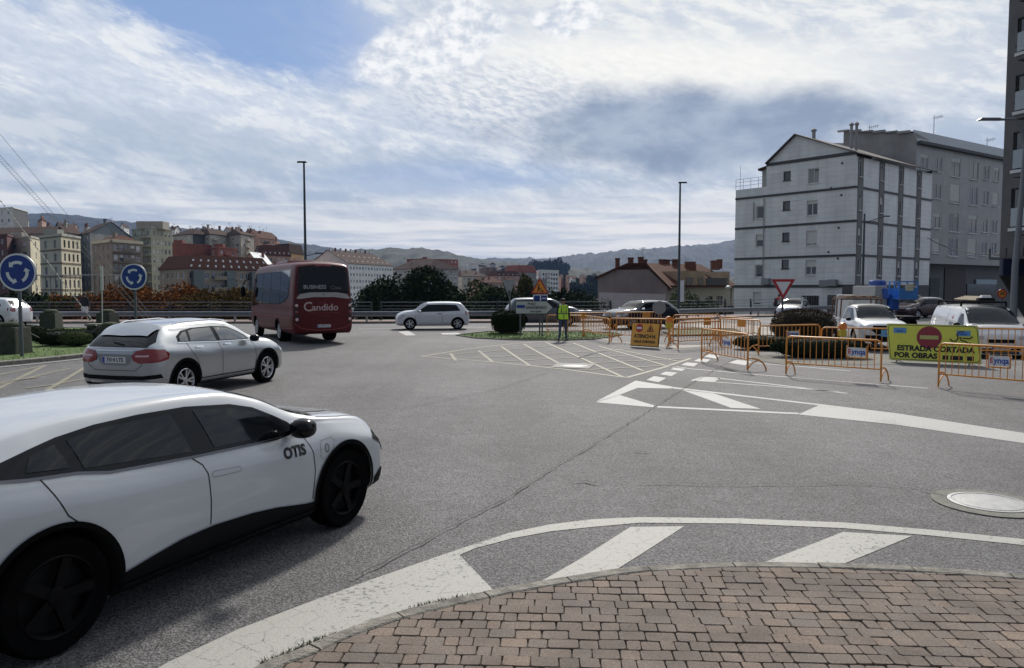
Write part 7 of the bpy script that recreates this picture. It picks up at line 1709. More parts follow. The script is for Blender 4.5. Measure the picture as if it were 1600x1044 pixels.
# ---------------------------------------------------------------- grey apartment block behind
def grey_block():
    C_ = xy(1425, 79.5); R_ = xy(1640, 97.5); L = xy(1312, 84)
    t = thing('apartment_building', 'grey apartment block with a stained side wall behind the white block', 'building', (C_.x, C_.y, 0)); off = C_; L, R_ = L - off, R_ - off; Bk = L + R_; dr = R_.normalized(); C2 = Vector((0, 0)); zt = HZ(221, 79.5)
    def uR(px):
        d = ray(px, 452); dd = Vector((d.x, d.y)); det = dd.x * (-dr.y) - dd.y * (-dr.x); s_ = (C_.x * (-dr.y) - C_.y * (-dr.x)) / det; p = dd * s_; return (p - C_).dot(dr), p.y
    W_ = []
    for px, w, kind in ((1438, 1.25, 'l'), (1460, 1.25, 'l'), (1487, 1.7, 'w'), (1516, 1.6, 'w'), (1535, 1.15, 's'), (1550, 1.15, 's'), (1568, 1.6, 'w'), (1590, 1.6, 'w')):
        u, Y = uR(px)
        for k in range(4):
            py = (262, 303, 348, 386)[k]; ref = uR(1487)[1]
            z = HZ(py, ref); h = {'w': 2.05, 'l': 1.6, 's': 1.6}[kind]
            if px == 1438 and k < 0: continue
            W_.append((u, z - h/2, w * 1.2, h, FRW, ('', '', 'curt', 'low', '', '', 'shut')[(k * 3 + int(px)) % 7]))
    u0 = HZ(413, 84)
    mb = MB(); face(t, mb, C2, R_, u0, zt, W_, depth=.09, near=True); w1 = mb.build('street_wall', GT, t); wall_uv(w1)
    mb = MB(); zl_, zc_ = HZ(205.5, 84), HZ(208, 79.5); dk = (L - C2).normalized(); mb.add([(*L, BASE), (*C2, BASE), (*C2, zc_), (*L, zl_)], [(0,1,2,3)]); Q = dr*4; mb.add([(*C2, zt), (*Q, zt), (*Q, zt + .1), (*C2, zc_)], [(0,1,2,3)]); mb.add([(*L, zl_ - 3), (*(L + Q), zl_ - 3), (*(L + Q), zl_), (*L, zl_)], [(0,1,2,3)]); mb.build('side_wall', STAIN, t)
    mb = MB(); mb.add([(*R_, BASE), (*Bk, BASE), (*Bk, zt), (*R_, zt)], [(0,1,2,3)]); mb.add([(*Bk, BASE), (*L, BASE), (*L, zt + 1), (*Bk, zt + 1)], [(0,1,2,3)]); mb.build('rear_wall', GREYW, t)
    n = Vector((dr.y, -dr.x)); mb = MB(); e = n*.55
    v = [(*(C2 + n*.12 - dr*.05), zt + .05), (*(R_ + n*.12), zt + .05), (*(R_ - n*.35), zt + 1.25), (*(C2 - n*.35 - dr*.05), zt + 1.25)]; v += [(x, y, z - .25) for x, y, z in v]; mb.add(v, [(0,1,2,3), (7,6,5,4), (0,4,5,1), (1,5,6,2), (2,6,7,3), (3,7,4,0)]); mb.build('roof', mat('pale_zinc', (.36,.38,.40), .5, .2, var=.1), t)
    mb = MB(); mb.add([(*(C2 - n*.3), zt + 1.1), (*(R_ - n*.3), zt + 1.1), (*(Bk), zt + 1), (*L, zt + 1)], [(0,1,2,3)]); mb.build('roof', GREYR, t)
    mb = MB(); band(mb, C2 + n*.0, R_, zt - .12, .3, .5); mb.build('eaves', BAND, t)
    # ground floor: recessed shops
    mb = MB(); rec = -n*1.0; face(t, mb, C2 + rec, R_ + rec, BASE, u0 + .2, []); mb.build('shop_wall', col('shop_front_grey', (.17,.17,.17)), t)
    mb = MB(); mb.add([(*C2, u0), (*R_, u0), (*(R_ + rec), u0), (*(C2 + rec), u0)], [(0,1,2,3)]); mb.build('soffit', GREYW, t)
    for px0, px1, y0, y1, m_, nm in ((1466, 1481, 435, 478, DKG, 'door'), (1489, 1521, 418, 478, mat('brown_shutter', (.045,.028,.03), .6), 'shop_shutter'), (1524, 1568, 443, 478, mat('shop_window', (.02,.02,.024), .1), 'shop_window')):
        a, b = uR(px0)[0], uR(px1)[0]; c0 = dr*((a+b)/2) + rec + n*.06; mb = MB(); mb.box((c0.x, c0.y, (HZ(y0, 84) + HZ(y1, 84))/2), (b - a, .1, HZ(y0, 84) - HZ(y1, 84)), math.atan2(dr.y, dr.x)); mb.build(nm, m_, t)
    a, b = uR(1536)[0], uR(1568)[0]; c0 = dr*((a+b)/2) + rec + n*.2; mb = MB(); mb.box((c0.x, c0.y, HZ(440, 86)), (b-a, .1, .55), math.atan2(dr.y, dr.x)); s_ = mb.build('shop_sign', mat('pale_blue_sign', (.35,.45,.52), .5), t)
    for k in range(3): pass
    for px, y0, y1, Y in ((1352, 222, 195, 84), (1451, 212, 180, 82), (1534, 232, 215, 92)):
        v = xy(px, Y) - off; q = MB(); q.tube([(v.x, v.y, HZ(y0, Y)), (v.x, v.y, HZ(y1, Y))], .035, 5); z = HZ(y1 + 5, Y); q.bar((v.x - .2, v.y, z), (v.x + 1.0, v.y, z + .25), .04)
        for k in range(5): q.bar((v.x + .2*k, v.y, z + .05*k - .2), (v.x + .2*k, v.y, z + .05*k + .2), .03)
        q.build('aerial', GALV, t)
    mb = MB(); 
    for k in range(6):
        u = k/6; p = L.lerp(C2, u); mb.box((p.x, p.y, zl_ + (zc_ - zl_)*u + .05), (1.2, .5, .15 + .1*(k % 2)), math.atan2((C2-L).y, (C2-L).x))
    mb.build('coping', GREYW, t)
    mb = MB(); p = L.lerp(C2, -.35); mb.box((p.x, p.y + 2, zt + .2), (6, 6, 1.2)); mb.build('rear_annexe', WHITE, t)
grey_block()
# ---------------------------------------------------------------- dark block with balconies, right edge
def dark_block():
    C_ = xy(1563, 42); C_ = Vector((AT(1560, 452, 42).x, 42)); dr = Vector((.30, -.95)).normalized(); dl = Vector((.95, .30))
    t = thing('apartment_building', 'dark modern apartment block with white edged glass balconies at the right edge', 'building', (C_.x, C_.y, 0))
    mw = mat('dark_cladding', (.085,.08,.08), .55, var=.2, vscale=.8); zt = HZ(-60, 42); L_ = 16
    R_ = dr * L_; mb = MB(); W_ = []
    fl = [HZ(y, 42) for y in (363, 278, 190, 98, 10)]; fh = fl[1] - fl[0]
    fl = [fl[0] + 3.0*k for k in range(5)]
    for z in fl:
        for u in (3.2, 7.0, 11): W_.append((u, z + .15, 2.4, 2.3, FRD, ''))
        W_.append((.9, z + .9, .7, 1.4, FRD, ''))
    face(t, mb, Vector((0, 0)), R_, HZ(430, 42), zt, W_, near=True); b2 = dl * 14
    for a, b in ((b2, Vector((0, 0))), (R_, R_ + b2), (R_ + b2, b2)): mb.add([(*a, BASE if a == b2 else HZ(430, 42)), (*b, HZ(430, 42)), (*b, zt), (*a, zt)], [(0,1,2,3)])
    mb.build('wall', mw, t)
    mb = MB(); mb.add([(0, 0, zt), (*R_, zt), (*(R_ + b2), zt), (*b2, zt)], [(0,1,2,3)]); mb.build('roof', GREYR, t)
    n = Vector((dr.y, -dr.x)); GLB = mat('balcony_glass', (.22,.27,.30), .08, 0, spec=.9); WS = mat('white_slab_edge', (.55,.56,.57), .6)
    for z in fl:
        p, q = dr * 1.6, dr * 15; mb = MB(); mb.bar((*(p + n*.65), z - .15), (*(q + n*.65), z - .15), 1.3, .32); bb = mb.build('balcony', mw, t)
        mb = MB(); mb.bar((*(p + n*1.33), z - .02), (*(q + n*1.33), z - .02), .06, .16); mb.bar((*(p - dr*.03), z - .02), (*(p + n*1.36 - dr*.03), z - .02), .06, .16); mb.build('slab_edge', WS, bb)
        mb = MB(); mb.bar((*(p + n*1.25), z + .62), (*(q + n*1.25), z + .62), .03, .95); mb.bar((*(p + n*.05), z + .62), (*(p + n*1.25), z + .62), .03, .95); mb.build('glass_guard', GLB, bb)
    mb = MB(); face(t, mb, -n*1.5 + dr*.5, R_ - n*1.5, BASE, HZ(430, 42) + .3, []); mb.build('shop_wall', col('shop_front_brown', (.10,.085,.08)), t)
    mb = MB(); mb.add([(0, 0, HZ(430, 42)), (*R_, HZ(430, 42)), (*(R_ + b2), HZ(430, 42)), (*b2, HZ(430, 42))], [(0,1,2,3)]); mb.build('soffit', mw, t)
    mb = MB(); mb.box((*(dr*1.4 + n*.7), HZ(418, 41)), (1.6, .14, .9), math.atan2(n.y, n.x)); mb.build('shop_sign', mat('navy_sign', (.02,.025,.07), .5), t)
    mb = MB(); p, q = dr*.2, dr*6; mb.bar((*(p + n*.5), HZ(404, 41)), (*(q + n*.5), HZ(404, 41)), 1.0, .12)
    for k in range(7): e = p.lerp(q, k/6) + n*.95; mb.bar((*e, HZ(404, 41)), (*e, HZ(388, 41)), .06)
    mb.build('awning_frame', FRD, t)
dark_block()
# overhead cable
mb = MB(); pts = []
a, b = Vector(AT(1450, 372, 77)), Vector(AT(1562, 398, 42))
for k in range(13): u = k/12; p = a.lerp(b, u); p.z -= 1.0*4*u*(1-u)*.4; pts.append(p)
mb.tube(pts, .03, 5); tag(mb.build('overhead_cable', BLACK), 'black cable strung from the grey block to the dark block', 'cable')
# ================================================================== vegetation
def leafmat(name, c1, c2, c3=None):
    m = D.materials.new(name); m.use_nodes = True; N, L = nodes(m); b = N['Principled BSDF']; b.inputs['Roughness'].default_value = .9; b.inputs['Specular IOR Level'].default_value = .05
    gi = N.new('ShaderNodeNewGeometry'); cr = N.new('ShaderNodeValToRGB'); e = cr.color_ramp.elements; e[0].color = (*c1, 1); e[1].color = (*c2, 1)
    if c3: x = e.new(.5); x.color = (*c3, 1)
    t = N.new('ShaderNodeTexCoord'); n = N.new('ShaderNodeTexNoise'); n.inputs['Scale'].default_value = .9; n.inputs['Detail'].default_value = 2; L.new(t.outputs['Object'], n.inputs['Vector'])
    ad = N.new('ShaderNodeMath'); ad.operation = 'MULTIPLY_ADD'; L.new(gi.outputs['Random Per Island'], ad.inputs[0]); ad.inputs[1].default_value = .55
    mr = N.new('ShaderNodeMapRange'); L.new(n.outputs[0], mr.inputs[0]); mr.inputs[1].default_value = .3; mr.inputs[2].default_value = .7; mr.inputs[3].default_value = 0; mr.inputs[4].default_value = .45
    L.new(mr.outputs[0], ad.inputs[2]); L.new(ad.outputs[0], cr.inputs[0]); L.new(cr.outputs[0], b.inputs['Base Color'])
    return m
LDG = leafmat('dark_green_leaves', (.008,.016,.007), (.03,.05,.018)); LMG = leafmat('green_leaves', (.018,.032,.01), (.07,.095,.03)); LOR = leafmat('russet_leaves', (.04,.035,.012), (.34,.14,.04), (.17,.065,.02))
LOL = leafmat('olive_leaves', (.04,.033,.012), (.19,.12,.04)); LLG = leafmat('light_green_leaves', (.03,.05,.015), (.13,.15,.06)); LYG = leafmat('yellow_green_leaves', (.05,.05,.012), (.14,.12,.035)); LBL = leafmat('far_leaves', (.012,.022,.018), (.03,.045,.03))
LHD = leafmat('hedge_leaves', (.008,.014,.006), (.03,.04,.014)); LPU = leafmat('bronze_leaves', (.014,.010,.007), (.15,.12,.065), (.04,.027,.017))
BARK = mat('bark', (.06,.045,.035), .95, var=.3, vscale=6, bump=.5, bscale=12)
def leaves(mb, c_, dims, n, ls, rn, lobes=7, power=2.0, shell=.55, flat=0.0):
    """leaf cards through a crown made of several unequal clumps"""
    cl = [(Vector((0, 0, 0)), .80)]
    for k in range(lobes):
        a = rn.uniform(0, 6.28); e = rn.uniform(-.5, .9); cl.append((Vector((math.cos(a)*.55, math.sin(a)*.55, e*.6)), rn.uniform(.30, .52)))
    ws = [r_ ** 2 for _, r_ in cl]; vs = []; fs = []
    for _ in range(n):
        p, r_ = rn.choices(cl, ws)[0]
        while True:
            d = Vector((rn.uniform(-1, 1), rn.uniform(-1, 1), rn.uniform(-1, 1)))
            if .05 < d.length < 1: break
        rr = r_ * (shell + (1 - shell) * rn.random() ** .6) * (1 + .18 * noise.noise(d.normalized() * 2.3 + p * 5))
        q = p + d.normalized() * rr; q = Vector((c_[0] + q.x * dims[0]/2, c_[1] + q.y * dims[1]/2, c_[2] + q.z * dims[2]/2))
        u = Vector((rn.gauss(0, 1), rn.gauss(0, 1), rn.gauss(0, .6 + .4))).normalized(); w = u.cross(Vector((rn.gauss(0, 1), rn.gauss(0, 1), rn.gauss(0, 1)))).normalized(); s_ = ls * rn.uniform(.6, 1.3)
        vs += [q - u*s_, q + w*s_*.5, q + u*s_, q - w*s_*.5]; b = len(vs) - 4; fs.append((b, b+1, b+2, b+3))
    mb.add(vs, fs)
def tree(name, label, cat, x, y, z, w, h, m, n=2600, ls=.16, trunk=.25, seed=0, group=None, lobes=9):
    rn = random.Random(seed); t = thing(name, label, cat, (x, y, z), 0, group); mb = MB(); th = h * trunk
    mb.tube([(0, 0, -.3), (.05*w, 0, th*.6), (0, .03*w, th), (.02*w, 0, h*.7)], .05, 7, rs=[.05*h**.8, .035*h**.8, .03*h**.8, .01*h**.8])
    for k in range(5):
        a = k * 1.3; mb.tube([(0, 0, th*.8), (math.cos(a)*w*.15, math.sin(a)*w*.15, th + (h-th)*.25), (math.cos(a)*w*.32, math.sin(a)*w*.32, th + (h-th)*.55)], .03, 5, rs=[.022*h**.8, .014*h**.8, .005*h**.8])
    mb.build('trunk', BARK, t); mb = MB(); leaves(mb, (0, 0, th*.6 + (h - th*.6)/2), (w, w, (h - th*.6) * 1.05), n, ls, rn, lobes); mb.build('crown', m, t); return t
def px_tree(px, pyt, Y, wpx, zb, m, label, cat='tree', name='tree', **k):
    c_ = AT(px, pyt, Y); return tree(name, label, cat, c_.x, Y, zb, wpx * Y / FPX, c_.z - zb, m, **k)
GA = 'autumn shrubs behind the bridge fence'
px_tree(118, 452, 56, 90, -2.5, LOR, 'russet shrub furthest left behind the bridge fence', 'shrub', 'shrub', seed=1, trunk=.12, group=GA, ls=.13)
px_tree(186, 438, 57, 96, -2.5, LOR, 'bright russet shrub behind the thin white pole', 'shrub', 'shrub', seed=2, trunk=.12, group=GA, ls=.13, n=6000)
px_tree(268, 440, 56, 118, -2.5, LOR, 'widest russet shrub right of the smaller roundabout sign', 'shrub', 'shrub', seed=3, trunk=.12, group=GA, ls=.13, n=8000)
px_tree(352, 443, 56, 110, -2.5, LOL, 'olive brown shrub left of the coach', 'shrub', 'shrub', seed=4, trunk=.12, group=GA, ls=.13, n=7000)
px_tree(310, 452, 54, 70, -2.5, LOL, 'small olive shrub between the russet shrub and the coach', 'shrub', 'shrub', seed=5, trunk=.12, group=GA, ls=.12)
px_tree(40, 448, 57, 90, -2.5, LDG, 'dark green bush behind the white sport utility car', 'shrub', 'shrub', seed=6, trunk=.12, group=GA)
px_tree(84, 456, 55, 70, -2.5, LMG, 'green bush left of the russet shrubs', 'shrub', 'shrub', seed=7, trunk=.12, group=GA)
GT = 'trees below the railing'
px_tree(626, 420, 70, 140, -6, LDG, 'broad dark green tree beside the coach', seed=11, n=16000, ls=.20, group=GT, lobes=16)
for k, (px, py, Y, w, m, lb) in enumerate([(576, 452, 68, 60, LDG, 'low dark bush at the left foot of the broad dark tree'), (688, 446, 78, 60, LDG, 'dark tree right of the broad dark tree'), (700, 438, 90, 34, LMG, 'slender green tree above the white three-door hatchback'), (735, 446, 84, 70, LMG, 'green tree behind the roof of the white hatchback'), (770, 436, 92, 66, LMG, 'green tree left of the yield sign back'),
        (795, 450, 80, 70, LDG, 'dark tree behind the dark flat-topped hedge'), (825, 424, 105, 34, LYG, 'tall yellowish tree left of the works triangle'), (850, 450, 82, 76, LDG, 'dark tree behind the works triangle'), (884, 446, 100, 66, LDG, 'dark tree above the worker'), (918, 452, 130, 70, LMG, 'green tree left of the plaster gable house'), (655, 458, 72, 60, LDG, 'dark bush left of the white hatchback windscreen'), (760, 462, 76, 80, LDG, 'dark bush right of the white hatchback'), (716, 464, 72, 70, LDG, 'dark bush behind the tail of the white hatchback'), (870, 460, 80, 80, LDG, 'low dark bush behind the white arrow sign')]):
    px_tree(px, py, Y, w * (1.0 if w < 40 else 1.55), -6.5, m, lb, seed=20 + k, n=6500, ls=.22, group=GT, trunk=.12, lobes=12)
GB_ = 'bushes round the gabled house'
px_tree(1075, 450, 74, 66, -2.5, LLG, 'light green bush behind the street lamp banner', 'shrub', 'shrub', seed=40, group=GB_, trunk=.1, n=2800, ls=.12)
px_tree(1040, 464, 70, 50, -2, LLG, 'small green bush over the dark blue hatchback', 'shrub', 'shrub', seed=41, group=GB_, trunk=.1, ls=.11)
px_tree(1108, 461, 72, 46, -2, LMG, 'darker green bush in front of the cream house wall', 'shrub', 'shrub', seed=42, group=GB_, trunk=.1, ls=.11)
px_tree(942, 462, 76, 40, -3, LMG, 'thin bush at the left foot of the plaster gable', 'shrub', 'shrub', seed=43, group=GB_, trunk=.1, ls=.11, n=1200)
# far trees on the ridges: one source, copies with their own size
src = tree('far_tree', 'rounded dark tree on the far wooded ridges', 'tree', 0, 600, -10, 16, 15, LBL, n=700, ls=1.1, seed=60, group='far trees on the ridges', trunk=.1)
rn = random.Random(8); first = True
spots = [(846, 404, 1150, 2.4), (862, 401, 1160, 2.8), (874, 406, 1150, 2.2), (755, 410, 1500, 1.6), (700, 408, 1500, 1.5)] 
spots += [(rn.uniform(870, 1010), rn.uniform(424, 440), rn.uniform(560, 900), rn.uniform(.8, 1.5)) for _ in range(34)] + [(rn.uniform(690, 860), rn.uniform(418, 430), rn.uniform(800, 1400), rn.uniform(.8, 1.4)) for _ in range(22)]
for px, py, Y, s_ in spots:
    c_ = AT(px, py, Y); t = src if first else copy_tree(src); first = False
    t.location = (c_.x, Y, c_.z - 15 * s_); t.scale = (s_, s_, s_); t.rotation_euler = (0, 0, rn.uniform(0, 6))
# hedges
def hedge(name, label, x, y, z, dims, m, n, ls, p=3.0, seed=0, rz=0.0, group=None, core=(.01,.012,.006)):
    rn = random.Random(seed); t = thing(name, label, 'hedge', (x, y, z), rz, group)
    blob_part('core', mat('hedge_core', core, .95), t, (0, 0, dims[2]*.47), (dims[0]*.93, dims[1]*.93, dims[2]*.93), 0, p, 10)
    mb = MB(); vs = []; fs = []
    for _ in range(n):
        d = Vector((rn.gauss(0, 1) * dims[0]**.5, rn.gauss(0, 1) * dims[1]**.5, abs(rn.gauss(0, 1)) * dims[2]**.5 * 1.3 - .4)).normalized(); k = sum(abs(a)**p for a in d) ** (-1/p); k *= rn.uniform(.93, 1.05) + .03 * noise.noise(d * 4)
        q = Vector((d.x*k*dims[0]/2, d.y*k*dims[1]/2, dims[2]*.5 + d.z*k*dims[2]/2)); u = Vector((rn.gauss(0,1), rn.gauss(0,1), rn.gauss(0,1))).normalized(); w = u.cross(d).normalized(); s_ = ls * rn.uniform(.5, 1.4)
        vs += [q - u*s_, q + w*s_*.5, q + u*s_, q - w*s_*.5]; b = len(vs) - 4; fs.append((b, b+1, b+2, b+3))
    mb.add(vs, fs); mb.build('leaves', m, t); return t
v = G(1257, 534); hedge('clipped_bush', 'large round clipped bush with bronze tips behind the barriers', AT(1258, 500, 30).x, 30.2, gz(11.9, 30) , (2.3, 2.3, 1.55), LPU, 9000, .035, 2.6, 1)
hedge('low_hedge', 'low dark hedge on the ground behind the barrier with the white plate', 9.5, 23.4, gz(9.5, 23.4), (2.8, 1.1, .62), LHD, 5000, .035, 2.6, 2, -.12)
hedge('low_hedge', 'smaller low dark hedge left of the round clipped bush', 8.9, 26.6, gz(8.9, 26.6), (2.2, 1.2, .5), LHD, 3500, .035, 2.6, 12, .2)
hedge('flat_hedge', 'dark flat-topped hedge beside the white arrow sign', AT(794, 500, 35.5).x, 35.8, .06, (1.5, 1.6, 1.0), LHD, 6500, .04, 5.0, 3)
a, b = G(36, 549), G(128, 541); m_ = (a + b)/2
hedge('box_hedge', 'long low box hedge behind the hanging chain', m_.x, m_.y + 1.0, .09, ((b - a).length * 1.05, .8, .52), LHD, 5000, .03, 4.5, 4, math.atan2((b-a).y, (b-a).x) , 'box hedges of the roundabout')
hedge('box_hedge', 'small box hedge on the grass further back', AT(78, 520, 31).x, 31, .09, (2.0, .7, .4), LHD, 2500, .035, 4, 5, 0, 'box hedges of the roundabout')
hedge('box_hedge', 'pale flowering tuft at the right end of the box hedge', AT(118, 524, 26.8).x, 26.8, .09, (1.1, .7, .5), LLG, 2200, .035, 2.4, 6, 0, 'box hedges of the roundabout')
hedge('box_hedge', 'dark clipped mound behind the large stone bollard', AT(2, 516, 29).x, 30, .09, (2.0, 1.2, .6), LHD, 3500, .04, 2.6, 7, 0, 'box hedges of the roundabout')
t = thing('spiky_plant', 'greyish spiky plant on top of the stone bollard at the left edge', 'plant', (G(10, 558).x, G(10, 558).y + .3, .95)); mb = MB(); rn = random.Random(3)
for k in range(90):
    a = rn.uniform(0, 6.28); e = rn.uniform(.2, 1.3); L_ = rn.uniform(.15, .34); d = Vector((math.cos(a)*math.cos(e), math.sin(a)*math.cos(e), math.sin(e))); s_ = Vector((-math.sin(a), math.cos(a), 0))*.02
    mb.add([Vector((0,0,0)) - s_, Vector((0,0,0)) + s_, d*L_], [(0,1,2)])
mb.build('leaves', mat('grey_leaf', (.09,.095,.08), .8, var=.3), t)
# ================================================================== hills
def hill(name, pts, Y, depth, c1, c2, amp, zb=-20, vs_=.01):
    tab = [(AT(px, py, Y).x, AT(px, py, Y).z) for px, py in pts]; xs = np.linspace(tab[0][0], tab[-1][0], 420); zs = pchip([a for a, _ in tab], [b for _, b in tab], xs); n = 26; vs = []; fs = []
    for j in range(n):
        u = j / (n - 1); v = u * 1.6 - 1.0         # -1 front foot .. 0 ridge .. .6 back
        prof = math.cos(v * math.pi / 2) ** 1.0 if v < 0 else 1 - v * 1.2
        for x, z in zip(xs, zs):
            k = noise.noise(Vector((x, v * depth, 0)) * (1 / (amp * 3.2))) * amp + noise.noise(Vector((x * 3.1, v * depth * 3, 5)) * (1 / (amp * 3.2))) * amp * .5
            vs.append((x + v * depth * .1, Y + v * depth, zb + (z - zb) * prof + (k + noise.noise(Vector((x, v * depth, 9)) / (depth * .35)) * (z - zb) * .06) * (1 if abs(v) > .05 else .55)))
    N_ = len(xs)
    for j in range(n - 1):
        for i in range(N_ - 1): fs.append((j*N_ + i, j*N_ + i + 1, (j+1)*N_ + i + 1, (j+1)*N_ + i))
    mb = MB(); mb.add(vs, fs); o = mb.build(name, mat(name + '_%d' % Y, c1, .95, col2=c2, vscale=vs_, detail=8), None, smooth=False); tag(o, kind='structure'); return o
hill('hill', [(520,432),(560,408),(582,394),(610,391.5),(640,390.5),(670,389),(695,392),(720,398),(745,404),(790,411),(830,416),(870,424)], 1900, 800, (.006,.013,.008), (.012,.02,.011), 9)
hill('mountain', [(690,410),(740,408),(800,405),(850,406),(880,404),(905,400.5),(935,398),(970,392.5),(1010,390),(1040,386.5),(1080,383.5),(1120,380.5),(1150,378),(1250,372),(1500,382),(1800,400)], 4200, 1700, (.006,.011,.009), (.011,.016,.012), 14, vs_=.006)
hill('mountain', [(-260,352),(-60,345),(45,338),(60,334.5),(105,334.5),(130,338),(160,341.5),(190,345.5),(230,349.5),(270,356),(330,362),(480,380),(560,396),(640,410)], 3000, 900, (.007,.011,.011), (.012,.016,.015), 14, vs_=.006)
hill('hill', [(660,436),(700,420),(740,413),(780,415),(830,418),(880,421),(930,424),(1000,428),(1150,434)], 1450, 500, (.012,.02,.011), (.035,.035,.024), 8, vs_=.02)
rn = random.Random(77); hs = []
def far_house(px, py, Y, w, m, k):
    c_ = AT(px, py, Y); t = thing('far_house', 'tiny pale house on the far wooded ridge', 'building', (c_.x, Y, c_.z - 8), rn.uniform(-.5, .5), 'tiny houses on the far ridge')
    mb = MB(); mb.box((0, 0, 3), (w, w*.7, 12)); mb.build('wall', m, t); q = MB(); q.prism([(-w*.55, 9), (w*.55, 9), (0, 12)], -w*.4, w*.4, Matrix.Rotation(math.pi/2, 4, 'X')); q.build('roof', TILE, t)
for k in range(40): far_house(rn.uniform(748, 850) if k < 18 else rn.uniform(872, 990), rn.uniform(412, 424) if k < 18 else rn.uniform(428, 446), rn.uniform(1150, 1350) if k < 18 else rn.uniform(850, 1100), rn.uniform(8, 15), rn.choice([WHITE, CREAM, PALEP]), k)
# ================================================================== people
SKIN = mat('skin', (.36,.21,.15), .6); HAIR = mat('dark_hair', (.018,.013,.010), .7)
def person(label, loc, rz, J, cloth, h=1.75):
    """J: joint overrides; one continuous skinned body; cloth(co)->material index"""
    V = {'pel': (0,0,.94,.135), 'sp1': (0,0,1.10,.125), 'sp2': (0,0,1.28,.150), 'ch': (0,0,1.40,.135), 'nk': (0,.0,1.50,.055), 'hd0': (0,-.01,1.565,.072), 'hd1': (0,-.015,1.64,.098), 'hd2': (0,-.01,1.705,.075)}
    for s_, g in ((-1, 'r'), (1, 'l')):
        V.update({g+'sh': (s_*.17,0,1.43,.075), g+'ua': (s_*.225,.01,1.28,.052), g+'el': (s_*.25,.02,1.13,.043), g+'fa': (s_*.26,-.02,1.0,.038), g+'wr': (s_*.265,-.05,.88,.027), g+'pm': (s_*.268,-.06,.82,.036),
                  g+'hp': (s_*.095,0,.88,.105), g+'th': (s_*.11,0,.70,.088), g+'kn': (s_*.12,-.01,.50,.060), g+'cf': (s_*.125,.02,.30,.056), g+'an': (s_*.13,.02,.09,.040), g+'to': (s_*.15,-.14,.035,.038)})
        for k in range(4): V[g+'f%d'%k] = (s_*.268, -.085+.02*k, .775, .0095); V[g+'g%d'%k] = (s_*.262, -.085+.02*k, .735 - .01*(k in (1,2)), .008)
        V[g+'t0'] = (s_*.262, -.10, .81, .011); V[g+'t1'] = (s_*.255, -.115, .775, .009)
    E = [('pel','sp1'),('sp1','sp2'),('sp2','ch'),('ch','nk'),('nk','hd0'),('hd0','hd1'),('hd1','hd2')]
    for g in 'rl':
        E += [('ch',g+'sh'),(g+'sh',g+'ua'),(g+'ua',g+'el'),(g+'el',g+'fa'),(g+'fa',g+'wr'),(g+'wr',g+'pm'),('pel',g+'hp'),(g+'hp',g+'th'),(g+'th',g+'kn'),(g+'kn',g+'cf'),(g+'cf',g+'an'),(g+'an',g+'to')]
        for k in range(4): E += [(g+'pm',g+'f%d'%k),(g+'f%d'%k,g+'g%d'%k)]
        E += [(g+'pm',g+'t0'),(g+'t0',g+'t1')]
    for k, v in J.items(): V[k] = v if len(v) == 4 else (*v, V[k][3])
    # hands follow moved palms
    for g in 'rl':
        if g+'pm' in J:
            s_ = -1 if g == 'r' else 1; base = Vector((s_*.268,-.06,.82)); d = Vector(V[g+'pm'][:3]) - base
            for k in [g+'t0', g+'t1'] + [g+f+str(i) for i in range(4) for f in 'fg']: p = V[k]; V[k] = (p[0]+d.x, p[1]+d.y, p[2]+d.z, p[3])
    names = list(V); me = D.meshes.new('body'); me.from_pydata([V[k][:3] for k in names], [(names.index(a), names.index(b)) for a, b in E], [])
    o = D.objects.new('body', me); COL.objects.link(o); md = o.modifiers.new('s', 'SKIN'); md.use_smooth_shade = True
    for i, k in enumerate(names):
        sv = me.skin_vertices[0].data[i]; r_ = V[k][3]; sv.radius = (r_, r_); sv.use_root = (k == 'pel')
        if k in ('sp1', 'sp2', 'ch', 'pel'): sv.radius = (r_ * 1.12, r_ * .82)
    sb = o.modifiers.new('u', 'SUBSURF'); sb.levels = 2; sb.render_levels = 2
    bpy.context.view_layer.update(); ne = D.meshes.new_from_object(o.evaluated_get(bpy.context.evaluated_depsgraph_get())); D.objects.remove(o)
    t = thing('person', label, 'person', loc, rz); t.scale = (h/1.78,)*3
    mats, fn = cloth; ne.materials.clear()
    for m in mats: ne.materials.append(m)
    for p in ne.polygons: p.material_index = fn(p.center)
    o = D.objects.new('body', ne); COL.objects.link(o); o.parent = t; ne.name = 'body'
    hd = Vector(V['hd1'][:3]); blob_part('hair', HAIR, t, hd + Vector((0, .025, .035)), (.20, .215, .20), 0, 2.2, 8)
    for s_ in (-1, 1): blob_part('ear', SKIN, t, hd + Vector((s_*.098, 0, -.005)), (.02, .035, .06), 0, 2, 5)
    blob_part('nose', SKIN, t, hd + Vector((0, -.10, -.02)), (.028, .04, .045), 0, 2, 5)
    for s_ in (-1, 1): blob_part('eye', TXT, t, hd + Vector((s_*.035, -.092, .012)), (.022, .012, .012), 0, 2, 5)
    return t
JEAN = mat('blue_jeans', (.07,.09,.14), .9, var=.2, vscale=8, bump=.3, bscale=30); DARKC = mat('dark_cloth', (.02,.022,.028), .9); SHOE = mat('shoe', (.03,.025,.02), .8)
def c_worker(c): return 3 if c.z < .10 else 0 if c.z < .98 and abs(c.x) < .22 else 2 if (c.z > 1.49 or (c.z < .87 and abs(c.x) > .22)) else 1
t = person('person in a lime safety vest and jeans standing behind the yellow box', (2.08, 30.9, .0), .15, {'rkn': (-.14,-.01,.50), 'ran': (-.17,.02,.09), 'rto': (-.21,-.12,.035), 'lan': (.15,.02,.09), 'lto': (.20,-.12,.035), 'rwr': (-.24,-.08,.90), 'rpm': (-.235,-.10,.84)}, ([JEAN, DARKC, SKIN, SHOE], c_worker), 1.74)
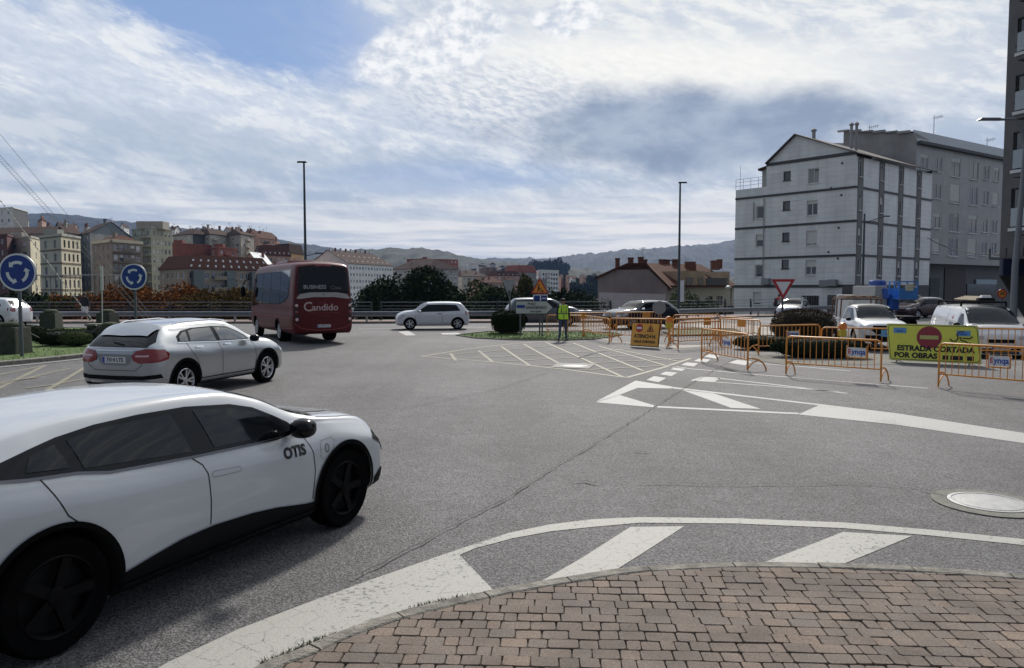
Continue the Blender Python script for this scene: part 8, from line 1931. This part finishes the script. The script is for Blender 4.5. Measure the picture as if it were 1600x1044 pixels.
def torso_shell(name, m, t, z0, z1, rx, ry, n=20, tl=1.0, cap=False):
    mb = MB(); vs = []; fs = []; K = 7
    for i in range(K):
        u = i/(K-1); z = z0 + (z1-z0)*u; s_ = 1.0 if u < .75 else 1 - (u - .75)*.5
        for j in range(n): a = 2*math.pi*j/n; vs.append((rx*s_*math.cos(a), ry*s_*math.sin(a)*(1+.04*math.sin(3*a+z*9)), z))
    for i in range(K-1):
        for j in range(n): fs.append((i*n+j, i*n+(j+1)%n, (i+1)*n+(j+1)%n, (i+1)*n+j))
    mb.add(vs, fs); return mb.build(name, m, t, smooth=True)
VEST = mat('lime_vest', (.55,.90,.05), .6, var=.1, vscale=6)
v_ = torso_shell('safety_vest', VEST, t, .90, 1.49, .215, .155)
torso_shell('vest_band', mat('grey_band', (.10,.11,.10), .5), v_, 1.12, 1.17, .220, .160)
mb = MB()
mb.bar((0, -.158, .91), (0, -.150, 1.42), .022, .01)
for s_ in (-1, 1): mb.bar((s_*.10, -.15, 1.17), (s_*.09, -.115, 1.48), .045, .01)
mb.build('vest_strap', MATS['grey_band'], v_)
v_ = torso_shell('hem', DARKC, t, .86, .93, .19, .14)
def c_walk(c): return 3 if c.z < .12 else 2 if (c.z < .50 or c.z > 1.52 or (c.z < .87 and abs(c.x) > .22)) else 0 if c.z < .93 and abs(c.x) < .21 else 1
t = person('person in a dark top and white shorts walking along the left railing', (-26.9, 47.8, .11), math.pi, {'rkn': (-.12,-.12,.52), 'ran': (-.12,-.05,.12), 'rto': (-.13,-.20,.07), 'lkn': (.12,.03,.50), 'lan': (.12,.20,.14), 'lto': (.13,.10,.05)}, ([mat('white_shorts', (.6,.6,.62), .9), DARKC, SKIN, mat('white_shoe', (.5,.5,.5), .8)], c_walk), 1.78)
torso_shell('shorts', MATS['white_shorts'], t, .62, .95, .20, .15); torso_shell('jacket', DARKC, t, .92, 1.47, .215, .16)
# cyclist
RJ = mat('red_jacket', (.50,.045,.02), .7)
def c_cyc(c): return 3 if c.z < .42 else 2 if c.z > 1.50 or (c.y < -.62) else 1 if c.z > .98 else 0
t = person('person in a red jacket riding a bicycle behind the railing', (AT(1212, 470, 62.4).x, 62.4, .0), math.pi/2 + .25, {'pel': (0,.10,1.0), 'sp1': (0,.03,1.13), 'sp2': (0,-.10,1.27), 'ch': (0,-.20,1.36), 'nk': (0,-.27,1.44), 'hd0': (0,-.31,1.50), 'hd1': (0,-.34,1.575), 'hd2': (0,-.34,1.64),
   'rsh': (-.17,-.22,1.38), 'rua': (-.22,-.34,1.28), 'rel': (-.25,-.45,1.18), 'rfa': (-.25,-.55,1.12), 'rwr': (-.25,-.64,1.08), 'rpm': (-.25,-.69,1.06), 'lsh': (.17,-.22,1.38), 'lua': (.22,-.34,1.28), 'lel': (.25,-.45,1.18), 'lfa': (.25,-.55,1.12), 'lwr': (.25,-.64,1.08), 'lpm': (.25,-.69,1.06),
   'rhp': (-.09,.06,.95), 'rth': (-.11,-.10,.88), 'rkn': (-.12,-.26,.78), 'rcf': (-.12,-.20,.60), 'ran': (-.12,-.14,.42), 'rto': (-.13,-.26,.36), 'lhp': (.09,.06,.95), 'lth': (.11,-.03,.78), 'lkn': (.12,-.12,.58), 'lcf': (.12,-.05,.40), 'lan': (.12,.0,.22), 'lto': (.13,-.13,.16)}, ([DARKC, RJ, SKIN, SHOE], c_cyc), 1.76)
lo = t.location.copy()
t = thing('bicycle', 'dark bicycle under the rider in the red jacket', 'bicycle', lo, math.pi/2 + .25)
for y in (.55, -.50):
    mb = MB(); mb.tube([(0, y + .335*math.cos(2*math.pi*k/24), .34 + .335*math.sin(2*math.pi*k/24)) for k in range(25)], .018, 6, caps=False); w_ = mb.build('wheel', RUBBER, t, smooth=True)
    mb = MB()
    for k in range(12): a = math.pi*k/6; mb.tube([(0, y, .34), (0, y + .32*math.cos(a), .34 + .32*math.sin(a))], .002, 4)
    mb.build('spokes', GALV, w_)
mb = MB(); 
for a, b in (((0,.55,.34),(0,.10,.30)), ((0,.10,.30),(0,.18,.85)), ((0,.55,.34),(0,.18,.80)), ((0,.18,.80),(0,-.36,.85)), ((0,.10,.30),(0,-.38,.75)), ((0,-.36,.98),(0,-.50,.34))): mb.tube([a, b], .018, 6)
mb.build('frame', BLACK, t)
mb = MB(); mb.tube([(-.27,-.62,1.03), (-.12,-.42,1.02), (.12,-.42,1.02), (.27,-.62,1.03)], .013, 6); mb.build('handlebar', BLACK, t); blob_part('saddle', BLACK, t, (0,.16,.90), (.15,.26,.06), 0, 2.5, 6)
# ================================================================== haze
mb = MB(); mb.box((0, 3000, 150), (20000, 8000, 360)); o = mb.build('haze', None)
hm = D.materials.new('haze'); hm.use_nodes = True; N, L = nodes(hm); N.clear(); pv = N.new('ShaderNodeVolumePrincipled'); pv.inputs['Color'].default_value = (.38,.58,1,1); pv.inputs['Density'].default_value = 9.0e-5; pv.inputs['Anisotropy'].default_value = 0
ou = N.new('ShaderNodeOutputMaterial'); L.new(pv.outputs[0], ou.inputs['Volume']); o.data.materials.clear(); o.data.materials.append(hm); tag(o, kind='stuff')
